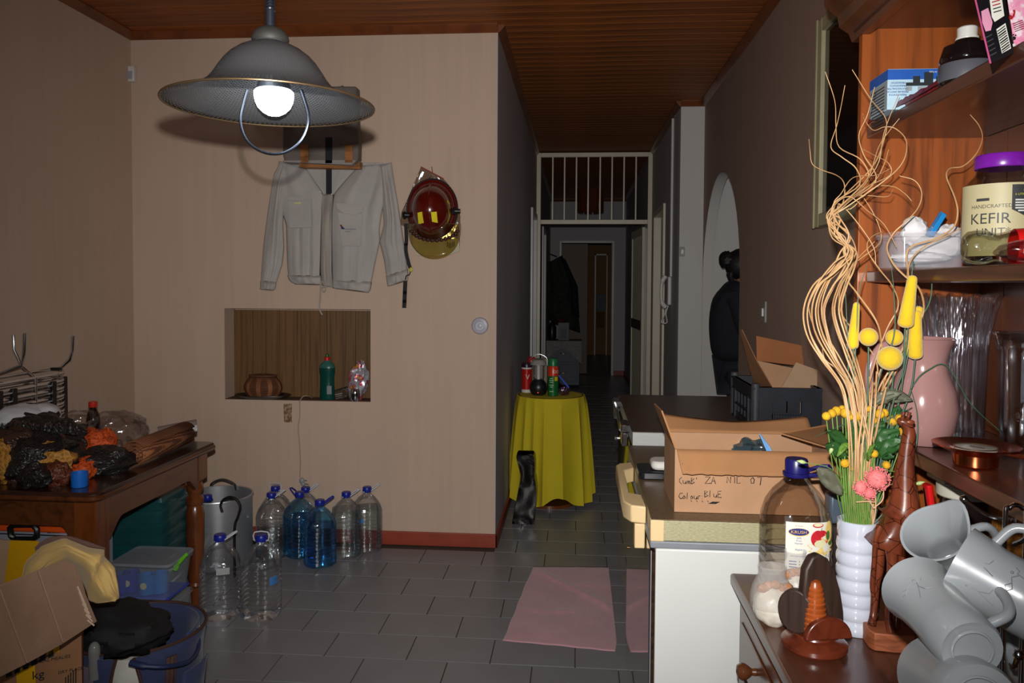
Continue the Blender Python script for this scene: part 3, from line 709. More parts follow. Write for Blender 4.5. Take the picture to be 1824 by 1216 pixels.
# ================================================================ table at the left
TX0, TX1, TY0, TY1, TZ = -2.16, -1.585, 2.45, 3.33, .72
tb = thing('wooden_table', 'dark varnished wooden table with turned legs, heaped with crumpled netting, at the left', 'table', (-1.87, 2.9, 0))
def rounded(x0, y0, x1, y1, r, n=6):
    out = []
    for cx, cy, a0 in ((x1-r, y1-r, 0), (x0+r, y1-r, 90), (x0+r, y0+r, 180), (x1-r, y0+r, 270)):
        out += [(cx+r*math.cos(rad(a0+90*i/n)), cy+r*math.sin(rad(a0+90*i/n))) for i in range(n+1)]
    return out
MB().prism(rounded(TX0, TY0, TX1, TY1, .045), TZ-.034, TZ).build('table_top', 'table_top_wood', tb, bevel=.009)
MB().prism(rounded(TX0-.004, TY0-.004, TX1+.004, TY1+.004, .045), TZ-.03, TZ-.012).build('table_edge', 'table_wood', tb, bevel=.006)
def leg(x, y, zb=.58):
    pr = [(.018, 0), (.02, .06), (.021, .1), (.032, .112), (.026, .125), (.031, .14), (.034, .2), (.038, .34), (.039, .42), (.034, .45), (.03, .46), (.038, .475), (.038, .49), (.026, .505), (.036, .53), (.036, .545), (.028, .56), (.037, .572), (.037, .58)]; f_ = zb/.58; pr = [(a, b*f_) for a, b in pr]
    return MB().lathe(pr, 20, T(x, y, 0)).box((x-.038, y-.038, zb-.005), (x+.038, y+.038, TZ-.034)).build('leg', 'table_leg_wood', tb)
for x, y in ((TX1-.06, TY1-.095), (TX0+.06, TY1-.095), (TX0+.06, TY0+.075)): leg(x, y)
leg(TX1-.06, TY0+.065, .47)
def apron(a, b, nrm):
    a = Vector(a); b = Vector(b); d = (b-a); L = d.length; d.normalize(); m = Matrix((d, Vector((0, 0, 1)), d.cross(Vector((0, 0, 1))))).transposed().to_4x4(); m.translation = a
    poly = [(0, 0), (L, 0), (L, -.15)]+[(L-L*.14*i/6, -.15+.06*math.sin(PI/2*i/6)**2) for i in range(1, 7)]+[(L*.14*(6-i)/6, -.15+.06*math.sin(PI/2*(6-i)/6)**2) for i in range(0, 6)]+[(0, -.15)]
    MB().prism(poly, 0, .02, m).build('apron', 'table_wood', tb)
zt = TZ-.034
apron((TX0+.1, TY0+.055, zt), (TX1-.1, TY0+.055, zt), 0); apron((TX1-.045, TY0+.1, zt), (TX1-.045, TY1-.13, zt), 0); apron((TX0+.1, TY1-.09, zt), (TX1-.1, TY1-.09, zt), 0); apron((TX0+.05, TY0+.1, zt), (TX0+.05, TY1-.13, zt), 0)

# crumpled netting heap on the table
def netmat(name, col, sc=90, gloss=.4, amt=.6):
    m, k, p = newmat(name)
    v = k.add('ShaderNodeTexVoronoi', feature='DISTANCE_TO_EDGE'); v.inputs['Scale'].default_value = sc; k.l.new(k.tex(), v.inputs['Vector'])
    c = k.ramp(v.outputs['Distance'], [(.02, mul(col, 1.35)), (.12, col), (.4, mul(col, 1-amt))])
    k.l.new(c, p.inputs['Base Color']); p.inputs['Roughness'].default_value = gloss
    k.l.new(k.bump(v.outputs['Distance'], .8, .006), p.inputs['Normal']); MATS[name] = m
netmat('net_black', C(34, 30, 30)); netmat('net_brown', C(66, 44, 34)); netmat('net_yellow', C(178, 124, 50), 70, .6, .35); netmat('net_orange', C(196, 78, 26), 70, .6, .35); netmat('net_redbrown', C(96, 46, 26))
def lump(name, px, py, z, r, mat, seed, label, cat='netting', amp=.3, group=None, sc=2.3, base=None, n=(30, 20)):
    c = onz(px, py, z); r = Vector(r)
    if cat == 'netting': r.z *= 1.35; r.x *= 1.06
    o = MB().ball((0, 0, 0), 1, n[0], n[1], T(*c) @ Matrix.Rotation(seed*.8, 4, 'Z') @ Matrix.Diagonal((*r, 1)), crumple(seed, amp, sc)).build(name, mat, base=(c.x, c.y, c.z-r.z))
    return tag(o, label, cat, group)
Z0 = TZ+.001
lump('netting_bundle', 32, 828, .77, (.1, .08, .05), 'net_brown', 1, 'dark brown crumpled net bundle at the front left edge of the table heap')
lump('netting_bundle', 60, 812, .80, (.15, .12, .06), 'net_black', 12, 'big black net bundle lying above the front ones in the heap')
lump('netting_bundle', 30, 790, .84, (.11, .1, .05), 'net_brown', 2, 'dark brown net bundle under the loops at the left side of the heap')
lump('netting_bundle', 62, 848, .757, (.062, .05, .033), 'net_black', 3, 'round black net ball on the front edge of the table, left of the yellow bundle')
lump('netting_bundle', 103, 845, .755, (.042, .035, .034), 'net_redbrown', 4, 'small dark reddish net bundle just left of the blue cup')
lump('netting_bundle', 185, 822, .76, (.1, .08, .042), 'net_black', 5, 'black net bundle right of the orange ones, in front of the rolled mat')
lump('netting_bundle', 120, 790, .81, (.09, .08, .06), 'net_black', 6, 'black net bundle behind the yellow one in the middle of the heap')
lump('netting_bundle', 78, 775, .86, (.09, .06, .032), 'net_redbrown', 7, 'reddish brown folded net between the black bundles of the heap')
lump('netting_bundle', 90, 822, .79, (.07, .05, .045), 'net_yellow', 8, 'ochre yellow crumpled net bundle in the middle of the heap', amp=.4)
lump('netting_bundle', 4, 822, .80, (.03, .04, .05), 'net_yellow', 9, 'scrap of ochre yellow netting at the far left end of the heap')
lump('netting_bundle', 150, 834, .755, (.052, .04, .028), 'net_orange', 10, 'bright orange crumpled net bundle just behind the blue cup', amp=.35)
lump('netting_bundle', 175, 792, .80, (.07, .06, .045), 'net_orange', 11, 'orange net bundle half under the clear plastic bag', amp=.35)
lump('net_sack', 64, 762, .88, (.1, .06, .034), 'net_black', 13, 'black net sack with a fringe of points on top of the heap')
# pointed fringe of the sack
mb = MB()
for i in range(15):
    c = onz(4+i*9.3, 762-3*math.sin(i*.25), .905); mb.lathe([(.011, -.02), (.009, 0), (.0001, .02)], 6, TR(c, 0, .2*math.sin(i)))
mb.build('fringe', 'net_black', bpy.data.objects['net_sack'])
# white caps with dark rims
M_('white_cloth', C(206, 206, 210), .85, .05, 6, bump=.3, bscale=18)
for px, py, r, l, sd in ((38, 742, (.1, .08, .05), 'white crumpled cloth hat at the upper left of the heap', 21), (78, 738, (.065, .06, .045), 'smaller white cloth hat with a dark rim on top of the heap', 22)):
    o = lump('white_hat', px, py, .9, r, 'white_cloth', sd, l, 'hat', .12)
    c = onz(px, py, .9)
    pts = [c+Vector((r[0]*.95*math.cos(a), r[1]*.5*math.sin(a)-.01, r[2]*(.9*abs(math.sin(a*.5))-.1)+.01*ns(a*3, sd))) for a in [2*PI*i/20 for i in range(20)]]
    MB().tube(pts, .01, 6, True).build('hat_rim', 'net_black', o)
# clear plastic bag
def sackfn(px, py, z, r, mat, seed, name, label, cat, amp=.22):
    return lump(name, px, py, z, r, mat, seed, label, cat, amp, n=(40, 26))
sackfn(212, 765, .815, (.13, .09, .075), 'clear_bag', 31, 'plastic_bag', 'large blown-up clear plastic bag lying on the netting, beside the red-capped bottle', 'bag')
sackfn(140, 748, .86, (.07, .05, .04), 'clear_bag', 32, 'plastic_bag', 'smaller clear plastic bag behind the black netting, left of the red-capped bottle', 'bag')
# red-capped bottle
c = onz(166, 770, .80); c = Vector((c.x, TY1-.1, Z0)); c.x = at(166, 740, c.y).x
rb = thing('sauce_bottle', 'dark bottle with a red screw cap rising behind the clear plastic bag on the table', 'bottle', c)
hz = at(166, 716, c.y).z-TZ
MB().lathe([(.028, 0), (.03, .005), (.03, hz*.5), (.024, hz*.7), (.013, hz*.85), (.012, hz-.022)], 20, T(*c)).build('bottle_body', M_('dark_sauce', C(40, 16, 12), .15), rb)
MB().lathe([(.017, hz-.022), (.018, hz-.02), (.018, hz), (.016, hz+.002)], 20, T(*c)).build('cap', M_('cap_orange', C(206, 50, 30), .35), rb)
# rolled woven mat
M_('rush_brown', C(134, 84, 52), .75, .15, 10)
m, k, p = newmat('woven_mat'); wv = k.add('ShaderNodeTexWave', wave_type='BANDS', bands_direction='X'); k.l.new(k.tex(), wv.inputs[0]); wv.inputs['Scale'].default_value = 60; wv.inputs['Distortion'].default_value = 2
k.l.new(k.ramp(wv.outputs['Fac'], [(.2, C(92, 52, 32)), (.8, C(160, 100, 62))]), p.inputs['Base Color']); k.l.new(k.bump(wv.outputs['Fac'], .7, .004), p.inputs['Normal']); p.inputs['Roughness'].default_value = .75; MATS['woven_mat'] = m
a = onz(236, 810, TZ+.052); b = onz(330, 772, TZ+.052); mt = thing('rolled_mat', 'rolled-up brown woven mat lying across the right end of the table', 'mat', onz(280, 800, TZ))
FM = frame(a, b); L = (b-a).length
for j in range(2): pass
pts = []
for i in range(90):
    th = i*.24; r_ = .008+.044*i/89; pts.append((r_*math.cos(th), r_*math.sin(th)))
mb = MB(); 
mb.add([(x, y, z) for z in (0, L*.33, L*.66, L) for x, y in pts], [(k_*90+i, k_*90+i+1, (k_+1)*90+i+1, (k_+1)*90+i) for k_ in range(3) for i in range(89)], FM)
mb.build('mat_roll', 'woven_mat', mt, solid=.004)
# cloth sheet behind mat
def shf(u, v):
    p_ = onz(266+72*u, 784-14*u-22*v, TZ+.06+.03*math.sin(PI*v)+.01*ns(u*4, v*4, 2)); p_.z = min(max(p_.z, TZ+.02), .85); return p_+Vector((-.01, .085, -.012))
o = MB().grid(shf, 16, 8).build('cloth', 'white_cloth', base=tuple(onz(300, 780, TZ)), solid=.004); tag(o, 'white cloth showing behind the rolled brown mat', 'cloth')
# blue cup
c = onz(142, 866, Z0)
cp = MB().lathe([(.0001, 0), (.025, 0), (.0265, .003), (.0275, .05), (.0255, .05), (.0245, .005), (.0001, .004)], 28, T(*c)).build('measuring_cup', M_('cup_blue', C(24, 104, 200), .4, .04), base=tuple(c)); tag(cp, 'small bright blue plastic cup on the front corner of the wooden table', 'cup')

# ================================================================ stacked tubular frames by the left wall
cr = thing('chair_frame', 'top chrome chair frame of the stack by the left wall, with upright bent prongs', 'chair', (-2.36, 3.1, 0))
A = Vector((-2.435, 3.5, 0)); B = Vector((-2.285, 3.3, 0)); Cc = Vector((-2.285, 2.55, 0)); D = Vector((-2.435, 2.55, 0))
ztop = at(122, 655, 3.5).z
def loop(z, w_=0): 
    P = []
    Q = [A, B, Cc, D]
    for i, q in enumerate(Q):
        a, b = Q[i-1], Q[(i+1) % 4]; r_ = .05 if i != 0 else .02
        p0 = q+(a-q).normalized()*r_; p2 = q+(b-q).normalized()*r_
        for t in (0, .25, .5, .75, 1): P.append(((1-t)**2*p0+2*t*(1-t)*q+t*t*p2)+Vector((0, 0, z)))
    return P
MB().tube(loop(ztop), .0065, 8, True).build('seat_tube', 'chrome', cr)
MB().tube([A+Vector((.0, 0, 0)), A+Vector((.0, 0, ztop))]+[at(x, y, 3.5) for x, y in [(124, 640), (129, 625), (130, 598)]], .008, 10).build('leg', 'chrome', cr)
p0 = B+Vector((0, -.18, 0)); yy = 3.12
MB().tube([Vector((p0.x, yy, 0)), Vector((p0.x, yy, ztop)), at(38, 652, yy)]+[at(x, y, yy) for x, y in [(34, 640), (25, 622), (24, 596)]], .007, 10).build('leg', 'chrome', cr)
MB().tube([Vector((-2.42, 2.98, 0)), Vector((-2.42, 2.98, ztop)), at(39, 650, 3.0)]+[at(x, y, 3.0) for x, y in [(43, 627), (44, 593)]], .007, 10).build('leg', 'chrome', cr)
MB().box((-.02, -.012, 0), (.02, .012, .012), T(-2.36, 3.36, ztop+.005)).build('foot_pad', 'black_plastic', cr)
n_ = 12; gap = .034
proto = None
ORD = ['', 'second', 'third', 'fourth', 'fifth', 'sixth', 'seventh', 'eighth', 'ninth', 'tenth', 'eleventh', 'twelfth', 'thirteenth']
for i in range(1, n_+1):
    z = ztop-gap*i
    nm = 'topmost' if i == 0 else ''
    if proto is None:
        proto = thing('stacked_chair', 'chrome chair frame directly under the pronged one, second from the top of the stack', 'chair', (-2.36, 3.1, z), 0, 'chrome chair frames stacked by the left wall')
        MB().tube(loop(z), .0065, 8, True).build('seat_tube', 'chrome', proto)
        MB().tube(loop(z-.013), .005, 6, True).build('lower_tube', 'chrome', proto)
        for x, y in ((-2.275, 3.22), (-2.275, 2.98), (-2.275, 2.9), (-2.345, 3.395)):
            MB().box((x-.008, y-.014, z-gap+.004), (x+.006, y+.014, z+.006)).build('spacer', 'black_plastic', proto, bevel=.002)
    else: dup(proto, (-2.36, 3.1, z), 0, 'chrome chair frame, %s from the top of the stack by the left wall' % ORD[i])

# ================================================================ under and around the table
# tool case
tc = thing('tool_case', 'upright grey and orange tool case with a black handle under the table', 'case', (-2.03, 2.62, 0))
zc = at(40, 930, 2.58).z
cx_ = at(128, 950, 2.58).x
MB().box((-2.42, 2.58, 0), (cx_, 2.72, zc-.035)).build('case_body', M_('case_grey', C(150, 158, 172), .5), tc, bevel=.01)
MB().box((-2.42, 2.575, zc-.035), (cx_+.005, 2.725, zc)).build('orange_panel', M_('case_orange', C(232, 88, 26), .4), tc, bevel=.01)
hq = [at(x, y, 2.55) for x, y in [(20, 953), (18, 940), (26, 934), (58, 934), (66, 942), (66, 955), (58, 960), (26, 960)]]
MB().tube(hq, .0105, 8, True).build('handle', 'black_plastic', tc)
mb = MB()
for i in range(6):
    a = at(84+i*4, 944+3*(i % 2), 2.579); mb.box((a.x-.008, a.y-.001, a.z-.004), (a.x+.006, a.y, a.z+.003))
a = at(0, 950, 2.579); b = at(128, 953, 2.579); mb.box((a.x, a.y-.001, a.z-.002), (b.x, b.y, a.z+.002)); mb.build('printed_lines', 'ink_black', tc)
zb = zc+.001
cb_ = MB().quadbox([Vector((-2.42, 2.6, zb)), Vector((-1.99, 2.6, zb)), at(80, 918, 2.6), at(60, 906, 2.6), Vector((-2.42, 2.6, at(0, 906, 2.6).z))], (0, .09, 0)).build('flattened_box', 'cardboard_light', base=(-2.2, 2.6, zb)); tag(cb_, 'flattened cardboard box lying on the orange case under the table', 'box')
# teal water container
c0 = at(257, 930, 3.42); c0 = Vector((c0.x, 3.42, 0))
wc = thing('water_container', 'big square teal plastic water container standing behind the table leg', 'container', c0)
hh = at(257, 872, 3.42).z
pr = [(.14, 0), (.155, .01)]
nrib = 7
for i in range(nrib):
    z = .03+i*(hh-.06)/nrib; pr += [(.155, z), (.155, z+.03), (.146, z+.037), (.146, z+.043)]
pr += [(.155, hh-.02), (.15, hh), (.12, hh+.015), (.05, hh+.02), (.0001, hh+.02)]
MB().open().lathe(pr, 40, T(*c0) @ Matrix.Rotation(.1, 4, 'Z'), sq=7).build('container_body', frosted('teal_plastic', C(30, 90, 94), .7, .22), wc)
MB().lathe([(.0001, .004), (.13, .004), (.148, .01), (.148, hh*.55), (.0001, hh*.55)], 32, T(*c0) @ Matrix.Rotation(.1, 4, 'Z'), sq=7).build('water', frosted('teal_water', C(28, 88, 92), .8, .2), wc)
MB().lathe([(.028, hh+.015), (.028, hh+.045), (.02, hh+.047)], 18, T(c0.x-.03, c0.y, 0)).build('cap', 'cap_blue', wc)
# white carton beside it
c1 = at(187, 960, 2.85); o = MB().box((c1.x-.05, 2.85, 0), (c1.x+.012, 2.88, at(187, 922, 2.85).z)).build('carton', M_('carton_grey', C(140, 146, 156), .6), base=(c1.x, 2.86, 0)); tag(o, 'narrow pale grey carton standing behind the near leg of the table', 'box')
MB().box((c1.x-.048, 2.848, at(187, 945, 2.85).z), (c1.x+.0125, 2.85, at(187, 925, 2.85).z)).build('label', 'white_gloss', o)
# two stacked storage boxes
sx0, sx1 = at(198, 1060, 2.93).x, at(300, 1060, 2.93).x
frosted('box_clear', C(186, 192, 200), .2, .3); frosted('box_lid_clear', C(176, 184, 196), .42, .35)
def storage(name, lab, z0, z1, lid, x0, x1, y0, y1, M):
    t = thing(name, lab, 'storage box', ((x0+x1)/2, (y0+y1)/2, z0))
    def wallp(s, z): return [(x*1, y*1, z) for x, y in rounded(x0-s, y0-s, x1+s, y1+s, .025)]
    n = len(wallp(0, 0)); mb = MB(); lv = [(-.018, z0), (-.014, z0+.004), (0, z1-.012), (.006, z1-.01), (.006, z1)]
    vs = sum([wallp(s, z) for s, z in lv], []); fs = [tuple(range(n))[::-1]]+[(j*n+i, j*n+(i+1) % n, (j+1)*n+(i+1) % n, (j+1)*n+i) for j in range(len(lv)-1) for i in range(n)]
    mb.add(vs, fs); mb.build('box_body', 'box_clear', t)
    if lid: MB().prism(rounded(x0-.01, y0-.01, x1+.01, y1+.01, .028), z1+.001, z1+.014).build('lid', 'box_lid_clear', t, bevel=.004)
    return t
zl0 = at(250, 1072, 2.93).z; zl1 = at(250, 1010, 2.93).z
b1 = storage('storage_box', 'low frosted storage box on the floor underneath the one with the green clip', .001, zl0-.014, False, sx0+.02, sx1-.0, 2.95, 3.13, None)
b2 = storage('storage_box', 'clear lidded storage box with a green clip, holding blue cups, beside the turned leg', zl0, zl1, True, sx0, sx1, 2.93, 3.13, None)
MB().box((sx0+.01, 2.95, zl0+.004), (sx1-.01, 3.115, zl0+.012)).build('base_insert', M_('insert_blue', C(60, 84, 190), .5), b2)
for q in ([(312, 1003), (330, 985), (332, 990), (316, 1008)], [(311, 1003), (317, 1006), (313, 1017), (307, 1015)]):
    MB().quadbox([at(x, y, 3.0) for x, y in q], (.004, .008, 0)).build('clip', M_('clip_green', C(110, 200, 30), .4), b2, bevel=.001)
M_('mug_blue', C(28, 110, 190), .35); M_('mug_royal', C(36, 52, 160), .35); M_('cream_disc', C(190, 186, 160), .6)
for i, (px, mt_, lb) in enumerate(((216, 'mug_royal', 'dark blue cup at the left inside the clear storage box'), (234, 'mug_royal', 'dark blue cup with a cream badge inside the clear storage box'), (262, 'mug_blue', 'bright blue cup with a cream badge, middle of the row in the clear box'), (285, 'mug_blue', 'bright blue cup at the right end inside the clear storage box'))):
    c = at(px, 1040, 2.985+.02*(i % 2)); c.z = zl0+.013
    t = thing('blue_cup', lb, 'cup', c)
    MB().lathe([(.026, 0), (.031, .003), (.033, .08), (.031, .08), (.029, .004), (.0001, .004)], 22, T(*c)).build('cup_body', mt_, t)
    if i in (1, 2): MB().lathe([(.0135, 0), (.0135, .002), (.0001, .0022)], 18, TR(c+Vector((.004*(1 if i == 2 else 0), -.0325, .042)), PI/2)).build('badge', 'cream_disc', t)

# aluminium pot
pc = at(392, 950, 3.8); PR = .17; pc = Vector((pc.x-.012, 3.8, 0)); ph = at(392, 882, 3.8).z
pt = thing('stock_pot', 'large aluminium stock pot with loop handles beyond the table leg', 'pot', pc)
MB().lathe([(.0001, 0), (PR-.02, 0), (PR-.004, .008), (PR, .02), (PR, ph), (PR+.005, ph+.003), (PR+.004, ph+.008), (PR-.004, ph+.006), (PR-.004, .012), (.0001, .008)], 56, T(*pc)).build('pot_body', 'aluminium', pt)
for px, dy, px2 in ((398, .0, 0), ):
    a, b = at(376, 872, 3.8+PR*.95), at(421, 872, 3.8+PR*.95)
    MB().tube(smooth_path([a, a+Vector((.01, -.01, .035)), (a+b)/2+Vector((0, -.02, .06)), b+Vector((-.01, -.01, .035)), b], 6), .007, 8).build('handle', 'steel', pt)
a, b = at(349, 914, 3.8-PR), at(349, 880, 3.8-PR*.4)
MB().tube(smooth_path([Vector((pc.x-.1, pc.y-PR+.025, ph-.04)), Vector((pc.x-.11, pc.y-PR-.05, ph-.02)), Vector((pc.x-.02, pc.y-PR-.055, ph-.02)), Vector((pc.x-.02, pc.y-PR, ph-.04))], 6), .007, 8).build('handle', 'dark_iron', pt)
# crook stick leaning by the pot
pts = [at(x, y, 3.8-PR-.03) for x, y in [(396, 912), (393, 900), (398, 890), (410, 885), (422, 890), (428, 903), (424, 920), (418, 940), (418, 1000)]]
pts[-1].z = max(pts[-1].z, .004); e_ = pts[-1].copy(); e_.z = .006; pts.append(e_)
o = MB().tube(smooth_path(pts, 6), .0065, 8).build('crook_rod', 'dark_iron', base=tuple(e_)); tag(o, 'thin black iron rod with a crook top standing against the aluminium pot', 'rod')

# ---------------- water bottles
def bottle(name, label, x, y, z0=0, h=.31, r=.08, body='clear_bottle', water=0, hand='up', rz=0, cap='cap_blue', lab=None, handc='handle_clear'):
    t = thing(name, label, 'bottle', (x, y, z0))
    M = TR((x, y, z0), 0, 0, rz); s = h/.31
    pr = [(.0001, .012*s), (r*.5, .008*s), (r*.85, .001), (r, .012*s)]
    for i in range(9):
        z = (.02+.019*i)*s; pr += [(r, z), (r*1.0, z+.010*s), (r*.955, z+.0135*s), (r*.955, z+.0155*s)]
    pr += [(r, .2*s), (r*.97, .212*s), (r*.84, .24*s), (r*.58, .268*s), (r*.33, .285*s), (r*.24, .292*s), (r*.24, .302*s)]
    MB().open().lathe(pr, 36, M, sq=.9).build('bottle_body', body, t)
    MB().lathe([(r*.29, .298*s), (r*.31, .3*s), (r*.31, .32*s), (r*.27, .324*s), (.0001, .324*s)], 20, M).build('cap', cap, t)
    zc = .302*s
    if hand == 'up': pts = [(-.03, 0, 0), (-.034, 0, .02), (-.028, 0, .034), (0, 0, .038), (.028, 0, .034), (.034, 0, .02), (.03, 0, 0), (0, -.024, -.004)]
    else: pts = [(.018, .012, 0), (.05, .012, .022), (.068, .008, .032), (.07, -.006, .032), (.05, -.013, .02), (.018, -.013, 0), (-.02, -.014, -.002), (-.024, 0, -.002), (-.02, .013, -.002)]
    MB().tube([Vector(p_)+Vector((0, 0, zc)) for p_ in pts], .0032, 6, True, M).build('handle_ring', handc, t)
    if water:
        MB().lathe([(.0001, .016), (r*.93, .016), (r*.93, water*s), (.0001, water*s)], 28, M, sq=.9).build('water', clear('water', (.86, .9, .9, 1), .03, .02, .05, 6, 1.33) if body != 'blue_bottle' else clear('water_blue', (.5, .74, .9, 1), .03, .02, .05, 6, 1.33), t)
    if lab:
        cx, cz, w_, h_, mt_ = lab
        def lf(u, v):
            a = cx+(u-.5)*w_/r; k_ = (abs(math.cos(a))**2.9+abs(math.sin(a))**2.9)**(-1/2.9); return M @ Vector((r*1.012*k_*math.cos(a), r*1.012*k_*math.sin(a), cz*s+(v-.5)*h_))
        MB().grid(lf, 10, 2).build('label', mt_, t)
    return t
def bp(px, py): p_ = onz(px, py, 0); return p_.x, p_.y
frosted('paper_label', C(190, 194, 196), .75, .6); frosted('blue_label', C(60, 130, 200), .85, .5)
bt1 = [
 ('near clear ridged bottle with a pale paper label, leftmost of the front pair', 393, 1095, .335, .083, 'clear_bottle', 0, 'side', .3, (-PI*.42, .2, .05, .028, 'paper_label')),
 ('near clear ridged bottle with a blue side label, right of the front pair', 466, 1096, .335, .08, 'clear_bottle', 0, 'up', .1, (-.65, .16, .04, .035, 'blue_label')),
 ('clear ridged bottle of water, leftmost of the back group by the wall', 484, 990, .32, .079, 'clear_bottle', .12, 'side', .4, None),
 ('clear bottle against the wall, partly hidden behind the back left ones', 506, 960, .315, .078, 'clear_bottle', .1, 'up', 0, None),
 ('blue-tinted bottle behind the nearer blue one, left of the two', 534, 988, .32, .078, 'blue_bottle', .2, 'side', 2.6, None),
 ('clear bottle against the wall, behind the two blue ones', 562, 958, .315, .078, 'clear_bottle', .1, 'side', .5, None),
 ('nearest blue-tinted bottle, standing in front of the back group', 570, 1004, .315, .08, 'blue_bottle', .2, 'side', .5, None),
 ('clear ridged bottle of water right beside the nearest blue bottle', 617, 988, .32, .078, 'clear_bottle', .24, 'side', .4, None),
 ('clear full bottle of water at the right end, gleaming against the wall', 659, 972, .325, .078, 'clear_bottle', .22, 'side', .5, (-2.2, .17, .03, .02, 'blue_label'))]
for l_, px, py, h_, r_, bd, wt, hd, rz_, lb in bt1:
    x, y = bp(px, py); y = min(y, YB-.1)
    bottle('water_bottle', l_, x, y, .001, h_, r_, bd, wt, hd, rz_, 'cap_blue', lb, 'handle_clear' if bd != 'blue_bottle' else 'cap_blue')
bx = at(370, 900, 3.74).x; bottle('water_bottle', 'blue-tinted bottle with a blue cap standing inside the aluminium pot', bx, 3.74, .013, .335, .07, 'blue_bottle', .2, 'none' if 0 else 'side', 3.2, 'cap_blue', None, 'cap_blue')

# ================================================================ bucket bag
bc = Vector((at(250, 1150, 2.25).x, 2.25, 0)); br = .172; bh = at(250, 1132, 2.25).z
bkt = thing('tool_bucket', 'white bucket wrapped in a blue canvas tool organiser trimmed in brown', 'bucket', bc)
MB().open().lathe([(br*.8, 0), (br*.97, bh*1.0), (br*.99, bh+.002)], 40, T(*bc)).build('bucket_shell', M_('bucket_white', C(206, 204, 196), .4, .12, 14), bkt, solid=.004)
MB().lathe([(.0001, .002), (br*.78, .002), (br*.78, .02), (.0001, .02)], 30, T(*bc)).build('bucket_bottom', 'bucket_white', bkt)
M_('denim', C(44, 54, 92), .85, .22, 5, sheen=.2, bump=.4, bscale=40); M_('brown_trim', C(70, 44, 36), .7); M_('mauve_canvas', C(110, 100, 112), .85)
gap0, gap1 = rad(-90), rad(-52)
def can(a0, a1, z0, z1, dr, nm, mat, nu=40, nv=8, par=bkt, wob=.006, solid=.004):
    def fn(u, v):
        a = a0+(a1-a0)*u; z = z0+(z1-z0)*v; r_ = br*(.82+.18*z/bh)+dr+wob*ns(u*9, v*3, dr*100)
        return bc+Vector((r_*math.cos(a), r_*math.sin(a), z))
    MB().grid(fn, nu, nv).build(nm, mat, par, solid=solid)
can(gap1, gap0+2*PI, .02, bh+.028, .014, 'canvas_panel', 'denim', 70, 10)
can(rad(-10), rad(190), bh-.12, bh+.03, -.008, 'inner_canvas', 'denim', 40, 6)
# taper of the front opening
def side_panel(sgn):
    def fn(u, v):
        z = .02+(bh-.0)*v; w0 = rad(17)*(1-.6*v**3); a = rad(-71)+sgn*(w0+u*.4); r_ = br*(.82+.18*z/bh)+.022+.004*ns(u*6, v*4, sgn)
        return bc+Vector((r_*math.cos(a), r_*math.sin(a), z))
    MB().grid(fn, 10, 12).build('pocket', 'denim', bkt, solid=.006)
    MB().tube([fn(0, i/12)+Vector((0, -.003, 0)) for i in range(13)], .005, 6).build('piping', 'brown_trim', bkt)
side_panel(-1); side_panel(1)
for a0, a1, z0, z1, m_, nm in ((-128, -98, .0, .34, 'mauve_canvas', 'outer_pocket'), (-40, -31, .02, bh, 'brown_trim', 'strap'), (-24, 14, .02, bh*.8, 'denim', 'outer_pocket')):
    can(rad(a0), rad(a1), z0+.01, z1, .028, nm, m_, 10, 4)
MB().tube([bc+Vector(((br+.016)*math.cos(a), (br+.016)*math.sin(a), bh+.028)) for a in [gap1+(2*PI+gap0-gap1)*i/40 for i in range(41)]], .005, 6).build('top_trim', 'brown_trim', bkt)
hp_ = [at(232, 1180, 2.03), at(262, 1186, 2.03), at(300, 1186, 2.06), at(338, 1176, 2.14), at(354, 1150, 2.24), at(350, 1120, 2.28)]
MB().tube(smooth_path(hp_, 6), [.009]*6+[.006]*25, 8).build('bail_handle', M_('bail_blue', C(30, 44, 84), .5), bkt)
M_('black_cloth', C(16, 17, 20), .8, .15, bump=.4, bscale=20)
c = at(218, 1116, 2.2)
def drape(d):
    return 1+.24*noise.noise(d*2.2+Vector((3, 1, 4)))+.16*abs(noise.noise(d*3.4+Vector((9, 2, 1))))+.05*noise.noise(d*8)
o = MB().ball((0, 0, 0), 1, 36, 24, T(*c) @ Matrix.Rotation(.12, 4, 'Y') @ Matrix.Diagonal((.135, .11, .06, 1)), drape).build('black_cloth', 'black_cloth', base=tuple(c)); tag(o, 'black cloth bundle heaped over the open top of the blue tool bucket', 'cloth')
c = at(168, 1158, 2.06); o = MB().lathe([(.015, -.09), (.016, -.01), (.014, .003), (.008, .012), (.0001, .015)], 18, T(*(c+Vector((0, 0, .01))))).build('glass_tube', frosted('cloudy', C(150, 152, 150), .6, .2), base=tuple(c)); tag(o, 'round-topped cloudy plastic tube poking up at the left of the tool bucket', 'tube')

# ================================================================ cardboard box and yellow cloth, front left
cbx = thing('cardboard_box', 'large opened cardboard box with a raised corrugated flap in the front left corner', 'box', (at(60, 1150, 1.9).x, 1.95, 0))
BA = rad(32); e0 = at(145, 1128, 1.95); BM = TR((e0.x, 1.95, 0), 0, 0, BA); zt_ = e0.z; th = .006
mb = MB()
mb.box((-.45, 0, 0), (0, th, zt_), BM).box((-.45, .34, 0), (0, .34+th, zt_), BM).box((-th, th, 0), (0, .34, zt_), BM).box((-.45, th, 0), (-.45+th, .34, zt_), BM).box((-.45+th, th, 0), (-th, .34, th), BM)
mb.build('carton', 'cardboard_dark', cbx)
bn = BM.to_3x3() @ Vector((0, -1, 0)); bp0 = Vector((e0.x, 1.95, 0))
def onb(px, py, lift=.002):
    d = ray(px, py); o_ = Vector((0, 0, EYE)); t = (bp0+bn*lift-o_).dot(bn)/d.dot(bn); return o_+d*t
def pl(nm, pts, n, mat): MB().quadbox([at(*p_) for p_ in pts], n).build(nm, mat, cbx)
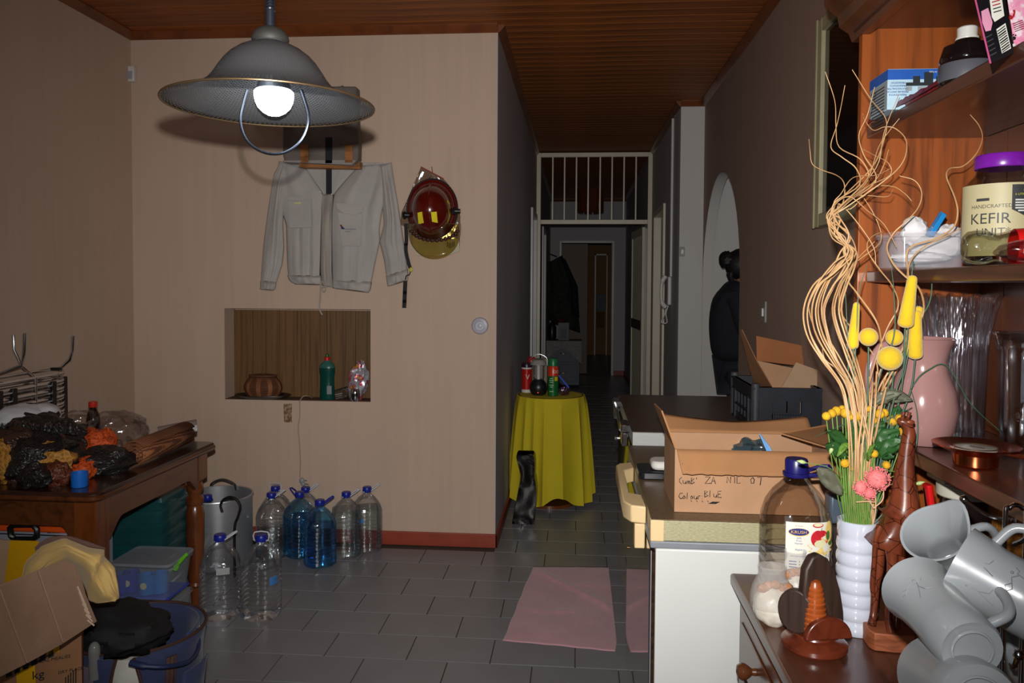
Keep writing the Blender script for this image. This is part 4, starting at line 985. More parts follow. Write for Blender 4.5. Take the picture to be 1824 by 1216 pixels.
cardboard('cardboard_flap', C(160, 128, 106), 0)
pl('flap', [(-30, 1055, 1.55), (0, 1042, 1.6), (60, 1018, 1.72), (112, 998, 1.8), (128, 1004, 1.81), (142, 1030, 1.81), (150, 1060, 1.81), (170, 1108, 1.82), (112, 1146, 1.72), (50, 1180, 1.62), (-40, 1225, 1.5)], (0, .006, 0), 'cardboard_flap')
for q0, q1, y_ in (((0, 1050), (48, 1180), 1.59), ((68, 1016), (112, 1144), 1.7)):
    MB().tube([at(*q0, y_), at(*q1, y_)], .0018, 5).build('crease', 'cardboard_flap', cbx)
M_('flute_light', C(196, 170, 148), .8)
for i in range(7):
    MB().tube([at(138+i*3, 1050+i*10-6, 1.80), at(150+i*3, 1072+i*7, 1.80)], .002, 5).build('torn_flute', 'flute_light', cbx)
pl('back_flap', [(-30, 955, 2.3), (8, 962, 2.3), (66, 965, 2.32), (66, 1060, 2.3), (-30, 1060, 2.3)], (0, .006, 0), 'cardboard_light')
M_('tape_yellow', C(212, 160, 16), .3, .06)
pl('tape', [(18, 962, 2.29), (70, 963, 2.29), (45, 1035, 2.29), (8, 1040, 2.29)], (0, -.001, 0), 'tape_yellow')
def bq(nm, pts, mat): MB().quadbox([onb(*p_) for p_ in pts], bn*.0008).build(nm, mat, cbx)
bq('tape', [(28, 1192), (62, 1183), (64, 1216), (30, 1216)], 'tape_yellow'); bq('tape', [(82, 1154), (106, 1150), (106, 1160), (84, 1166)], 'tape_yellow')
RB = lambda px, py: Matrix.Translation(onb(px, py, .003)) @ Matrix.Rotation(BA, 4, 'Z') @ Matrix.Rotation(PI/2, 4, 'X')
txt('MADE FROM REAL MEALIES', .0085, RB(68, 1181), 'ink_black', cbx)
txt('kg', .022, RB(68, 1208), 'ink_black', cbx)
txt('DRY PLACE', .008, RB(126, 1196), 'ink_black', cbx)
for i in range(6): bq('printed_mark', [(10+i*15, 1196-i*7), (20+i*15, 1191-i*7), (21+i*15, 1203-i*7), (11+i*15, 1207-i*7)], 'ink_black')
for i in range(5): bq('printed_mark', [(116+i*4.5, 1206-i*4), (118+i*4.5, 1205-i*4), (118+i*4.5, 1216), (116+i*4.5, 1216)], 'ink_black')
# yellow cloth
M_('yellow_cloth', C(206, 172, 104), .85, .05, 4, bump=.25, bscale=14, sheen=.2)
yt = thing('yellow_cloth', 'pale yellow cotton garment with a brown hem folded over the cardboard flap', 'cloth', at(130, 1030, 1.95))
spine = [((35, 1050), (48, 1060)), ((45, 1000), (70, 1038)), ((75, 972), (95, 1015)), ((115, 958), (120, 1002)), ((160, 975), (140, 1020)), ((186, 978), (148, 1040)), ((186, 990), (155, 1055)), ((204, 1010), (158, 1068)), ((210, 1040), (172, 1074)), ((212, 1064), (205, 1070))]
def yc(u, v):
    k_ = u*(len(spine)-1); i = min(int(k_), len(spine)-2); f = k_-i
    a = [spine[i][0][j]*(1-f)+spine[i+1][0][j]*f for j in (0, 1)]; b = [spine[i][1][j]*(1-f)+spine[i+1][1][j]*f for j in (0, 1)]
    x = a[0]+(b[0]-a[0])*v; y = a[1]+(b[1]-a[1])*v
    return at(x, y, 1.93-.06*math.sin(PI*u)*math.sin(PI*v)-.02*ns(u*5, v*2, 4)-.009*ns(u*3+v*5, v*7, 8)+.03*v-.05*v*u)
MB().grid(yc, 50, 20).build('cloth_fold', 'yellow_cloth', yt, solid=.004)
hemp = [at(x, y, 1.97) for x, y in [(62, 974), (80, 960), (100, 955), (122, 955), (150, 963), (175, 972), (186, 976)]]
P = smooth_path(hemp, 6); mb = MB()
for i, (a, b) in enumerate(zip(P, P[1:])): w0 = .018*math.sin(PI*min(1, (i+2)/len(P)*1.1))+.006; mb.quadbox([a-Vector((0, 0, w0)), b-Vector((0, 0, w0)), b, a], (0, .004, 0))
mb.build('brown_hem', M_('hem_brown', C(112, 82, 74), .85), yt)
# ================================================================ gate and things in the hall
GY = 8.1
gt = thing('security_gate', 'white steel burglar-bar transom across the hall with an open doorway below', 'gate', (.165, GY, 0))
gx0, gx1 = XH+.004, XG-.004
MB().box((gx0, GY-.02, 0), (gx0+.045, GY+.02, 2.785)).build('post', 'cream_gloss', gt, bevel=.003)
MB().box((gx1-.045, GY-.02, 0), (gx1, GY+.02, 2.785)).build('post', 'cream_gloss', gt, bevel=.003)
for z in (2.74, 2.055): MB().box((gx0+.045, GY-.02, z), (gx1-.045, GY+.02, z+.045)).build('rail', 'cream_gloss', gt, bevel=.003)
for i in range(8):
    x = gx0+.045+(gx1-gx0-.09)*(i+1)/9; MB().box((x-.007, GY-.007, 2.1), (x+.007, GY+.007, 2.74)).build('bar', 'cream_gloss', gt)
# the louvred door leaf standing open on the right, behind the gate
gd = thing('louvre_door', 'cream slatted door leaf folded open along the right side of the hall behind the gate', 'door', (.7, 8.5, 0))
A_ = Vector((.695, 8.16, 0)); B_ = Vector((.64, 9.0, 0)); dd = (B_-A_).normalized(); LM = Matrix((dd, Vector((-dd.y, dd.x, 0)), Vector((0, 0, 1)))).transposed().to_4x4(); LM.translation = A_
Ld = (B_-A_).length
for a, b in ((0, .07), (Ld-.07, Ld)): MB().box((a, 0, .02), (b, .03, 2.03), LM).build('stile', 'cream_gloss', gd)
for z0_, z1_ in ((.02, .12), (.96, 1.06), (1.95, 2.03)): MB().box((.07, 0, z0_), (Ld-.07, .03, z1_), LM).build('rail', 'cream_gloss' if z0_ != .96 else M_('mid_rail_brown', C(90, 74, 62), .5), gd)
for i in range(9):
    x = .08+i*(Ld-.16)/9
    for z0_, z1_ in ((.12, .96), (1.06, 1.95)): MB().box((x, .006, z0_), (x+(Ld-.16)/9-.012, .022, z1_), LM).build('slat', 'cream_gloss', gd)
# yellow covered round table
YT = Vector((-.165, 5.08, 0)); TR_ = .218; TH = .716
tb2 = thing('round_table', 'small round side table hidden under the yellow cloth at the hall entrance', 'table', YT)
MB().lathe([(.0001, TH-.025), (TR_-.004, TH-.025), (TR_-.004, TH-.003), (.0001, TH-.003)], 36, T(*YT)).build('table_top', 'table_wood', tb2)
MB().lathe([(.025, .02), (.025, TH-.026)], 16, T(*YT)).build('pedestal', 'table_leg_wood', tb2)
MB().lathe([(.0001, .0), (.16, .0), (.16, .02), (.0001, .022)], 28, T(*YT)).build('foot', 'table_leg_wood', tb2)
M_('yellow_table_cloth', C(204, 186, 28), .85, .05, 6, bump=.15, bscale=80)
def tc_(u, v):
    a = 2*PI*u
    if v < .15: k = v/.15; return YT+Vector((TR_*k*math.cos(a), TR_*k*math.sin(a), TH))
    k = (v-.15)/.85; f = (1-2*abs(math.sin(a*8+1.1*math.sin(a*3)))**.7)*.75+.35*math.sin(a*5+2)
    r = TR_+.004+.05*k**.8+.024*f*k**.45
    z = TH-.004-(TH-.035-.07*(.5+.5*math.sin(4*a+.6))**2)*k
    return YT+Vector((r*math.cos(a), r*math.sin(a), z))
o = MB().grid(tc_, 180, 20).build('table_cloth', 'yellow_table_cloth', base=tuple(YT)); tag(o, 'bright mustard-yellow cloth falling in folds over the small round table', 'tablecloth')
ZT = TH+.0015
def onT(px, py): p_ = onz(px, py, ZT); return p_
# items on it
c = onT(938, 698); rc = thing('red_can', 'red and white canister with a dark lid at the left edge of the yellow table', 'can', c)
k_ = lambda w_: w_/1391*5.0
MB().lathe([(k_(9.5), 0), (k_(9.5), .02)], 20, T(*c)).build('base_band', 'white_gloss', rc)
MB().lathe([(k_(9.5), .0205), (k_(9.5), .16)], 20, T(*c)).build('can_body', M_('can_red', C(178, 24, 22), .3, .05), rc)
MB().lathe([(k_(9.6), .155), (k_(9.6), .165)], 20, T(*c)).build('band', 'white_gloss', rc)
MB().lathe([(k_(9.9), .1655), (k_(9.9), .19), (k_(9), .195)], 20, T(*c)).build('lid', M_('lid_purple', C(46, 20, 50), .3), rc)
txt('V', .03, FW(c+Vector((.008, -k_(9.5)-.002, .09))), 'white_gloss', rc, 'emblem')
c = onT(946, 696); o = MB().lathe([(.03, 0), (.03, .19), (.026, .215), (.02, .225), (.0001, .23)], 18, T(c.x, c.y+.03, ZT)).build('red_cap_can', 'can_red', base=(c.x, c.y+.03, ZT)); tag(o, 'red rounded canister behind the red and white one on the yellow table', 'can')
c = onT(959, 703); ln = thing('camping_lantern', 'battery lantern with a black round base and clear chimney on the yellow table', 'lantern', c)
MB().lathe([(.035, 0), (.046, .006), (.056, .03), (.058, .05), (.053, .075), (.035, .098), (.034, .102)], 26, T(*c)).build('lantern_base', 'black_plastic', ln)
MB().open().lathe([(.036, .1025), (.04, .13), (.04, .195)], 26, T(*c)).build('chimney', 'clear_glass', ln)
MB().lathe([(.012, .1025), (.012, .19)], 12, T(*c)).build('lamp_tube', M_('tube_white', C(210, 210, 205), .4), ln)
for i in range(4):
    a = PI/4+PI/2*i; MB().tube([c+Vector((.042*math.cos(a), .042*math.sin(a), .1)), c+Vector((.042*math.cos(a), .042*math.sin(a), .198))], .003, 6).build('guard_rod', 'steel', ln)
MB().lathe([(.055, .1955), (.054, .202), (.036, .226), (.02, .23), (.0001, .232)], 26, T(*c)).build('lantern_lid', M_('lantern_grey', C(150, 148, 142), .4), ln)
MB().tube(smooth_path([c+Vector(p_) for p_ in ((-.052, 0, .19), (-.05, 0, .235), (0, 0, .262), (.05, 0, .24), (.055, 0, .19))], 6), .0025, 6).build('handle', 'steel', ln)
MB().ball(c+Vector((0, -.0565, .022)), .003, 8, 6).build('indicator_light', M_('led_red', C(255, 40, 20), .4, emit=((1, .1, .05, 1), 1.5)), ln)
c = onT(958, 690); c = Vector((c.x+.02, 5.2, ZT)); o = MB().lathe([(.05, 0), (.052, .01), (.052, .2), (.046, .215), (.03, .215)], 24, T(*c)).build('cream_tub', M_('tub_cream', C(170, 160, 140), .5), base=tuple(c)); tag(o, 'cream round tub standing behind the lantern on the yellow table', 'tub')
c = onT(985, 705); sp = thing('spray_can', 'green and red insect spray can with a green cap on the yellow table', 'spray can', c)
r_ = k_(9.5)
MB().lathe([(r_*.95, 0), (r_, .004)], 22, T(*c)).build('base_ring', 'steel', sp)
MB().lathe([(r_, .0045), (r_, .13)], 22, T(*c)).build('can_body', M_('can_green', C(16, 100, 44), .3), sp)
MB().lathe([(r_, .1305), (r_, .185), (r_*.9, .192)], 22, T(*c)).build('can_band', M_('can_redorange', C(214, 52, 24), .3), sp)
MB().lathe([(r_*.93, .1925), (r_*.93, .235), (r_*.8, .242), (.0001, .243)], 22, T(*c)).build('cap', M_('cap_green', C(20, 110, 60), .35), sp)
def cyl(c, r, a0): return lambda v: c+Vector((r*math.sin(a0+v.x/r), -r*math.cos(a0+v.x/r), v.y))
txt('DOOM', .021, None, 'white_gloss', sp, fn=cyl(c+Vector((0, 0, .148)), r_+.0012, rad(4)), sx=.85, align='LEFT')
for z, w_ in ((.112, .02), (.1, .03), (.088, .024), (.07, .03), (.058, .018), (.03, .026)):
    MB().grid(lambda u, v: cyl(c+Vector((0, 0, z)), r_+.001, -.3)(Vector(((u-.5)*w_, v*.006, 0))), 6, 1).build('printed_line', M_('can_pale', C(150, 190, 150), .4), sp)
MB().grid(lambda u, v: cyl(c+Vector((0, 0, .1)), r_+.001, .65)(Vector(((u-.5)*.024, v*.026, 0))), 6, 1).build('printed_patch', M_('can_yellow', C(222, 190, 30), .4), sp)
lump('plastic_bag', 1005, 696, ZT+.028, (.04, .035, .028), clear('purple_bag', (.66, .42, .68, 1), .1, .2, 1, 20, 1.3), 41, 'small crumpled purple plastic bag beside the green spray can', 'bag')
p_ = onT(1008, 690); o = MB().tube([at(995, 668, 4.98), at(1013, 690, 4.98)], .006, 8).build('blue_pen', M_('pen_blue', C(50, 80, 190), .35), base=tuple(p_)); tag(o, 'thin blue stick standing in the purple bag behind the spray can', 'stick')
# black glossy case on the floor
bc2 = onz(936, 934, 0); bc2.z = .001
m, k, p = newmat('wrapped_black'); p.inputs['Base Color'].default_value = C(16, 11, 10); p.inputs['Roughness'].default_value = .16
k.l.new(k.bump(k.noise(k.tex(), 60, 2), .1, .003), p.inputs['Normal']); MATS['wrapped_black'] = m
side = [(0, 0), (.14, 0), (.15, .15), (.14, .27), (.15, .34), (.145, .41), (.13, .415), (.02, .405), (.0, .39), (.01, .34), (.0, .28), (-.004, .2)]
MBk = MB()
MBk.prism([(y, z) for y, z in side], -.058, .058, Matrix(((0, 0, 1, bc2.x), (1, 0, 0, bc2.y-.02), (0, 1, 0, 0), (0, 0, 0, 1))) )
bmk = MB()
prof_w = [(0, .064), (.05, .064), (.12, .063), (.2, .058), (.25, .05), (.29, .044), (.33, .05), (.37, .055), (.4, .057), (.412, .05)]
def bcase(u, v):
    i = v*(len(prof_w)-1); a = min(int(i), len(prof_w)-2); f = i-a; z = prof_w[a][0]*(1-f)+prof_w[a+1][0]*f; w_ = prof_w[a][1]*(1-f)+prof_w[a+1][1]*f
    off = .022*math.sin(z/.41*PI*1.1-.5)+.01
    t = u*4; s_ = int(t) % 4; g = t-int(t); x, y = [(-1+2*g, -1), (1, -1+2*g), (1-2*g, 1), (-1, 1-2*g)][s_]
    x *= 1-.08*abs(y)**4; return Vector((bc2.x+x*w_+off-.02, bc2.y+.07+y*.07+.006*ns(z*20, u*8), z+.002))
bmk.grid(bcase, 32, 30).lathe([(.0001, 0), (.05, 0)], 4, T(bc2.x-.012, bc2.y+.07, .414), sq=5)
o = bmk.build('black_case', 'wrapped_black', base=tuple(bc2)); tag(o, 'glossy black upright case on the tiles in front of the yellow tablecloth', 'case')
MB().box((bc2.x-.07, bc2.y+.002, .005), (bc2.x+.05, bc2.y+.15, .03)).build('case_foot', 'black_rubber', o)
# intercom phone + conduit
cd2 = MB().tube([Vector((XG-.012, 6.35, ZC-.045)), Vector((XG-.012, 6.35, 1.5))], .011, 10).build('conduit', 'white_gloss', base=(XG-.012, 6.35, 1.5)); tag(cd2, 'white cable conduit running down the hall wall beside the pale pier', 'conduit')
ip = thing('intercom_phone', 'white intercom handset mounted on the hall wall at the foot of the conduit', 'phone', (XG, 6.45, 1.33))
MB().box((XG-.03, 6.39, 1.27), (XG-.001, 6.5, 1.5)).build('wall_unit', 'white_gloss', ip, bevel=.008)
MB().tube(smooth_path([Vector((XG-.045, 6.43, 1.505)), Vector((XG-.07, 6.43, 1.46)), Vector((XG-.078, 6.43, 1.38)), Vector((XG-.07, 6.43, 1.29)), Vector((XG-.04, 6.43, 1.25))], 5), [.02]*6+[.014]*9+[.02]*6, 10).build('handset', 'white_gloss', ip)
MB().tube(smooth_path([Vector((XG-.04, 6.43, 1.24)), Vector((XG-.05, 6.42, 1.19)), Vector((XG-.075, 6.42, 1.13)), Vector((XG-.03, 6.42, 1.128)), Vector((XG-.038, 6.43, 1.2)), Vector((XG-.02, 6.43, 1.265))], 6), .0045, 6).build('cord', 'white_gloss', ip)
# switches
s = at(1215, 448, YC-.002); sw = thing('light_switch', 'small white light switch on the pale pier by the arch', 'switch', s)
MB().box((s.x-.018, YC-.012, s.z-.035), (s.x+.018, YC-.001, s.z+.035)).build('switch_plate', M_('plate_beige', C(150, 148, 142), .4), sw, bevel=.003); MB().box((s.x-.009, YC-.017, s.z-.016), (s.x+.009, YC-.0125, s.z+.014)).build('rocker', M_('rocker_white', C(235, 235, 240), .3), sw, bevel=.002)
s = onx(1362, 556, XR-.002); sw = thing('light_switch', 'narrow light switch on the brown right wall above the black crate', 'switch', s)
MB().box((XR-.01, s.y-.04, s.z-.05), (XR-.001, s.y+.04, s.z+.055)).build('switch_plate', 'plate_beige', sw, bevel=.003); MB().box((XR-.017, s.y-.012, s.z-.02), (XR-.0105, s.y+.012, s.z+.02)).build('rocker', 'rocker_white', sw, bevel=.002)
# hall pendant
hl = at(1052, 352, 9.9); hz_ = hl.z
hp2 = thing('hall_pendant', 'amber glass petal pendant lamp hanging in the hall beyond the gate', 'lamp', (hl.x, 9.9, hz_))
MB().tube([Vector((hl.x, 9.9, ZC-.002)), Vector((hl.x, 9.9, hz_+.05))], .008, 8).build('rod', 'rim_brass', hp2)
MB().lathe([(.0001, .1), (.05, .09), (.11, .06), (.12, .05), (.0001, .05)], 20, T(hl.x, 9.9, hz_)).build('canopy', 'rim_brass', hp2)
frosted('amber_glass', C(96, 46, 22), .9, .2)
for i in range(8):
    a = 2*PI*i/8+.2; Mx = TR((hl.x+.15*math.cos(a), 9.9+.15*math.sin(a), hz_-.03), 0, 0, a)
    MB().box((-.006, -.052, -.15), (.006, .052, .13), Mx).build('petal', 'amber_glass', hp2, bevel=.005)
# dresser with lace cloth at the end of the hall
dy0 = 10.85; dx0, dx1 = XH+.01, at(1036, 640, dy0).x; dz = .655
dr = thing('hall_dresser', 'dark low dresser with drawers standing at the left near the end of the hall', 'dresser', ((dx0+dx1)/2, dy0+.2, 0))
M_('dark_paint', C(92, 98, 112), .5)
MB().box((dx0, dy0+.01, .04), (dx1-.03, dy0+.42, dz-.02)).build('carcass', 'dark_paint', dr, bevel=.004)
MB().box((dx0, dy0, dz-.02), (dx1-.02, dy0+.43, dz)).build('dresser_top', 'dark_paint', dr, bevel=.004)
for i in range(2):
    z0_ = .09+i*.27; MB().box((dx0+.03, dy0-.004, z0_), (dx1-.06, dy0+.0095, z0_+.24)).build('drawer', 'dark_paint', dr, bevel=.004)
    MB().tube(smooth_path([Vector((dx0+.2, dy0-.006, z0_+.13)), Vector((dx0+.21, dy0-.022, z0_+.12)), Vector((dx0+.26, dy0-.022, z0_+.12)), Vector((dx0+.27, dy0-.006, z0_+.13))], 4), .005, 6).build('drawer_handle', 'rim_brass', bpy.data.objects[[c.name for c in dr.children if c.name.startswith('drawer')][-1]])
M_('lace', C(150, 150, 150), .9, .2, 30, bump=.5, bscale=90)
def lace(u, v):
    x = dx0+(dx1-.0-dx0)*u
    if v < .3: return Vector((x, dy0+.4-(v/.3)*.41, dz+.003))
    k_ = (v-.3)/.7; return Vector((x+.01*ns(u*8, 2), dy0-.016-.006*math.sin(u*20), dz+.002-k_*(.1+.2*abs(2*u-.9)**1.4)))
o = MB().grid(lace, 40, 10).build('lace_cloth', 'lace', base=(.0, dy0, dz)); tag(o, 'grey lace cloth with a scalloped edge on the dresser at the end of the hall', 'cloth')
c = at(1004, 590, dy0+.1); o = MB().box((c.x-.075, dy0+.08, dz+.006), (c.x+.075, dy0+.2, dz+.25)).build('picture_box', M_('box_pale', C(110, 112, 118), .5), base=(c.x, dy0+.1, dz)); tag(o, 'pale box with a picture standing on the hall dresser', 'box')
MB().box((c.x-.05, dy0+.076, dz+.03), (c.x+.04, dy0+.0795, dz+.17)).build('picture', M_('pic_blue', C(70, 84, 100), .5, .4, 30), o)
c = at(983, 595, dy0+.1); o = MB().lathe([(.05, 0), (.06, .05), (.06, .18), (.03, .24), (.0001, .25)], 18, T(c.x, dy0+.15, dz+.006)).build('black_jar', 'black_plastic', base=(c.x, dy0+.15, dz)); tag(o, 'black jar at the left of the pale picture box on the hall dresser', 'jar')
o = lump('red_cloth', 996, 560, 1.0, (.06, .04, .03), M_('dull_red', C(90, 24, 20), .7), 5, 'small dull red object on top of the pale box in the hall', 'cloth'); c = at(1000, 562, dy0+.14); o.location = (c.x, dy0+.14, dz+.252)
# jacket on the hall end
M_('camo', C(44, 46, 40), .9, .5, 14)
cm = thing('dark_coat', 'dark camouflage coat hanging in the shade at the left of the hall end', 'coat', (at(1000, 500, 11.6).x, 11.6, 1.0))
def coat(u, v):
    L = [(973, 470), (968, 500), (974, 560), (985, 575)]; Rr = [(1000, 455), (1022, 500), (1030, 560), (1033, 592)]
    k_ = v*3; i = min(int(k_), 2); f = k_-i; a = [L[i][j]*(1-f)+L[i+1][j]*f for j in (0, 1)]; b = [Rr[i][j]*(1-f)+Rr[i+1][j]*f for j in (0, 1)]
    return at(a[0]+(b[0]-a[0])*u, a[1]+(b[1]-a[1])*u, 11.6-.14*math.sin(PI*u)-.04*ns(u*6, v*3))
MB().grid(coat, 20, 16).build('coat_body', 'camo', cm, solid=.02)
def slv(u, v):
    L = [(1000, 458), (1016, 500), (1020, 560)]; Rr = [(1006, 462), (1028, 510), (1031, 565)]
    k_ = v*2; i = min(int(k_), 1); f = k_-i; a = [L[i][j]*(1-f)+L[i+1][j]*f for j in (0, 1)]; b = [Rr[i][j]*(1-f)+Rr[i+1][j]*f for j in (0, 1)]
    return at(a[0]+(b[0]-a[0])*u, a[1]+(b[1]-a[1])*u, 11.42-.05*math.sin(PI*u))
MB().grid(slv, 8, 10).build('sleeve', M_('coat_navy', C(24, 26, 36), .9), cm, solid=.02)
hk = at(992, 455, 11.7); MB().tube([Vector((hk.x, 11.55, hk.z-.02)), Vector((hk.x-.1, 11.6, hk.z+.02)), Vector((XH+.001, 11.6, hk.z+.03))], .008, 6).build('hanging_hook', 'steel', cm)
# shapes in the lit slit of the far door
c = at(1082, 520, 16.1); o = MB().box((.4, 16.31, .9), (.58, 16.38, 1.25)).build('hanging_towel', M_('towel_pale', C(120, 130, 140), .9), base=(.5, 16.35, .9)); tag(o, 'pale towel glimpsed through the far narrow doorway at the end of the hall', 'towel')
MB().box((.41, 16.305, .55), (.57, 16.375, .88)).build('towel_stripe', M_('towel_ochre', C(120, 80, 30), .9), o)

# ================================================================ pink cloth on the floor
M_('pink_cloth', C(196, 150, 160), .9, .08, 5, bump=.5, bscale=60, sheen=.3)
q = [onz(x, y, .002) for x, y in [(950, 1009), (1104, 1010), (1096, 1160), (895, 1141)]]
def pk(u, v):
    a = q[0].lerp(q[1], u); b = q[3].lerp(q[2], u); p_ = a.lerp(b, v)
    e = min(u, 1-u, v, 1-v)*8; e = min(e, 1)
    r1 = math.exp(-((v-.06-.55*u)/.035)**2); r2 = math.exp(-((v-.62-.04*math.sin(u*5))/.02)**2)*(u < .6); r3 = math.exp(-((v-.3-.02*math.sin(u*7))/.02)**2)*(u > .55)
    p_.x = min(p_.x+.008*ns(v*5, 3), .17); p_.y += .008*ns(u*5, 9)
    p_.z = .003+e*(.004+.012*r1+.007*r2+.007*r3+.004*abs(ns(u*7, v*7, 1))+.003*abs(ns(u*20, v*20, 5))); return p_
o = MB().grid(pk, 70, 60).build('floor_cloth', 'pink_cloth', base=tuple(q[0]), solid=.0015); tag(o, 'creased pale pink cloth spread on the grey tiles beside the freezer', 'cloth')

# ================================================================ the two freezers
m, k, p = newmat('freezer_front'); k.l.new(k.ramp(k.noise(k.tex((1, 20, 20)), 3, 5), [(.3, C(40, 28, 22)), (.7, C(64, 46, 34))]), p.inputs['Base Color']); p.inputs['Roughness'].default_value = .08; p.inputs['Coat Weight'].default_value = 1.0; p.inputs['Coat Roughness'].default_value = .03; MATS['freezer_front'] = m
M_('freezer_white', C(214, 216, 214), .35, .03, 3); wood('formica_brown', C(62, 44, 38), C(88, 64, 54), (2, 14, 2), 2, .4, .1)
m, k, p = newmat('formica_olive'); k.l.new(k.ramp(k.noise(k.tex(), 160, 2), [(.3, C(92, 74, 54)), (.7, C(116, 96, 72))]), p.inputs['Base Color']); p.inputs['Roughness'].default_value = .4; MATS['formica_olive'] = m
m, k, p = newmat('formica_edge'); k.l.new(k.ramp(k.noise(k.tex((1, 1, 6)), 110, 2), [(.3, C(150, 146, 112)), (.7, C(190, 184, 150))]), p.inputs['Base Color']); p.inputs['Roughness'].default_value = .4; MATS['formica_edge'] = m
fx = .19; fy0, fy1, fh = 1.955, 2.86, .84
fz = thing('chest_freezer', 'near white chest freezer with an olive laminate lid, cream handle and glossy brown front', 'freezer', ((fx+.92)/2, 2.4, 0))
MB().box((fx+.012, fy0, .03), (.925, fy1, fh-.075)).build('cabinet', 'freezer_white', fz, bevel=.004)
MB().box((fx, fy0+.004, .05), (fx+.0115, fy1-.004, fh-.085)).build('front_panel', 'freezer_front', fz)
MB().box((fx-.002, fy0-.002, fh-.074), (.925, fy1, fh-.056)).build('gasket', M_('gasket_grey', C(130, 134, 142), .4), fz, bevel=.003)
MB().box((fx+.002, fy0, fh-.055), (.925, fy1, fh-.003)).build('lid', 'formica_edge', fz, bevel=.002)
MB().box((fx, fy0-.002, fh-.0028), (.925, fy1, fh)).build('lid_laminate', 'formica_olive', fz)
MB().box((fx-.002, fy0-.003, fh-.056), (fx+.032, fy0+.03, fh-.002)).build('corner_trim', M_('cream_plastic', C(226, 198, 150), .4, .04), fz, bevel=.002)
MB().tube([Vector((fx-.001, fy0, fh-.08)), Vector((fx-.001, fy0, .05))], .003, 6).build('front_trim', 'chrome', fz)
hz0 = fh-.03
hb = [Vector((fx-.002, 2.62, hz0)), Vector((fx-.042, 2.6, hz0)), Vector((fx-.055, 2.55, hz0)), Vector((fx-.055, 2.18, hz0)), Vector((fx-.045, 2.13, hz0)), Vector((fx-.002, 2.11, hz0))]
def bar(P, w_, h_, nm, mat, par):
    mb = MB()
    for a, b in zip(P, P[1:]):
        d = (b-a).normalized(); s_ = Vector((-d.y, d.x, 0))*w_/2; e_ = d*w_*.3
        mb.quadbox([a-s_-e_-Vector((0, 0, h_/2)), a+s_-e_-Vector((0, 0, h_/2)), b+s_+e_-Vector((0, 0, h_/2)), b-s_+e_-Vector((0, 0, h_/2))], (0, 0, h_))
    return mb.build(nm, mat, par, bevel=.003)
mb = MB()
mb.prism([(fx-.001, 2.62), (fx-.001, 2.54), (fx-.035, 2.50), (fx-.035, 2.23), (fx-.001, 2.21), (fx-.001, 2.09), (fx-.04, 2.1), (fx-.058, 2.14), (fx-.058, 2.57), (fx-.045, 2.60)], hz0-.025, hz0+.022)
mb.build('handle', 'cream_plastic', fz, bevel=.004)
MB().box((fx-.03, 2.1, fh-.125), (fx-.002, 2.15, fh-.058)).build('latch', 'cream_plastic', fz, bevel=.003)
MB().lathe([(.006, 0), (.005, .006), (.0001, .007)], 10, TR((fx, 2.75, .5), 0, -PI/2)).build('lock_pin', 'rim_brass', fz)
for y in (fy0+.06, fy1-.06): MB().lathe([(.02, 0), (.02, .03)], 12, T(fx+.06, y, 0)).build('foot', 'black_rubber', fz)
gx = .215; gy0, gy1, gh = 2.97, 3.99, .87
f2 = thing('chest_freezer', 'far chest freezer with a brown wood-look lid, white lid edge and chrome latches', 'freezer', ((gx+.92)/2, 3.5, 0))
MB().box((gx+.012, gy0, .03), (.925, gy1, gh-.06)).build('cabinet', 'formica_olive', f2, bevel=.004)
MB().box((gx, gy0+.004, .05), (gx+.0115, gy1-.004, gh-.07)).build('front_panel', 'freezer_front', f2)
MB().box((gx, gy0, gh-.058), (.925, gy1, gh-.003)).build('lid', M_('lid_edge_white', C(190, 192, 190), .35, .06, 30, stretch=(1, 1, 8)), f2, bevel=.002)
MB().box((gx-.002, gy0-.002, gh-.0028), (.925, gy1, gh)).build('lid_laminate', 'formica_brown', f2)
for y in (3.85, 3.2):
    MB().box((gx-.035, y-.06, gh-.035), (gx-.001, y+.06, gh-.004)).build('latch', 'chrome', f2, bevel=.005)
    MB().box((gx-.03, y-.045, gh-.095), (gx-.003, y+.045, gh-.04)).build('latch_hasp', 'chrome', f2, bevel=.005)
MB().lathe([(.008, 0), (.007, .012), (.01, .014), (.009, .02), (.0001, .021)], 10, TR((gx-.035, 3.2, gh-.07), 0, -PI/2)).build('lock', 'chrome', f2)
MB().tube([Vector((gx-.02, gy1-.05, gh-.02)), Vector((gx-.03, 3.25, gh-.045))], .007, 8).build('lid_arm', 'steel', f2)
for y in (gy0+.06, gy1-.06): MB().lathe([(.02, 0), (.02, .03)], 12, T(gx+.06, y, 0)).build('foot', 'black_rubber', f2)
# things on near freezer: tablet + white case
a = onz(1139, 850, fh+.001); b = onz(1200, 858, fh+.001); 
o = MB().prism(rounded(a.x-.004, a.y-.03, a.x+.24, a.y+.1, .02), fh+.001, fh+.024).build('black_tablet', M_('tablet_black', C(24, 26, 32), .25), base=(a.x+.1, a.y, fh), bevel=.004); tag(o, 'flat black device lying on the near freezer, half behind the carton', 'device')
o = MB().prism(rounded(a.x+.035, a.y-.015, a.x+.2, a.y+.07, .022), fh+.026, fh+.052).build('white_case', 'white_gloss', base=(a.x+.1, a.y, fh+.025), bevel=.009); tag(o, 'white rounded plastic case lying on top of the flat black device', 'case')

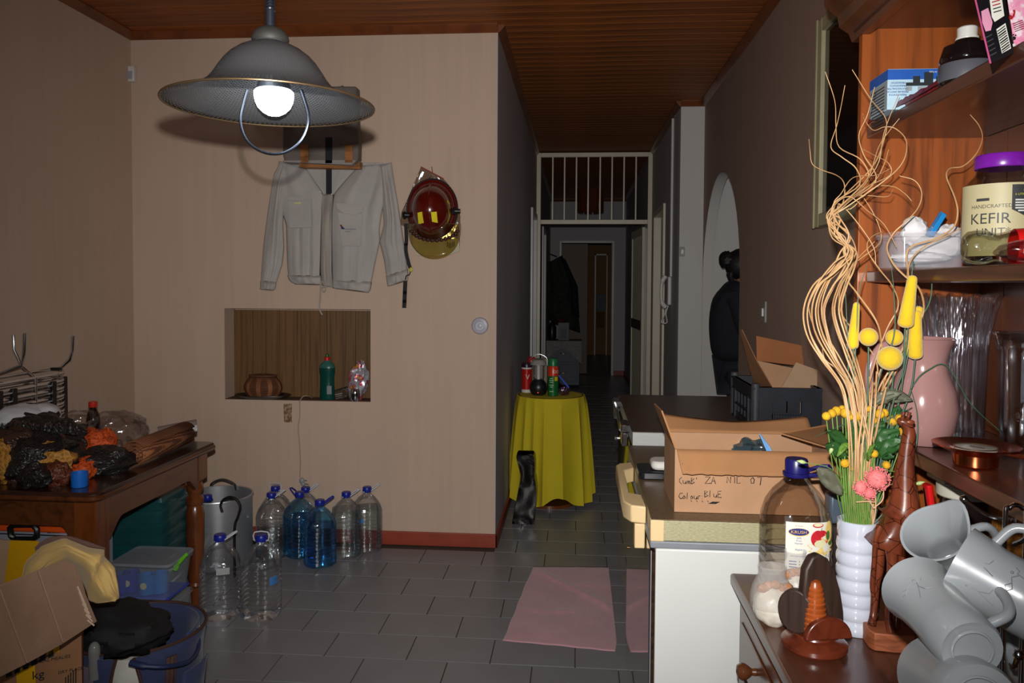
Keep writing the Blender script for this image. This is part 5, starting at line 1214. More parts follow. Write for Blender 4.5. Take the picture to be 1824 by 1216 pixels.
# ---------------- cardboard carton on the near freezer
Z1 = fh+.001
n0 = onz(1201, 911, Z1); BY = n0.y; bx0 = n0.x; bx1 = bx0+.415; bh2 = .162; bd = .24
ct = thing('carton_box', 'open cardboard carton with black handwriting standing on the near freezer', 'box', ((bx0+bx1)/2, BY+bd/2, Z1))
th = .004; zt_ = Z1+bh2
MB().box((bx0, BY, Z1), (bx1, BY+th, zt_)).build('front_side', 'cardboard', ct); MB().box((bx0, BY+bd-th, Z1), (bx1, BY+bd, zt_)).build('back_side', 'cardboard', ct)
MB().box((bx0, BY+th, Z1), (bx0+th, BY+bd-th, zt_)).build('left_side', 'cardboard', ct); MB().box((bx1-th, BY+th, Z1), (bx1, BY+bd-th, zt_)).build('right_side', 'cardboard', ct)
MB().box((bx0+th, BY+th, Z1), (bx1-th, BY+bd-th, Z1+th)).build('bottom', 'cardboard', ct)
# front flap folded down, wavy edge
def ff(u, v): 
    x = bx0+.004+(bx1-bx0-.006)*u; e = .003*ns(u*18, 2)+.002*ns(u*50, 5); return Vector((x+(.012*v if u < .02 else 0), BY-.003-.03*v, zt_-(.056+e)*v-.004*math.sin(PI*v)))
MB().grid(ff, 60, 6).build('front_flap', 'cardboard_dark' if 0 else cardboard('cardboard_mid', C(164, 118, 80), 0), ct, solid=.004)
def bf(u, v):
    x = bx0+(bx1-bx0)*u; return Vector((x, BY+bd+.002+.06*v, zt_+(.022+.028*abs(u-.5)**1.5*2)*v))
MB().grid(bf, 30, 5).build('back_flap', 'cardboard_mid', ct, solid=.005)
mb = MB()
for i in range(64):
    a = bf(i/64, 1); b = bf((i+.5)/64, 1); c_ = bf((i+1)/64, 1); mb.tube([a+Vector((0, 0, -.002)), b+Vector((0, 0, .002)), c_+Vector((0, 0, -.002))], .0008, 4)
mb.build('corrugated_edge', 'flute_light', ct, kind='stuff')
tl = at(1164, 721, BY+bd*.55); mb = MB()
MB().quadbox([Vector((bx0, BY+.005, zt_)), Vector((bx0, BY+bd-.005, zt_)), Vector((tl.x+.008, BY+bd-.03, zt_+.085)), Vector((tl.x+.012, BY+.05, zt_+.09))], (.004, 0, .001)).build('left_flap', 'cardboard_mid', ct)
MB().quadbox([Vector((bx1, BY+.005, zt_)), Vector((bx1, BY+bd-.005, zt_)), Vector((bx1+.03, BY+bd-.02, zt_+.03)), Vector((bx1-.12, BY+.12, zt_+.022))], (0, 0, .004)).build('right_flap', 'cardboard_mid', ct)
# handwriting
GL = {'(': [[(.5,1.1),(.1,.7),(.1,.3),(.5,-.1)]], 'u': [[(0,.6),(.05,.1),(.35,0),(.5,.5),(.5,0)]], 'm': [[(0,0),(.05,.5),(.2,.5),(.25,0)],[(.25,.4),(.4,.5),(.5,0)]], 'B': [[(0,0),(0,1),(.45,.85),(.05,.52),(.55,.25),(0,0)]], "'": [[(.2,1.1),(.15,.8)]], 'Z': [[(0,.95),(.7,1),(0,0),(.8,.05)]],
 'A': [[(0,0),(.3,1),(.6,0)],[(.1,.4),(.55,.4)]], 'N': [[(0,0),(0,1),(.55,0),(.55,1)]], 'I': [[(.2,0),(.2,1)]], 'L': [[(.05,1),(.05,0),(.6,.05)]], '0': [[(.3,.95),(0,.6),(.1,.05),(.45,.05),(.55,.6),(.3,.95)]], '7': [[(0,.95),(.6,.95),(.45,-.2)]],
 'C': [[(.65,.95),(.2,.9),(0,.4),(.3,0),(.7,.15)]], 'o': [[(.25,.55),(.05,.3),(.2,0),(.45,.2),(.25,.55)]], 'l': [[(.1,0),(.15,1.05)]], 'r': [[(.05,0),(.1,.55),(.4,.6)]], ':': [[(.1,.6),(.12,.55)],[(.1,.12),(.12,.08)]], 'E': [[(.5,1),(0,.95),(0,0),(.55,0)],[(0,.5),(.4,.52)]], ' ': []}
def hand(s, px, py, h, par, adv=.68):
    P = at(px, py, BY-.0012); x = 0; mb = MB()
    for ch in s:
        for st_ in GL[ch]:
            mb.tube([P+Vector(((x+a)*h, 0, b*h)) for a, b in st_], .0011, 4)
        x += adv if ch not in "' :I" else .5
    return mb.build('handwriting', 'ink_black', par)
hand("(umB'", 1209, 861, .0155, ct); hand('ZA', 1256, 861, .018, ct, .85); hand('NIL', 1295, 860, .0165, ct, .95); hand('07', 1337, 861, .017, ct, .95)
hand('Colour:', 1209, 888, .0155, ct, .62); hand('BluE', 1255, 885, .0165, ct, .68)
mb = MB(); P = at(1262, 897, BY-.0012)
for i in range(5): mb.tube([P+Vector((.004*i+.006*ns(i, 3), 0, .003*ns(i, 7))), P+Vector((.004*i+.012, 0, .006+.004*ns(i, 9)))], .0009, 4)
for i in range(4): mb.tube([P+Vector((-.045+.014*i, 0, .008)), P+Vector((-.042+.014*i, 0, .004))], .0009, 4)
mb.build('scribble', 'ink_black', ct)
# contents
o = lump('blue_packet', 1335, 798, zt_-.045, (.05, .05, .035), clear('packet_blue', (.3, .52, .75, 1), .15, .15, 1, 20, 1.3), 51, 'shiny blue plastic packet inside the open carton', 'packet')
cb3 = thing('cable_ties', 'bundle of bright blue plastic strips sticking out of the open carton', 'cable ties', (at(1370, 790, BY+.12).x, BY+.12, Z1+.01))
for i in range(8):
    a = at(1353+i*2.4, 772+i*3.2, BY+.14); MB().tube([a, Vector((a.x+.05-.002*i, a.y-.02, Z1+.06)), Vector((a.x+.055, a.y-.03, Z1+.012))], .0022, 5).build('strip', M_('tie_blue', C(40, 140, 210), .35), cb3)

# ---------------- black crate on the far freezer
Z2 = gh+.001
ky0 = 3.02; kx0 = at(1340, 765, ky0).x; kx1 = .925; kh = at(1340, 690, ky0).z-Z2; ky1 = ky0+.42
kr = thing('plastic_crate', 'dusty black plastic crate with slotted sides on the far freezer', 'crate', ((kx0+kx1)/2, (ky0+ky1)/2, Z2))
M_('crate_black', C(34, 38, 48), .38, .25, 10); M_('crate_dust', C(60, 62, 66), .6, .3, 12)
MB().box((kx0, ky0, Z2), (kx1, ky1, Z2+.008)).build('crate_bottom', 'crate_black', kr)
def cwall(a, b, n_, nm, hand_hole):
    """a side built of rim, posts, ribs and slotted lattice between two floor points"""
    a = Vector(a); b = Vector(b); d = (b-a); L = d.length; d.normalize(); m = Matrix((d, -Vector(n_), Vector((0, 0, 1)))).transposed().to_4x4(); m.translation = a+Vector((0, 0, Z2))
    mb = MB(); mb.box((0, -.006, kh-.045), (L, .006, kh), m).box((0, -.01, kh-.008), (L, .008, kh), m).box((0, -.008, kh-.05), (L, .004, kh-.043), m)
    mb.box((0, -.003, .008), (.075, .004, kh-.045), m).box((L-.075, -.003, .008), (L, .004, kh-.045), m)
    for x in (0, .075, L-.075, L-.004): mb.box((x, -.009, 0), (x+.004, .004, kh-.045), m)
    mb.box((.079, -.004, .008), (L-.079, .004, .03), m)
    if hand_hole:
        mb.box((.079, -.003, kh-.095), (.13, .004, kh-.045), m).box((L-.13, -.003, kh-.095), (L-.079, .004, kh-.045), m)
        mb.box((.079, -.008, kh-.1), (L-.079, .004, kh-.094), m)
        n_s = 10
        for i in range(n_s+1):
            x = .079+(L-.158)*i/n_s; mb.box((x-.006, -.003, .03), (x+.006, .003, kh-.1), m)
        mb.box((.079, -.006, .055), (L-.079, .004, .062), m)
    else:
        for i in range(4): 
            x = .079+(L-.158)*(i+.5)/4; mb.box((x-.01, -.003, .03), (x+.01, .004, kh-.045), m)
        for z in (.06, .11, .16): 
            if z < kh-.06: mb.box((.079, -.008, z), (L-.079, .004, z+.008), m)
    mb.build(nm, 'crate_black', kr)
cwall((kx0, ky0+.007, 0), (kx1, ky0+.007, 0), (0, -1, 0), 'crate_front', True); cwall((kx0, ky1-.007, 0), (kx1, ky1-.007, 0), (0, -1, 0), 'crate_back', True)
cwall((kx0+.007, ky1-.01, 0), (kx0+.007, ky0+.01, 0), (-1, 0, 0), 'crate_end', False); cwall((kx1-.007, ky0+.01, 0), (kx1-.007, ky1-.01, 0), (1, 0, 0), 'crate_end', False)
for x, y in ((kx0+.012, ky0+.012), (kx0+.012, ky1-.012)): MB().lathe([(.016, 0), (.016, kh+.012), (.012, kh+.014)], 12, T(x, y, Z2+.001)).build('corner_post', 'crate_dust', kr)
# opened boxes inside crate
c2 = thing('opened_carton', 'brown opened cardboard box with flaps up, sitting in the black crate', 'box', (kx0+.15, ky0+.2, Z2+.01))
def pk2(nm, pts, mat, n_=(0, .004, 0)): MB().quadbox([at(*p_) for p_ in pts], n_).build(nm, mat, c2)
pk2('flap', [(1347, 598, 3.34), (1456, 621, 3.34), (1453, 655, 3.3), (1348, 642, 3.3)], 'cardboard_red' if 0 else cardboard('cardboard_red', C(158, 102, 66), 0))
pk2('back_side', [(1349, 642, 3.3), (1420, 657, 3.3), (1470, 666, 3.3), (1470, 730, 3.3), (1340, 730, 3.3)], 'cardboard')
pk2('flap', [(1318, 588, 3.1), (1321, 587, 3.1), (1346, 640, 3.1), (1374, 688, 3.1), (1345, 688, 3.25), (1336, 660, 3.3)], 'cardboard_dark', (.004, .002, 0))
pk2('flap', [(1418, 645, 3.12), (1482, 668, 3.12), (1482, 694, 3.12), (1390, 694, 3.12)], 'cardboard_light')
pk2('front_side', [(1352, 690, 3.08), (1482, 694, 3.08), (1482, 742, 3.08), (1352, 742, 3.08)], 'cardboard_light')
pk2('left_side', [(1352, 690, 3.08), (1348, 690, 3.28), (1348, 735, 3.28), (1352, 742, 3.08)], 'cardboard_dark', (.003, 0, 0))
pk2('bottom_side', [(1352, 742, 3.09), (1482, 742, 3.09), (1460, 735, 3.28), (1348, 735, 3.28)], 'cardboard_dark', (0, 0, .003))
o = MB().quadbox([at(x, y, 3.2) for x, y in [(1462, 620), (1486, 612), (1520, 640), (1520, 680), (1460, 655)]], (0, .05, 0)).build('taped_parcel', M_('parcel_brown', C(84, 68, 58), .25, .3, 14, bump=.5, bscale=20), base=tuple(at(1490, 680, 3.2))); tag(o, 'dark brown taped-up parcel leaning behind the box in the black crate', 'parcel')
a = at(1490, 691, 3.06); o = MB().prism(rounded(a.x-.03, 3.04, a.x+.03, 3.09, .01), a.z-.01, a.z+.004).build('white_saucer', 'white_gloss', base=(a.x, 3.06, a.z-.01), bevel=.002); tag(o, 'small white plastic saucer lying on the box in the crate', 'saucer')

# ================================================================ picture frame on the right wall
pf_y1 = onx(1456, 200, .9).y; pf_y0 = 2.05; zt0, zb0 = onx(1456, 42, .9).z, onx(1457, 405, .9).z
pf = thing('wall_mirror', 'tall framed dark mirror with a cream moulding on the right wall beside the dresser', 'mirror', (.915, 2.5, zb0))
M_('frame_cream', C(168, 162, 130), .45, .08, 10)
X0 = .895; w_ = .05
MB().box((X0, pf_y1-w_, zb0), (XR-.002, pf_y1, zt0)).box((X0-.008, pf_y1-.016, zb0-.003), (X0-.0005, pf_y1+.003, zt0+.003)).build('frame_side', 'frame_cream', pf, bevel=.004)
MB().box((X0, pf_y0, zb0), (XR-.002, pf_y0+w_, zt0)).build('frame_side', 'frame_cream', pf, bevel=.004)
MB().box((X0, pf_y0+w_, zt0-w_), (XR-.002, pf_y1-w_, zt0)).build('frame_top', 'frame_cream', pf, bevel=.004)
MB().box((X0, pf_y0+w_, zb0), (XR-.002, pf_y1-w_, zb0+w_)).build('frame_bottom', 'frame_cream', pf, bevel=.004)
MB().box((X0+.015, pf_y0+w_, zb0+w_), (XR-.004, pf_y1-w_, zt0-w_)).build('dark_glass', M_('dark_glass', C(22, 20, 20), .06, .05), pf)

# ================================================================ person beyond the arch
def skin(name, verts, edges, radii, mat, parent, sub=2, root=0):
    me = bpy.data.meshes.new(name); mw = W[parent.name] if parent else Matrix.Identity(4); inv = mw.inverted()
    me.from_pydata([tuple(inv @ Vector(v)) for v in verts], edges, []); o = bpy.data.objects.new(name, me); COL.objects.link(o)
    md = o.modifiers.new('k', 'SKIN'); md.use_smooth_shade = True
    sv = me.skin_vertices[0].data if me.skin_vertices else None
    if sv is None:
        bpy.context.view_layer.objects.active = o
        import bmesh
        bm = bmesh.new(); bm.from_mesh(me); bm.verts.layers.skin.verify(); bm.to_mesh(me); bm.free(); sv = me.skin_vertices[0].data
    for i, r_ in enumerate(radii): sv[i].radius = r_ if isinstance(r_, tuple) else (r_, r_); sv[i].use_root = (i == root)
    if sub: ms = o.modifiers.new('u', 'SUBSURF'); ms.levels = sub; ms.render_levels = sub
    me.materials.append(MATS[mat] if isinstance(mat, str) else mat); o.parent = parent; W[o.name] = mw; return o
M_('navy_top', C(22, 24, 34), .9, .1, bump=.2, bscale=30); M_('skin_tone', C(150, 100, 78), .55); M_('hair_black', C(14, 12, 12), .6, .2, bump=.6, bscale=60); M_('trouser_dark', C(40, 42, 52), .85)
px_, py_ = 1.088, 5.3
pn = thing('person', 'person in a loose navy top beyond the arch, dark hair tied in a bun', 'person', (px_, py_, 0))
def V(x, y, z): return (px_+x, py_+y, z)
# body: pelvis, spine, neck, head and arms - facing +X
vv = [V(0,0,.92), V(-.03,0,1.08), V(-.055,0,1.25), V(-.05,0,1.37), V(-.01,0,1.45), V(.02,0,1.50), V(.03,0,1.56),
      V(-.05,-.15,1.37), V(-.03,-.2,1.2), V(.02,-.21,1.06), V(.16,-.18,.98), V(-.05,.15,1.37), V(-.03,.2,1.2), V(.02,.21,1.06), V(.16,.18,.98)]
ee = [(0,1),(1,2),(2,3),(3,4),(4,5),(5,6),(3,7),(7,8),(8,9),(9,10),(3,11),(11,12),(12,13),(13,14)]
skin('torso', vv[:4]+[V(-.01,0,1.44)]+vv[7:], [(0,1),(1,2),(2,3),(3,4),(3,5),(5,6),(6,7),(7,8),(3,9),(9,10),(10,11),(11,12)], [(.19,.2),(.185,.19),(.175,.18),(.13,.16),(.07,.07),(.08,.08),(.062,.062),(.055,.055),(.045,.045),(.08,.08),(.062,.062),(.055,.055),(.045,.045)], 'navy_top', pn)
skin('head', [V(-.005,0,1.42), V(.01,0,1.47), V(.03,0,1.53), V(.045,0,1.6)], [(0,1),(1,2),(2,3)], [(.05,.05),(.05,.05),(.078,.07),(.078,.07)], 'skin_tone', pn)
hd = bpy.data.objects['head']
MB().ball(V(.128,0,1.545), (.014,.012,.02), 10, 8).build('nose', 'skin_tone', pn)
for s_ in (-1, 1):
    MB().ball(V(.112,.03*s_,1.57), (.01,.012,.008), 10, 6).build('eye', M_('eye_dark', C(30, 24, 22), .3), pn)
    MB().ball(V(.035,.078*s_,1.555), (.018,.008,.028), 10, 8).build('ear', 'skin_tone', pn)
MB().ball(V(.112,0,1.505), (.008,.022,.006), 10, 6).build('mouth', M_('lip', C(140, 70, 64), .5), pn)
MB().ball((0,0,0), 1, 26, 18, T(*V(.0,0,1.57)) @ Matrix.Diagonal((.105,.09,.1,1)), lambda d: (1.06+.04*noise.noise(d*7)) if d.x < .45 or d.z > .55 else .8).build('hair', 'hair_black', pn)
MB().ball((0,0,0), 1, 26, 18, T(*V(-.1,-.01,1.60)) @ Matrix.Diagonal((.05,.055,.055,1)), crumple(2, .22, 3.5)).build('hair_bun', 'hair_black', pn)
for i in range(9):
    a = V(-.06+.01*(i % 3), -.05+.012*i, 1.53); MB().tube(smooth_path([a, (a[0]-.02-.004*(i % 4), a[1]-.01, a[2]-.03), (a[0]-.006, a[1], a[2]-.085-.01*(i % 3))], 4), [.012]*5+[.008]*3+[.004], 6).build('hair_lock', 'hair_black', pn)
skin('legs', [V(0,0,.93), V(0,-.09,.85), V(.03,-.1,.5), V(0,-.1,.09), V(0,.09,.85), V(.03,.1,.5), V(0,.1,.09)], [(0,1),(1,2),(2,3),(0,4),(4,5),(5,6)], [(.15,.16),(.105,.105),(.07,.07),(.05,.05),(.105,.105),(.07,.07),(.05,.05)], 'trouser_dark', pn)
for s_ in (-1, 1):
    MB().ball(V(.06,.1*s_,.035), (.13,.045,.034), 16, 10).build('shoe', 'black_rubber', pn)
    hx, hy, hz2 = V(.18,.18*s_,.965)
    skin('hand', [(hx-.02,hy,hz2+.01), (hx+.03,hy,hz2-.005), (hx+.06,hy,hz2-.015)], [(0,1),(1,2)], [(.022,.022),(.034,.018),(.03,.014)], 'skin_tone', pn, 2)
    for k_ in range(4):
        oy = (k_-1.5)*.017; Lf = (.05, .058, .054, .042)[k_]
        skin('finger', [(hx+.055,hy+oy,hz2-.014), (hx+.07+Lf*.4,hy+oy*1.1,hz2-.02), (hx+.07+Lf*.8,hy+oy*1.1,hz2-.04)], [(0,1),(1,2)], [.009,.008,.006], 'skin_tone', pn, 1)
    skin('thumb', [(hx+.02,hy-s_*.022,hz2-.004), (hx+.045,hy-s_*.045,hz2-.014), (hx+.065,hy-s_*.05,hz2-.028)], [(0,1),(1,2)], [.011,.009,.007], 'skin_tone', pn, 1)
# ================================================================ dresser with hutch on the right
DZ = .735; DX0 = .372; DY0, DY1 = .25, 1.872; HX0 = .664; HX1 = .93; HZ = 1.10
ds = thing('dresser', 'dark wooden dresser with an open shelved hutch along the right wall', 'dresser', (.65, 1.06, 0))
MB().box((DX0, DY0, DZ-.026), (HX1, DY1+.018, DZ)).build('counter_board', 'shelf_wood', ds, bevel=.006)
MB().box((DX0+.012, DY0, DZ-.04), (HX1, DY1+.008, DZ-.027)).build('moulding', 'dresser_wood', ds, bevel=.004)
MB().box((DX0+.03, DY1-.02, .03), (HX1, DY1, DZ-.041)).build('side_panel', 'dresser_wood', ds)
MB().box((DX0+.03, DY0, .03), (HX1, DY0+.02, DZ-.041)).build('side_panel', 'dresser_wood', ds)
MB().box((DX0+.035, DY0+.021, .03), (DX0+.05, DY1-.021, DZ-.041)).build('face_frame', 'dresser_wood', ds)
MB().box((HX1-.015, DY0+.021, .03), (HX1-.002, DY1-.021, DZ-.041)).build('back_panel', 'pine_back', ds)
MB().box((DX0+.05, DY0+.021, 0), (HX1-.02, DY1-.021, .03)).build('plinth', 'dresser_wood', ds)
ny = 4; wy = (DY1-DY0-.04)/ny
for i in range(ny):
    y0 = DY0+.02+i*wy
    for z0, z1, nm in ((.54, .68, 'drawer'), (.06, .52, 'door')):
        d = MB().box((DX0+.014, y0+.012, z0), (DX0+.034, y0+wy-.012, z1)).box((DX0+.01, y0+.04, z0+.03), (DX0+.0138, y0+wy-.04, z1-.03)).build(nm, 'dresser_wood', ds, bevel=.004)
        zz = (z0+z1)/2 if nm == 'drawer' else z1-.09; yk = y0+wy/2 if nm == 'drawer' else y0+.04
        MB().lathe([(.008, 0), (.007, .008), (.012, .014), (.017, .022), (.018, .03), (.013, .038), (.0001, .041)], 18, TR((DX0+.0099, yk, zz), 0, -PI/2)).build('knob', 'dresser_wood', d)
# hutch
MB().box((HX0-.017, DY1, DZ+.0005), (HX1, DY1+.022, 2.03)).build('hutch_side', 'hutch_panel', ds, bevel=.002)
MB().box((HX0-.017, DY0, DZ+.0005), (HX1, DY0+.022, 2.03)).build('hutch_side', 'hutch_panel', ds, bevel=.002)
MB().box((HX0, DY0+.023, HZ-.03), (HX1-.012, DY1-.001, HZ)).build('shelf', 'shelf_wood', ds, bevel=.003)
MB().box((HX0+.003, DY0+.023, 1.432), (HX1-.012, DY1-.001, 1.458)).build('shelf', 'shelf_wood', ds, bevel=.003)
MB().box((HX0-.004, DY0+.023, 1.762), (HX1-.012, DY1-.001, 1.79)).build('shelf', 'shelf_wood', ds, bevel=.003)
MB().box((HX0-.03, DY0, 2.012), (HX1, DY1+.025, 2.035)).build('top_board', 'shelf_wood', ds, bevel=.003)
XZ = Matrix(((1, 0, 0, 0), (0, 0, 1, 0), (0, 1, 0, 0), (0, 0, 0, 1)))
MB().prism([(HX0+.0, 2.0), (HX0-.02, 2.0), (HX0-.028, 2.02), (HX0-.05, 2.035), (HX0-.055, 2.06), (HX0-.085, 2.085), (HX0-.09, 2.12), (HX0, 2.12)], DY0, DY1+.06, XZ).build('cornice', 'dresser_wood', ds)
MB().box((HX0+.001, DY1+.024, 2.036), (HX1, DY1+.06, 2.12)).build('cornice_return', 'dresser_wood', ds, bevel=.004)
nb = 16
for i in range(nb):
    y0 = DY0+.024+(DY1-DY0-.026)*i/nb; y1 = y0+(DY1-DY0-.026)/nb
    for z0, z1, m_ in ((DZ+.001, HZ-.031, 'pine_back'), (HZ, 1.431, 'dresser_wood'), (1.459, 1.761, 'dresser_wood'), (1.791, 2.011, 'dresser_wood')):
        MB().box((HX1-.0115, y0+.0015, z0), (HX1-.001, y1-.0015, z1)).build('back_board', m_, ds)
MB().box((HX0-.012, DY0+.024, DZ+.0005), (HX0+.008, DY1-.002, DZ+.02)).build('rail', 'dresser_wood', ds, bevel=.002)

# ---------------- on the dresser top
z = DZ+.001
def od(px, py): return onz(px, py, z)
# juice bottle
c = od(1414, 1068); jr = .073
jb = thing('juice_bottle', 'empty ribbed plastic juice bottle with a navy cap and white label on the dresser', 'bottle', c); MJ = T(*c)
hh = at(1414, 850, c.y).z-z
pr = [(.0001, .012), (jr*.6, .004), (jr*.9, .001), (jr, .012)]
for i in range(5): zz = .02+i*.024; pr += [(jr, zz), (jr, zz+.016), (jr*.97, zz+.02)]
pr += [(jr, hh*.5), (jr, hh*.62), (jr*.97, hh*.7), (jr*.86, hh*.8), (jr*.66, hh*.89), (jr*.42, hh*.96), (jr*.3, hh), (jr*.29, hh+.008)]
MB().open().lathe(pr, 48, MJ, sq=.7).build('bottle_body', clear('juice_plastic', (.9, .86, .82, 1), .06, .06, .5, 22, 1.38), jb)
MB().lathe([(jr*.38, hh+.004), (jr*.39, hh+.006), (jr*.39, hh+.012), (jr*.33, hh+.013), (jr*.33, hh+.038), (jr*.3, hh+.042), (.0001, hh+.0425)], 26, MJ).build('cap', 'cap_navy', jb)
MB().tube([Vector(p_) for p_ in ((.02, -.014, hh+.008), (.06, -.016, hh+.012), (.072, -.006, hh+.02), (.072, .01, hh+.024), (.058, .016, hh+.022), (.02, .016, hh+.01))], .0048, 8, True, MJ).build('carry_ring', 'cap_navy', jb)
la = rad(-90+0); 
def jl(x, y, lift=1.012):
    a = la+x/jr; k_ = (abs(math.cos(a))**2.7+abs(math.sin(a))**2.7)**(-1/2.7); return c+Vector((jr*lift*k_*math.cos(a), jr*lift*k_*math.sin(a), y))
lx0, lx1 = -.037, .054; lz1 = at(1430, 930, c.y-jr).z-z; lz0 = .02
lab = MB().grid(lambda u, v: jl(lx0+(lx1-lx0)*u, lz0+(lz1-lz0)*v), 20, 4).build('label', M_('label_white', C(226, 226, 216), .35, .02), jb)
def jt(s, h, x, y, mt_, sx=1.0): return txt(s, h, None, mt_, jb, fn=lambda v: jl(x+v.x, y+v.y, 1.024), sx=sx)
def jell(cx, cz, rx, rz, mt_, lift, nm='print', fn=None):
    mb = MB(); pts = [(0, 0)]+[(math.cos(2*PI*i/28), math.sin(2*PI*i/28)) for i in range(28)]
    mb.add([jl(cx+rx*a*(fn(a, b) if fn else 1), cz+rz*b*(fn(a, b) if fn else 1), lift) for a, b in pts], [(0, i, i % 28+1) for i in range(1, 29)]); return mb.build(nm, mt_, jb)
M_('ink_blue', C(40, 60, 140), .5); M_('logo_blue', C(40, 52, 130), .4); M_('logo_yellow', C(240, 190, 40), .4); M_('apple_red', C(196, 36, 50), .35, .2, 60); M_('apple_flesh', C(226, 222, 180), .4); M_('leaf_green', C(80, 110, 50), .5, .2); M_('straw', C(226, 196, 120), .5, .2, 60)
zz = lz1
jell(-.012, zz-.021, .0205, .0085, 'logo_yellow', 1.018); jell(-.012, zz-.0205, .0195, .0075, 'logo_blue', 1.021)
jt('KRUSH', .0066, -.012, zz-.0238, 'logo_yellow', 1.05); jt('A Clover', .0028, -.012, zz-.009, 'ink_red')
for i, s_ in enumerate(('50%', 'Fruit', 'Nectar')): jt(s_, .0036, -.012, zz-.035-.0056*i, 'ink_blue', 1.1)
jt('Apple', .004, -.012, zz-.0595, 'ink_blue', 1.1)
jell(.034, zz-.052, .026, .018, 'straw', 1.016, fn=lambda a, b: 1+.2*math.sin(9*math.atan2(b, a)))
jell(.05, zz-.022, .009, .024, 'straw', 1.0165)
jell(.026, zz-.006, .011, .005, 'apple_red', 1.017); jell(.026, zz-.005, .009, .0036, 'apple_flesh', 1.02)
jell(.03, zz-.034, .0185, .019, 'apple_red', 1.02, fn=lambda a, b: 1-.12*math.exp(-(a/.25)**2)*(b > 0)); jell(.031, zz-.045, .0125, .0082, 'apple_flesh', 1.026)
jell(.047, zz-.028, .0045, .01, 'leaf_green', 1.03); jell(.054, zz-.045, .006, .005, 'leaf_green', 1.03)
MB().tube([jl(.031, zz-.019, 1.03), jl(.033, zz-.011, 1.03)], .0006, 4).build('stalk', 'leaf_green', jb)
jt('KEEP REFRIGERATED', .0024, -.012, zz-.073, 'ink_blue', 1.0); jt('3 L', .006, .047, zz-.074, 'ink_blue')
for r_ in range(7):
    for x0, x1 in ((-.03, -.016), (-.011, -.009), (-.004, -.002), (.003, .017)):
        MB().grid(lambda u, v: jl(x0+(x1-x0)*u, zz-.082-.006*r_-.0022*v, 1.02), 3, 1).build('table_line', 'ink_blue', jb)
# flour bags
m, k, p = newmat('flour_bag'); zz_ = k.add('ShaderNodeSeparateXYZ'); k.l.new(k.tex(), zz_.inputs[0])
k.l.new(k.ramp(k.noise(k.tex(), 40, 3), [(.3, C(206, 198, 184)), (.7, C(232, 226, 214))]), p.inputs['Base Color']); p.inputs['Roughness'].default_value = .35; p.inputs['Coat Weight'].default_value = .5
k.l.new(k.bump(k.noise(k.tex(), 24, 3), .5, .006), p.inputs['Normal']); MATS['flour_bag'] = m
M_('biscuit', C(176, 120, 80), .6, .25, 40, bump=.3)
for px, py, r_, h_, l_ in ((1377, 1112, .041, .075, 'clear bag of white powder with brown lumps on top, nearest the dresser corner'), (1418, 1096, .032, .085, 'second bag of white powder, squeezed behind the first and the wooden stand')):
    c = od(px, py); fb = thing('powder_bag', l_, 'bag', c)
    MB().ball((0, 0, 0), 1, 30, 22, T(c.x, c.y, z+h_*.52) @ Matrix.Diagonal((r_, r_*.8, h_*.55, 1)), lambda d: 1+.08*noise.noise(d*2.5+Vector((px, 0, 0)))).build('powder', 'flour_bag', fb)
    for i in range(5): MB().ball((c.x+.012*(i-2), c.y-.012+.006*(i % 2), z+h_+.004+.004*(i % 3)), (.011, .009, .008), 10, 7, None, crumple(i+px, .4, 3)).build('lump', 'biscuit', fb)
    MB().open().lathe([(r_*1.02, h_*.5), (r_*1.04, h_*.8), (r_*.92, h_*1.1), (r_*.66, h_*1.4), (r_*.7, h_*1.62)], 30, T(c.x-.004, c.y, z) @ Matrix.Diagonal((1, .8, 1, 1))).build('bag_neck', frosted('bag_film', C(196, 192, 188), .33, .25), fb)
# wooden crescent stand
c = od(1450, 1153); wd = thing('wooden_ornament', 'dark carved wooden stand with an arched upright and turned cone on a round base', 'ornament', c)
wood('ornament_red', C(66, 24, 14), C(112, 48, 28), (6, 6, 6), 3, .3, .5); wood('ornament_dark', C(36, 24, 20), C(62, 44, 36), (20, 20, 1.5), 4, .5); wood('ornament_orange', C(120, 48, 14), C(176, 84, 32), (2, 2, 30), 3, .35, .4)
MB().lathe([(.055, 0), (.06, .006), (.06, .014), (.052, .022), (.038, .026), (.036, .03), (.0001, .031)], 40, T(*c)).build('round_base', 'ornament_red', wd)
# front half disc, arched plate behind, round plate left
FM = TR((c.x+.006, c.y-.03, z+.03), PI/2, 0, 0)
MB().prism([(-.046*math.cos(PI*i/20), .042*math.sin(PI*i/20)) for i in range(21)], 0, .014, TR((c.x+.014, c.y-.022, z+.031), PI/2, 0, rad(12))).build('half_disc', 'ornament_red', wd, bevel=.003)
out = [(-.03, 0), (-.034, .04), (-.04, .085), (-.036, .125), (-.022, .148), (-.006, .152), (.012, .142), (.026, .12), (.04, .08), (.048, .04), (.05, 0), (.022, 0), (.014, .04), (.0, .07), (-.01, .084), (-.016, .07), (-.016, .03), (-.012, 0)]
MB().prism(out, 0, .02, TR((c.x+.004, c.y+.01, z+.031), PI/2, 0, rad(20))).build('arched_plate', 'ornament_dark', wd, bevel=.004)
MB().prism([(.034*math.cos(2*PI*i/28), .04+.042*math.sin(2*PI*i/28)) for i in range(28)], 0, .016, TR((c.x-.03, c.y+.004, z+.031), PI/2, 0, rad(-35))).build('round_plate', 'ornament_dark', wd, bevel=.003)
pr = [(.02, 0)]
for i in range(9): pr += [(.0225-.0005*i*i*.25, .014+i*.0095), (.0205-.0005*i*i*.25, .0165+i*.0095)]
pr += [(.01, .102), (.0001, .106)]
MB().lathe(pr, 28, T(c.x-.004, c.y-.012, z+.031)).build('turned_cone', 'ornament_orange', wd)
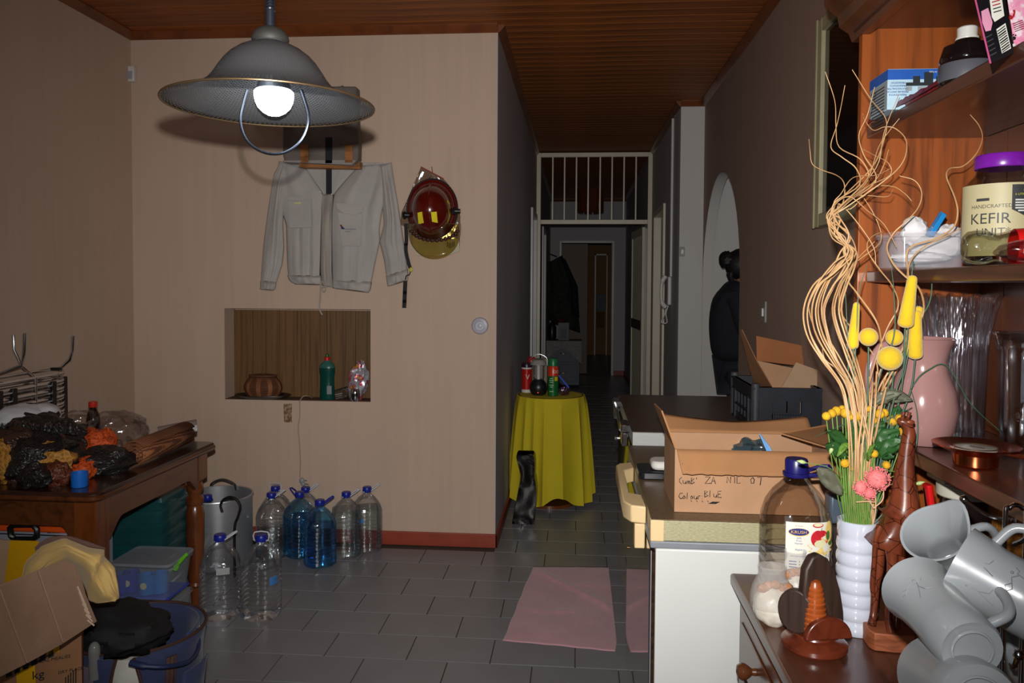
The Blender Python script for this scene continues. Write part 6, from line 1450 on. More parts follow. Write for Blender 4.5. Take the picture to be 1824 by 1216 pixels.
# white ribbed vase
c = od(1524, 1122); vr = .04; VC = c.copy()
vz = thing('ribbed_vase', 'tall glossy white vase made of stacked rounded rings', 'vase', c); vh = at(1524, 925, c.y).z-z
m, k, p = newmat('vase_white'); p.inputs['Base Color'].default_value = C(206, 212, 228); p.inputs['Roughness'].default_value = .08; p.inputs['Coat Weight'].default_value = .6
k.l.new(k.bump(k.noise(k.tex(), 12, 2), .02, .002), p.inputs['Normal']); MATS['vase_white'] = m
pr = [(vr*.86, 0)]; nr = 7; tz_ = vh-.034
for i in range(nr):
    a0 = tz_*i/nr; H_ = tz_/nr
    for t in (0, .12, .3, .5, .7, .88): pr.append((vr*(.86+.14*math.sin(PI*(t*.9+.05))**.6), a0+H_*t))
pr += [(vr*.9, tz_), (vr*.96, tz_+.006), (vr*.97, vh), (vr*.9, vh+.001), (vr*.86, vh-.004), (vr*.8, .02), (.0001, .015)]
MB().lathe(pr, 48, T(*c)).build('vase_body', 'vase_white', vz, ang=60)
# grey device + dark tin behind vase
c = onz(1488, 1062, z); tn = MB().lathe([(.03, 0), (.032, .004), (.032, .155), (.028, .158), (.0001, .158)], 24, T(c.x+.008, c.y+.03, z)).build('dark_tin', M_('tin_dark', C(40, 32, 30), .4), base=(c.x, c.y+.03, z)); tag(tn, 'dark round tin standing behind the white vase, beside the juice bottle', 'tin')
a = at(1478, 880, c.y+.01); b = at(1503, 950, c.y+.01); o = MB().box((a.x, c.y+.005, z+.16), (b.x+.012, c.y+.05, a.z)).build('grey_case', M_('case_slate', C(72, 84, 100), .4), base=(a.x, c.y+.02, z+.16), bevel=.006); tag(o, 'slate-grey rounded plastic case standing between the juice bottle and the white vase', 'case')

# ---------------- giraffe
c = od(1584, 1150); GC = c.copy(); gf = thing('giraffe_carving', 'carved reddish wooden giraffe on a rough block, standing beside the white vase', 'carving', c)
m, k, p = newmat('giraffe_wood'); v = k.add('ShaderNodeTexVoronoi', feature='DISTANCE_TO_EDGE'); v.inputs['Scale'].default_value = 34; k.l.new(k.tex(), v.inputs['Vector'])
cc = k.ramp(k.noise(k.tex((5, 5, 2)), 6, 5), [(.3, C(80, 34, 20)), (.7, C(134, 66, 40))]); mx = k.add('ShaderNodeMix', data_type='RGBA', blend_type='MULTIPLY'); mx.inputs[0].default_value = 1
k.l.new(cc, mx.inputs[6]); k.l.new(k.ramp(v.outputs['Distance'], [(.008, C(110, 84, 74)), (.03, (1, 1, 1, 1))]), mx.inputs[7]); k.l.new(mx.outputs[2], p.inputs['Base Color'])
p.inputs['Roughness'].default_value = .33; k.l.new(k.bump(v.outputs['Distance'], .12, .003), p.inputs['Normal']); MATS['giraffe_wood'] = m
bl = [(-.042, -.012), (-.036, -.024), (.0, -.03), (.036, -.028), (.042, -.01), (.04, .03), (.0, .036), (-.04, .028)]
MB().prism([(c.x+x, c.y+y) for x, y in bl], z, z+.034).build('block', wood('block_wood', C(110, 52, 26), C(170, 96, 60), (3, 3, 14), 4, .55), gf, bevel=.002)
gy = c.y
def G(px, py, dy=0): return at(px, py, gy+dy)
def limb(nm, P, R_): MB().tube(smooth_path(P, 5), [r for r in [R_[min(int(i/5), len(R_)-2)]*(1-(i % 5)/5)+R_[min(int(i/5), len(R_)-2)+1]*((i % 5)/5) for i in range((len(P)-1)*5)]]+[R_[-1]], 14).build(nm, 'giraffe_wood', gf)
skin('body', [G(1578, 965, .0), G(1585, 945, .0), G(1600, 930), G(1612, 905), G(1611, 870), G(1612, 830), G(1617, 790), G(1620, 765), G(1611, 750), G(1597, 748)],
     [(i, i+1) for i in range(9)], [(.02, .02), (.034, .03), (.04, .034), (.034, .03), (.025, .022), (.018, .017), (.014, .014), (.0125, .012), (.012, .011), (.007, .007)], 'giraffe_wood', gf, 2, 1)
for nm, P, R_ in (('leg', [G(1585, 955, -.018), G(1589, 1000, -.02), G(1586, 1050, -.02), G(1583, 1100, -.02), G(1587, 1138, -.02)], [.014, .0095, .0075, .007, .009]),
                  ('leg', [G(1566, 960, .01), G(1566, 1010, .012), G(1560, 1040, .014), G(1556, 1090, .01), G(1552, 1122, .0)], [.012, .009, .008, .0065, .008]),
                  ('leg', [G(1612, 945, -.014), G(1608, 1000, -.01), G(1600, 1060, -.004), G(1595, 1120, .0)], [.013, .009, .0075, .008]),
                  ('leg', [G(1624, 935, .012), G(1627, 1000, .015), G(1622, 1060, .018), G(1614, 1132, .02)], [.013, .009, .0085, .009])):
    zt_ = z+.034; P[-1].z = zt_+.004; limb(nm, P, R_)
limb('tail', [G(1568, 935, -.02), G(1560, 960, -.02), G(1557, 1000, -.018), G(1554, 1040, -.012), G(1555, 1060, -.006)], [.007, .005, .0045, .005, .004])
for s_ in (-1, 1):
    limb('horn', [G(1611+4*s_, 748, .006*s_), G(1613+5*s_, 742, .008*s_), G(1615+5*s_, 734, .008*s_)], [.004, .003, .004]); MB().ball(G(1622, 752, .012*s_), (.008, .003, .005), 8, 6).build('ear', 'giraffe_wood', gf)

# ---------------- flowers in the ribbed vase
fa = thing('flower_arrangement', 'arrangement of curly reeds, yellow ball flowers and a pink bloom in the ribbed vase', 'flowers', (VC.x, VC.y, z+.02))
m, k, p = newmat('reed'); k.l.new(k.ramp(k.noise(k.tex(), 14, 3), [(.3, C(168, 126, 82)), (.7, C(214, 174, 126))]), p.inputs['Base Color']); p.inputs['Roughness'].default_value = .5; MATS['reed'] = m
M_('stem_green', C(96, 134, 52), .5, .25, 12); M_('grass_dark', C(48, 88, 66), .5, .2); M_('leaf_dark', C(42, 84, 40), .45, .3, 14); M_('leaf_grey', C(98, 100, 84), .6, .15); M_('bud_pale', C(176, 196, 130), .5)
M_('felt_yellow', C(216, 180, 22), .95, .1, 20, sheen=.5, bump=.5, bscale=160); M_('ball_yellow', C(208, 160, 28), .9, .2, 60, bump=.8, bscale=220); M_('bloom_pink', C(232, 128, 130), .8, .15, 60)
FY = VC.y
rs = random.Random(11)
def reed(P, r=.0017, yo=0.0, nm='reed', mat='reed', yv=.03, tip=.35):
    r = r*rs.uniform(.85, 1.15)
    n_ = len(P); ph = rs.random()*6; Q = [at(a, b, FY+yo+yv*math.sin(ph+i*.8)*min(1, i/3)) for i, (a, b) in enumerate(P)]
    S = smooth_path(Q, 5); m_ = len(S); return MB().tube(S, [r*(1-(1-tip)*max(0, i/m_-.5)*2) for i in range(m_)], 6).build(nm, mat, fa)
tails = [[(1504, 350), (1503, 325), (1490, 312), (1465, 303), (1447, 292), (1443, 270), (1441, 248)],
 [(1530, 330), (1525, 300), (1500, 280), (1480, 262), (1490, 225), (1497, 195), (1505, 152)],
 [(1545, 322), (1534, 285), (1495, 262), (1489, 225), (1487, 180), (1470, 128)],
 [(1560, 322), (1538, 275), (1530, 240), (1545, 205), (1558, 155)],
 [(1552, 300), (1574, 250), (1578, 212), (1550, 175), (1518, 124)],
 [(1560, 300), (1575, 235), (1601, 168)],
 [(1580, 318), (1610, 285), (1614, 250), (1595, 229), (1575, 226), (1556, 232), (1541, 215), (1537, 203)],
 [(1545, 318), (1565, 262), (1585, 232), (1602, 211)],
 [(1540, 335), (1585, 312), (1582, 290), (1560, 278), (1538, 266)],
 [(1530, 345), (1560, 320), (1575, 292), (1583, 266)],
 [(1500, 352), (1540, 348), (1580, 350), (1590, 338)],
 [(1515, 372), (1555, 335), (1590, 332), (1612, 345), (1624, 358)],
 [(1498, 345), (1520, 316), (1560, 312), (1586, 300)], [(1512, 350), (1545, 375), (1575, 400), (1597, 440)],
 [(1500, 366), (1530, 400), (1556, 440), (1560, 470)]]
for i, tl_ in enumerate(tails):
    d = (i-7)*2.3; e = rs.uniform(-15, 15); bx = 1512+i*3.1
    base = [(bx, 990), (bx, 930), (bx+1, 860), (bx+rs.uniform(-3, 3), 790), (1526+d*1.1+e*.3, 730), (1516+d*1.2+e*.3, 685), (1494+d*1.7+e*.6, 640), (1474+d*1.8+e, 595), (1466+d*1.6+e, 550), (1480+d*1.3+e*1.1, 508), (1502+d*.8+e*.8, 476+rs.uniform(-8, 8)), (1512+rs.uniform(-16, 16), 448), (1497+rs.uniform(-18, 18), 418+rs.uniform(-6, 6)), (1484+rs.uniform(-12, 14), 392+rs.uniform(-8, 8)), (1492+rs.uniform(-10, 12), 368+rs.uniform(-6, 6))]
    reed(base+tl_, yo=-.012+.0018*i)
extra = [[(1532, 990), (1535, 860), (1533, 740), (1520, 690), (1490, 655), (1462, 612), (1447, 575), (1441, 545), (1450, 517)],
 [(1520, 990), (1524, 850), (1520, 740), (1512, 695), (1493, 660), (1470, 640), (1464, 617)],
 [(1538, 990), (1540, 850), (1538, 760), (1545, 700), (1560, 640), (1580, 585), (1600, 545), (1590, 510), (1567, 480), (1547, 450), (1546, 430), (1558, 418), (1572, 413)],
 [(1545, 990), (1546, 850), (1548, 760), (1562, 700), (1590, 650), (1626, 590), (1645, 555), (1638, 515), (1610, 490), (1590, 468), (1580, 440), (1592, 415), (1612, 396), (1634, 372), (1642, 345), (1630, 322), (1602, 313)],
 [(1549, 990), (1551, 850), (1552, 760), (1570, 700), (1600, 640), (1622, 570), (1618, 490), (1615, 455), (1625, 438), (1668, 424), (1698, 405), (1706, 378), (1700, 350), (1686, 315), (1692, 300), (1715, 296), (1738, 275), (1750, 247), (1744, 224), (1728, 204)],
 [(1552, 990), (1553, 850), (1556, 760), (1574, 705), (1604, 640), (1618, 560), (1616, 500), (1622, 465), (1645, 440), (1690, 418), (1722, 398), (1736, 372), (1736, 352)],
 [(1540, 990), (1540, 850), (1536, 740), (1550, 700), (1570, 655), (1570, 610), (1560, 570), (1525, 520), (1512, 500), (1522, 470), (1560, 440), (1570, 420), (1556, 380), (1530, 340)],
 [(1528, 990), (1530, 850), (1532, 740), (1560, 690), (1560, 640), (1530, 600), (1500, 560), (1496, 520), (1520, 470), (1558, 430)]]
for i, e in enumerate(extra): reed(e, yo=.01+.003*i)
for i in range(10): reed([(1530+i*2.6, 990), (1531+i*2.7, 880), (1532+i*3+rs.uniform(-3, 3), 800), (1536+i*4+rs.uniform(-4, 4), 730), (1534+i*5+rs.uniform(-6, 6), 690-rs.random()*30)], .002, -.01, tip=.8)
# big felt catkins and balls
def felt(p0, p1, r0, r1, yo):
    a = at(*p0, FY+yo); b = at(*p1, FY+yo); L = (b-a).length; n_ = 12
    pr = [(max(.0001, (r0+(r1-r0)*i/n_)*min(1, math.sqrt(max(0, 1-((i/n_-.12)/.12)**2)) if i/n_ < .12 else 1)*(math.sqrt(max(0, 1-((i/n_-.85)/.15)**2)) if i/n_ > .85 else 1)), L*i/n_) for i in range(n_+1)]
    pr = [(max(.0001, (r0+(r1-r0)*t)*min(1, (1-(1-min(t/.1, 1))**2)**.5)*min(1, (1-(1-min((1-t)/.07, 1))**2)**.5)), L*t) for t in (0, .01, .03, .06, .1, .25, .5, .75, .9, .95, .975, .99, 1)]
    MB().lathe(pr, 20, frame(a, b)).build('catkin', 'felt_yellow', fa)
felt((1612, 584), (1626, 490), .0155, .0085, -.02); felt((1630, 640), (1632, 552), .0145, .0095, .01); felt((1617, 634), (1638, 545), .011, .008, .022); felt((1518, 622), (1526, 538), .012, .006, .02)
for px, py, r_, yo in ((1585, 638, .0235, -.03), (1547, 600, .018, .0), (1593, 601, .0165, .02)): MB().ball(at(px, py, FY+yo), r_, 24, 16).build('felt_ball', 'felt_yellow', fa)
for px, py, bx_ in ((1585, 660, 1545), (1547, 618, 1535), (1593, 618, 1548), (1612, 584, 1550), (1630, 640, 1552), (1519, 622, 1522)):
    reed([(bx_, 960), (bx_+(px-bx_)*.4, 800), (px-(px-bx_)*.12, 700), (px, py)], .0016, 0, 'flower_stem', 'grass_dark', .0, 1)
# small craspedia balls
for px, py, r_ in ((1472, 741, 8), (1482, 736, 8), (1490, 732, 9), (1506, 735, 9.5), (1513, 742, 7), (1526, 741, 9), (1554, 749, 9), (1567, 737, 9), (1575, 735, 8), (1589, 749, 10), (1602, 745, 8), (1611, 768, 10.5), (1503, 812, 7), (1505, 825, 8), (1515, 816, 7), (1522, 834, 8), (1557, 808, 7.5), (1579, 828, 7.5), (1548, 728, 6), (1500, 728, 7)):
    yo = rs.uniform(-.03, .02); MB().ball(at(px, py, FY+yo), r_/900*.96, 14, 10).build('ball_flower', 'ball_yellow', fa)
    bx_ = 1524+(px-1540)*.25
    Q = [at(bx_, 950, FY), at(bx_+(px-bx_)*.55, 860 if py < 800 else 900, FY+yo*.5), at(px, py+6, FY+yo)]; MB().tube(smooth_path(Q, 6), .0012, 6).build('flower_stem', 'stem_green', fa)
# grass blades
for P in ([(1530, 950), (1560, 700), (1592, 600), (1592, 520), (1588, 478)], [(1536, 950), (1590, 760), (1625, 600), (1655, 540), (1660, 500), (1658, 478)], [(1515, 950), (1513, 800), (1510, 620), (1505, 500)], [(1512, 950), (1516, 800), (1525, 600), (1530, 520), (1545, 470)], [(1540, 950), (1600, 880), (1630, 800), (1634, 740), (1622, 690)],
          [(1545, 950), (1580, 860), (1620, 700), (1660, 655), (1690, 655), (1730, 720), (1790, 775)], [(1538, 950), (1540, 850), (1570, 760), (1625, 725)], [(1520, 950), (1518, 800), (1516, 720)], [(1525, 950), (1522, 790), (1520, 680)], [(1541, 950), (1590, 720), (1612, 640), (1625, 480), (1628, 470)], [(1540, 950), (1576, 800), (1620, 745), (1600, 730), (1520, 750), (1450, 778)]):
    reed(P, .0013, rs.uniform(-.02, .02), 'grass_blade', 'grass_dark', .005, .4)
for i in range(14): x0 = 1502+i*3.6; reed([(x0+6, 960), (x0, 900), (x0-4+i*.6, 850), (x0-8+i*1.5, 800+rs.uniform(-20, 20))], .0016, -.02, 'grass_blade', 'stem_green', .004, .5)
# leaves
def leaf(p0, p1, w_, mat, yo=0, curl=.006, bend=.3):
    a = at(*p0, FY+yo); b = at(*p1, FY+yo-.02); d = b-a; s_ = Vector((d.z, 0, -d.x)).normalized()
    def fn(u, v):
        w = w_*math.sin(PI*min(v*.92+.06, 1))**.8*(u-.5)*2; return a+d*v+s_*w+Vector((0, -curl*4*(.25-(u-.5)**2)+curl*ns(u*5, v*6, p0[0]), 0))+Vector((0, 0, .015*bend*math.sin(PI*v)))
    MB().grid(fn, 6, 12).build('leaf', mat, fa, solid=.0005)
for p0, p1, w_, m_, yo in (((1512, 800), (1474, 765), .012, 'leaf_dark', -.01), ((1508, 815), (1470, 792), .014, 'leaf_dark', -.015), ((1520, 820), (1516, 760), .016, 'leaf_dark', .01), ((1535, 790), (1525, 745), .016, 'leaf_dark', .01), ((1560, 800), (1600, 765), .018, 'leaf_dark', -.012),
    ((1566, 812), (1612, 782), .016, 'leaf_dark', -.02), ((1555, 800), (1590, 815), .016, 'leaf_dark', -.005), ((1550, 790), (1575, 750), .016, 'leaf_dark', .012), ((1499, 880), (1455, 833), .017, 'leaf_grey', -.02), ((1553, 720), (1605, 700), .013, 'leaf_grey', .0), ((1560, 705), (1624, 712), .014, 'leaf_grey', .01), ((1515, 790), (1490, 812), .008, 'stem_green', -.02), ((1545, 820), (1556, 790), .005, 'stem_green', -.03), ((1590, 765), (1600, 722), .014, 'leaf_dark', .02), ((1490, 800), (1478, 780), .01, 'leaf_dark', .0)):
    leaf(p0, p1, w_, m_, yo)
for p0, p1, st_ in (((1436, 824), (1419, 820), [(1508, 880), (1480, 835), (1436, 824)]), ((1543, 935), (1546, 962), [(1532, 900), (1538, 920), (1543, 938)]), ((1602, 866), (1619, 880), [(1560, 868), (1590, 862), (1604, 868)]), ((1630, 862), (1648, 858), [(1570, 860), (1600, 846), (1630, 862)]), ((1478, 808), (1484, 792), [(1500, 850), (1488, 820), (1482, 806)]), ((1594, 838), (1610, 842), [(1560, 838), (1580, 838), (1596, 840)])):
    a = at(*p0, FY-.03); b = at(*p1, FY-.035); L = (b-a).length; MB().lathe([(.001, 0), (.0038, L*.3), (.004, L*.55), (.0001, L)], 10, frame(a, b)).build('bud', 'bud_pale', fa)
    MB().tube(smooth_path([at(*q, FY-.03) for q in st_], 5), .0009, 5).build('flower_stem', 'stem_green', fa)
# pink bloom
for cx, cy, rr, n_, yo in ((1562, 853, 21, 230, -.035), (1533, 868, 13, 100, -.03), (1548, 878, 12, 60, -.03)):
    c = at(cx, cy, FY+yo); mb = MB(); mb.ball(c, rr/900*.8, 14, 10)
    for i in range(n_):
        d = Vector((rs.gauss(0, 1), rs.gauss(0, 1), rs.gauss(0, 1))).normalized(); mb.ball(c+d*rr/900*rs.uniform(.82, 1.08), .0017, 5, 3)
    mb.build('pink_bloom', 'bloom_pink', fa, kind='stuff')
for P in ([(1545, 960), (1556, 930), (1560, 900), (1558, 872)], [(1556, 905), (1545, 885), (1535, 872)], [(1556, 905), (1572, 890), (1574, 870)], [(1525, 894), (1542, 893), (1558, 894)]):
    MB().tube(smooth_path([at(*q, FY-.032) for q in P], 5), .0013, 5).build('flower_stem', M_('stem_tan', C(214, 170, 130), .6), fa)

# ---------------- things under the hutch shelf
a = Vector((.80, 1.67, z)); jz = thing('dark_jar', 'dark glass jar with a wide white lid under the hutch shelf, behind the giraffe', 'jar', a); lz = at(1675, 893, 1.62).z-z
MB().lathe([(.045, 0), (.05, .006), (.052, lz*.6), (.048, lz*.85), (.043, lz)], 30, T(*a)).build('jar_body', M_('jar_dark', C(30, 22, 22), .12, coat=.5), jz)
MB().lathe([(.05, lz+.0005), (.052, lz+.003), (.052, lz+.022), (.048, lz+.026), (.0001, lz+.0262)], 36, T(*a)).build('lid', M_('lid_ivory', C(206, 204, 188), .4), jz)
tz2 = z+lz+.0275
o = MB().box((a.x-.055, a.y-.035, tz2), (a.x+.052, a.y+.05, tz2+.034)).build('white_box', M_('box_ivory', C(204, 202, 190), .45), base=(a.x, a.y, tz2), bevel=.004); tag(o, 'flat white plastic box resting on the jar lid under the hutch shelf', 'box')
MB().lathe([(.008, 0), (.007, .008), (.005, .012)], 10, T(a.x-.04, a.y-.01, tz2+.034)).build('button', 'white_gloss', o)
a = at(1660, 925, 1.5); b = at(1652, 862, 1.5); rm = thing('red_knife', 'red-handled kitchen knife standing upright right of the giraffe neck', 'knife', (a.x, 1.5, z))
FMk = frame(a, b); MB().prism(rounded(-.012, -.006, .012, .006, .005), 0, (b-a).length, FMk).build('handle', M_('handle_red', C(196, 22, 26), .3), rm, bevel=.002)
MB().prism([(-.005, .012), (.005, .02), (.002, .06), (-.004, .06)], .0062, .0072, FMk @ Matrix(((1, 0, 0, 0), (0, 0, -1, 0), (0, 1, 0, 0), (0, 0, 0, 1)))).build('foil_mark', 'chrome', rm)
MB().box((a.x-.011, 1.499, z), (a.x+.011, 1.501, a.z)).build('blade', 'steel', rm)
o = thing('chrome_rings', 'small stack of chrome rings on the dresser between the giraffe and the mugs', 'rings', (.665, 1.47, z)); o.location = (0.70, 1.42, z); W[o.name] = T(.70, 1.42, z)
for i in range(7): MB().tube([Vector((.70+.022*math.cos(t), 1.42+.022*math.sin(t), z+.004+.008*i)) for t in [2*PI*q/24 for q in range(24)]], .0035, 8, True).build('ring', 'chrome', o)
a = Vector((.72, 1.58, z)); o = MB().tube([Vector((a.x+.035*math.cos(t), a.y+.03*math.sin(t), z+.006+t*.0022)) for t in [q*.3 for q in range(120)]], .0045, 6).build('black_cable', 'black_rubber', base=tuple(a)); tag(o, 'coil of black cable on the dresser top behind the giraffe', 'cable')
# glossy dark bowl at the right
a = Vector((.83, 1.42, z)); o = MB().lathe([(.03, 0), (.055, .02), (.066, .07), (.062, .12), (.05, .16), (.046, .16), (.058, .12), (.06, .07), (.0001, .02)], 32, T(*a)).build('dark_pot', M_('pot_dark', C(34, 30, 30), .12, coat=.4), base=tuple(a)); tag(o, 'dark glazed pot under the hutch shelf behind the mug tree', 'pot')

# ---------------- mug tree
PX = Vector((.594, 1.10, z)); mt = thing('mug_tree', 'chrome wire mug tree with ball-ended arms at the right of the dresser', 'mug tree', PX)
MB().tube([PX+Vector((.07*math.cos(t), .07*math.sin(t), .005)) for t in [2*PI*q/36 for q in range(36)]], .004, 8, True).build('base_ring', 'chrome', mt)
tp = at(1775, 898, 1.1).z
MB().tube(smooth_path([Vector((PX.x-.012, 1.1, z+.005)), Vector((PX.x-.012, 1.1, z+.2)), Vector((PX.x-.013, 1.1, tp-.02)), Vector((PX.x-.008, 1.1, tp-.005)), Vector((PX.x, 1.1, tp)), Vector((PX.x+.009, 1.1, tp-.005)), Vector((PX.x+.014, 1.1, tp-.02)), Vector((PX.x+.013, 1.1, z+.2)), Vector((PX.x+.013, 1.1, z+.005))], 6), .0032, 10).build('pole', 'chrome', mt)
MB().tube([PX+Vector((-.07, 0, .005)), PX+Vector((.07, 0, .005))], .0035, 8).build('cross_bar', 'chrome', mt)
for p0, p1, y_ in (((1745, 925), (1717, 889), 1.16), ((1757, 1040), (1665, 1021), 1.04), ((1772, 1182), (1814, 1166), .98), ((1786, 968), (1850, 925), 1.04), ((1745, 1100), (1765, 1118), 1.16)):
    a = Vector((PX.x, 1.1, at(*p0, 1.1).z)); b = at(*p1, y_); m_ = (a+b)/2+Vector((0, 0, -.008)); ar = MB().tube(smooth_path([a, m_, b], 6), .0032, 8).build('arm', 'chrome', mt); MB().ball(b, .0062, 12, 8).build('ball_end', 'chrome', ar)
m, k, p = newmat('frosted_mug'); p.inputs['Base Color'].default_value = C(172, 182, 186); p.inputs['Roughness'].default_value = .3; p.inputs['Coat Weight'].default_value = .5; p.inputs['Coat Roughness'].default_value = .18; p.inputs['Alpha'].default_value = .84
k.l.new(k.ramp(k.noise(k.tex(), 8, 2), [(.3, C(140, 146, 152)), (.7, C(156, 162, 166))]), p.inputs['Base Color']); p.inputs['Transmission Weight'].default_value = .0; MATS['frosted_mug'] = m
M_('etch_grey', C(112, 116, 122), .5)
def mug(lab, B, Mo, rb, rm_, hand=None, jug=False, roll=0, name='frosted_mug', etch=True):
    B = Vector(B); Mo = Vector(Mo); L = (Mo-B).length; FMm = frame(B, Mo) @ Matrix.Rotation(roll, 4, 'Z')
    t = thing(name, lab, 'jug' if jug else 'mug', B, 0, None)
    if jug: pr = [(rb*.7, 0), (rb, .006), (rb*1.08, L*.25), (rb*.86, L*.55), (rb*.8, L*.7), (rm_, L)]
    else: pr = [(rb*.75, .002), (rb*.92, 0), (rb, .006), (rb*1.02, L*.3), (rb*1.03, L*.6), (rb*1.12, L*.85), (rm_, L)]
    pr2 = pr+[(rm_-.0025, L+.0005)]+[(r-.0035, zz) for r, zz in pr[::-1] if zz > .01]+[(.0001, .012)]
    mb = MB().lathe(pr2, 40, FMm)
    if jug:
        vs = []
        for v_ in mb.v:
            q = FMm.inverted() @ Vector(v_); a_ = math.atan2(q.y, q.x)
            w_ = math.exp(-(a_/.45)**2)*max(0, (q.z/L-.75)/.25); r_ = math.hypot(q.x, q.y); f = 1+.22*w_ if r_ > .01 else 1; vs.append(tuple(FMm @ Vector((q.x*f, q.y*f, q.z+.012*w_))))
        mb.v = vs
    mb.build('mug_body', 'frosted_mug', t)
    MB().tube([FMm @ Vector((rb*.62*math.cos(q), rb*.62*math.sin(q), -.0005)) for q in [2*PI*i/30 for i in range(30)]], .0016, 6, True).build('base_rim', 'frosted_mug', t)
    h = [Vector((rb*.98, 0, L*.18)), Vector((rb+.024, 0, L*.2)), Vector((rb+.036, 0, L*.42)), Vector((rb+.03, 0, L*.66)), Vector((rb*1.0, 0, L*.76))]
    MB().tube(smooth_path(h, 6), .0062, 10, M=FMm @ Matrix.Rotation(hand if hand is not None else 0, 4, 'Z')).build('handle', 'frosted_mug', t)
    if etch:
        for (a0, z0_) in etch if isinstance(etch, list) else []:
            ry_ = rb*1.035
            camd = FMm.inverted() @ Vector((0, 0, EYE)); ca_ = math.atan2(camd.y, camd.x)
            def sp_(x, y): a1 = ca_+a0+x/ry_; return FMm @ Vector(((ry_+.0012)*math.cos(a1), (ry_+.0012)*math.sin(a1), L*z0_+y))
            for st_ in ([(0, .004), (.0015, .012), (.006, .011), (.009, .016)], [(0, .004), (-.004, -.008), (-.007, -.016)], [(0, .004), (.004, -.007), (.011, -.009)], [(0, .01), (-.006, .015), (-.012, .012)], [(-.012, .012), (-.018, .017), (-.023, .013), (-.018, .009), (-.012, .012)]):
                MB().tube([sp_(*q) for q in st_], .0005, 4).build('etched_figure', 'etch_grey', t)
            hd_ = sp_(0, .017); MB().ball(hd_, .0018, 8, 5).build('etched_figure', 'etch_grey', t)
    return t
g = lambda x, y, Y: at(x, y, Y)
mug('frosted glass jug with a pouring lip, uppermost on the mug tree', g(1722, 1045, 1.17), g(1664, 948, 1.11), .034, .045, hand=-.2, jug=True, roll=1.2, name='frosted_jug', etch=None)
mug('frosted glass mug lying sideways across the right of the tree, above the others', g(1868, 1092, .97), g(1704, 1002, 1.03), .043, .05, hand=2.0, etch=[(.5, .3), (-.4, .62), (.3, .75)])
mug('frosted glass mug with its base towards the camera, lower left of the tree', g(1732, 1158, .90), g(1634, 1050, 1.04), .036, .045, hand=2.6, etch=[(.1, .6), (.9, .82)])
mug('frosted glass mug hanging at the back, lower right of the tree', g(1850, 1200, 1.16), g(1745, 1065, 1.2), .036, .045, hand=-2, etch=[(0, .5)])
mug('frosted glass mug at the very bottom edge, round base facing the camera', g(1748, 1252, .86), g(1672, 1205, .99), .042, .048, hand=-2.6, etch=None)
# tea box
a = at(1530, 1204, 1.26); zb = z+.036
tb3 = thing('cherry_box', 'flat yellow and pink carton printed with its variety name at the front of the dresser', 'box', (.6, 1.22, z))
MB().box((a.x, 1.17, z), (a.x+.17, 1.26, zb)).build('carton', M_('box_yellow', C(222, 196, 60), .35), tb3, bevel=.001)
MB().box((a.x, 1.225, zb), (a.x+.17, 1.2598, zb+.0006)).build('printed_band', M_('band_straw', C(190, 160, 90), .4), tb3)
txt('CHERRY VALLEY', .0105, Matrix.Translation((a.x+.035, 1.238, zb+.0012)), M_('ink_maroon', C(96, 30, 24), .5), tb3, align='LEFT'); txt('CHERRY VALLEY', .011, Matrix.Translation((a.x+.045, 1.205, zb+.0006)), 'ink_maroon', tb3, align='LEFT')
MB().box((a.x+.002, 1.24, zb+.0006), (a.x+.03, 1.2599, zb+.0012)).build('red_patch', 'ink_red', tb3)

# ---------------- on the hutch counter
zc = HZ+.001
a = Vector((at(1700, 650, 1.775).x, 1.775, zc)); cv = thing('crystal_vase', 'tall heavy ribbed crystal vase with a scalloped rim on the hutch shelf', 'vase', a); ch_ = at(1700, 524, 1.775).z-zc
def flute(u, v):
    t = 2*PI*u; rr = (.06+.004*v+.022*max(0, (v-.55)/.45)**1.8)*(1+.09*abs(math.sin(t*9)))-.006; return a+Vector((rr*math.cos(t), rr*math.sin(t), ch_*v+(.003*math.cos(t*20) if v > .99 else 0)))
MB().grid(flute, 200, 14).build('outer_wall', clear('crystal', (.95, .95, .98, 1), .22, .12, .9, 30, 1.6, (3, 3, .12)), cv)
MB().open().lathe([(.0001, .02), (.05, .022), (.053, ch_*.5), (.07, ch_*.98)], 40, T(*a)).build('inner_wall', 'crystal', cv)
MB().lathe([(.05, 0), (.058, .002), (.06, .014), (.05, .019), (.0001, .019)], 60, T(*a)).build('foot', 'crystal', cv)
a = Vector((.872, 1.60, zc)); gv = thing('glass_vase', 'plain clear glass vase with a flared rim, right of the crystal one', 'vase', a); gh_ = at(1790, 592, 1.6).z-zc
MB().open().lathe([(.0001, .004), (.03, .003), (.036, .012), (.041, .06), (.042, gh_*.7), (.044, gh_*.85), (.054, gh_)], 44, T(*a)).build('vase_wall', 'clear_glass', gv, solid=.002)
MB().tube([a+Vector((.054*math.cos(t), .054*math.sin(t), gh_)) for t in [2*PI*q/44 for q in range(44)]], .0016, 6, True).build('rim', 'clear_glass', gv)
a = Vector((at(1738, 790, 1.46).x, 1.46, zc)); cp2 = thing('copper_pan_clock', 'small copper pan-shaped dial with a long handle on the hutch shelf', 'dial', a)
M_('copper', C(206, 112, 74), .22, .08, metal=1)
MB().lathe([(.033, 0), (.036, .003), (.037, .022), (.044, .026), (.07, .037), (.071, .039), (.045, .0295), (.0001, .0285)], 48, T(*a)).build('pan', 'copper', cp2)
MB().lathe([(.034, .0286), (.035, .033), (.0335, .0335), (.0001, .0335)], 40, T(*a)).build('dial_face', M_('dial_grey', C(168, 166, 160), .35, .1, 40), cp2)
MB().tube([a+Vector((.0345*math.cos(t), .0345*math.sin(t), .034)) for t in [2*PI*q/36 for q in range(36)]], .0012, 6, True).build('dial_ring', 'rim_brass', cp2)
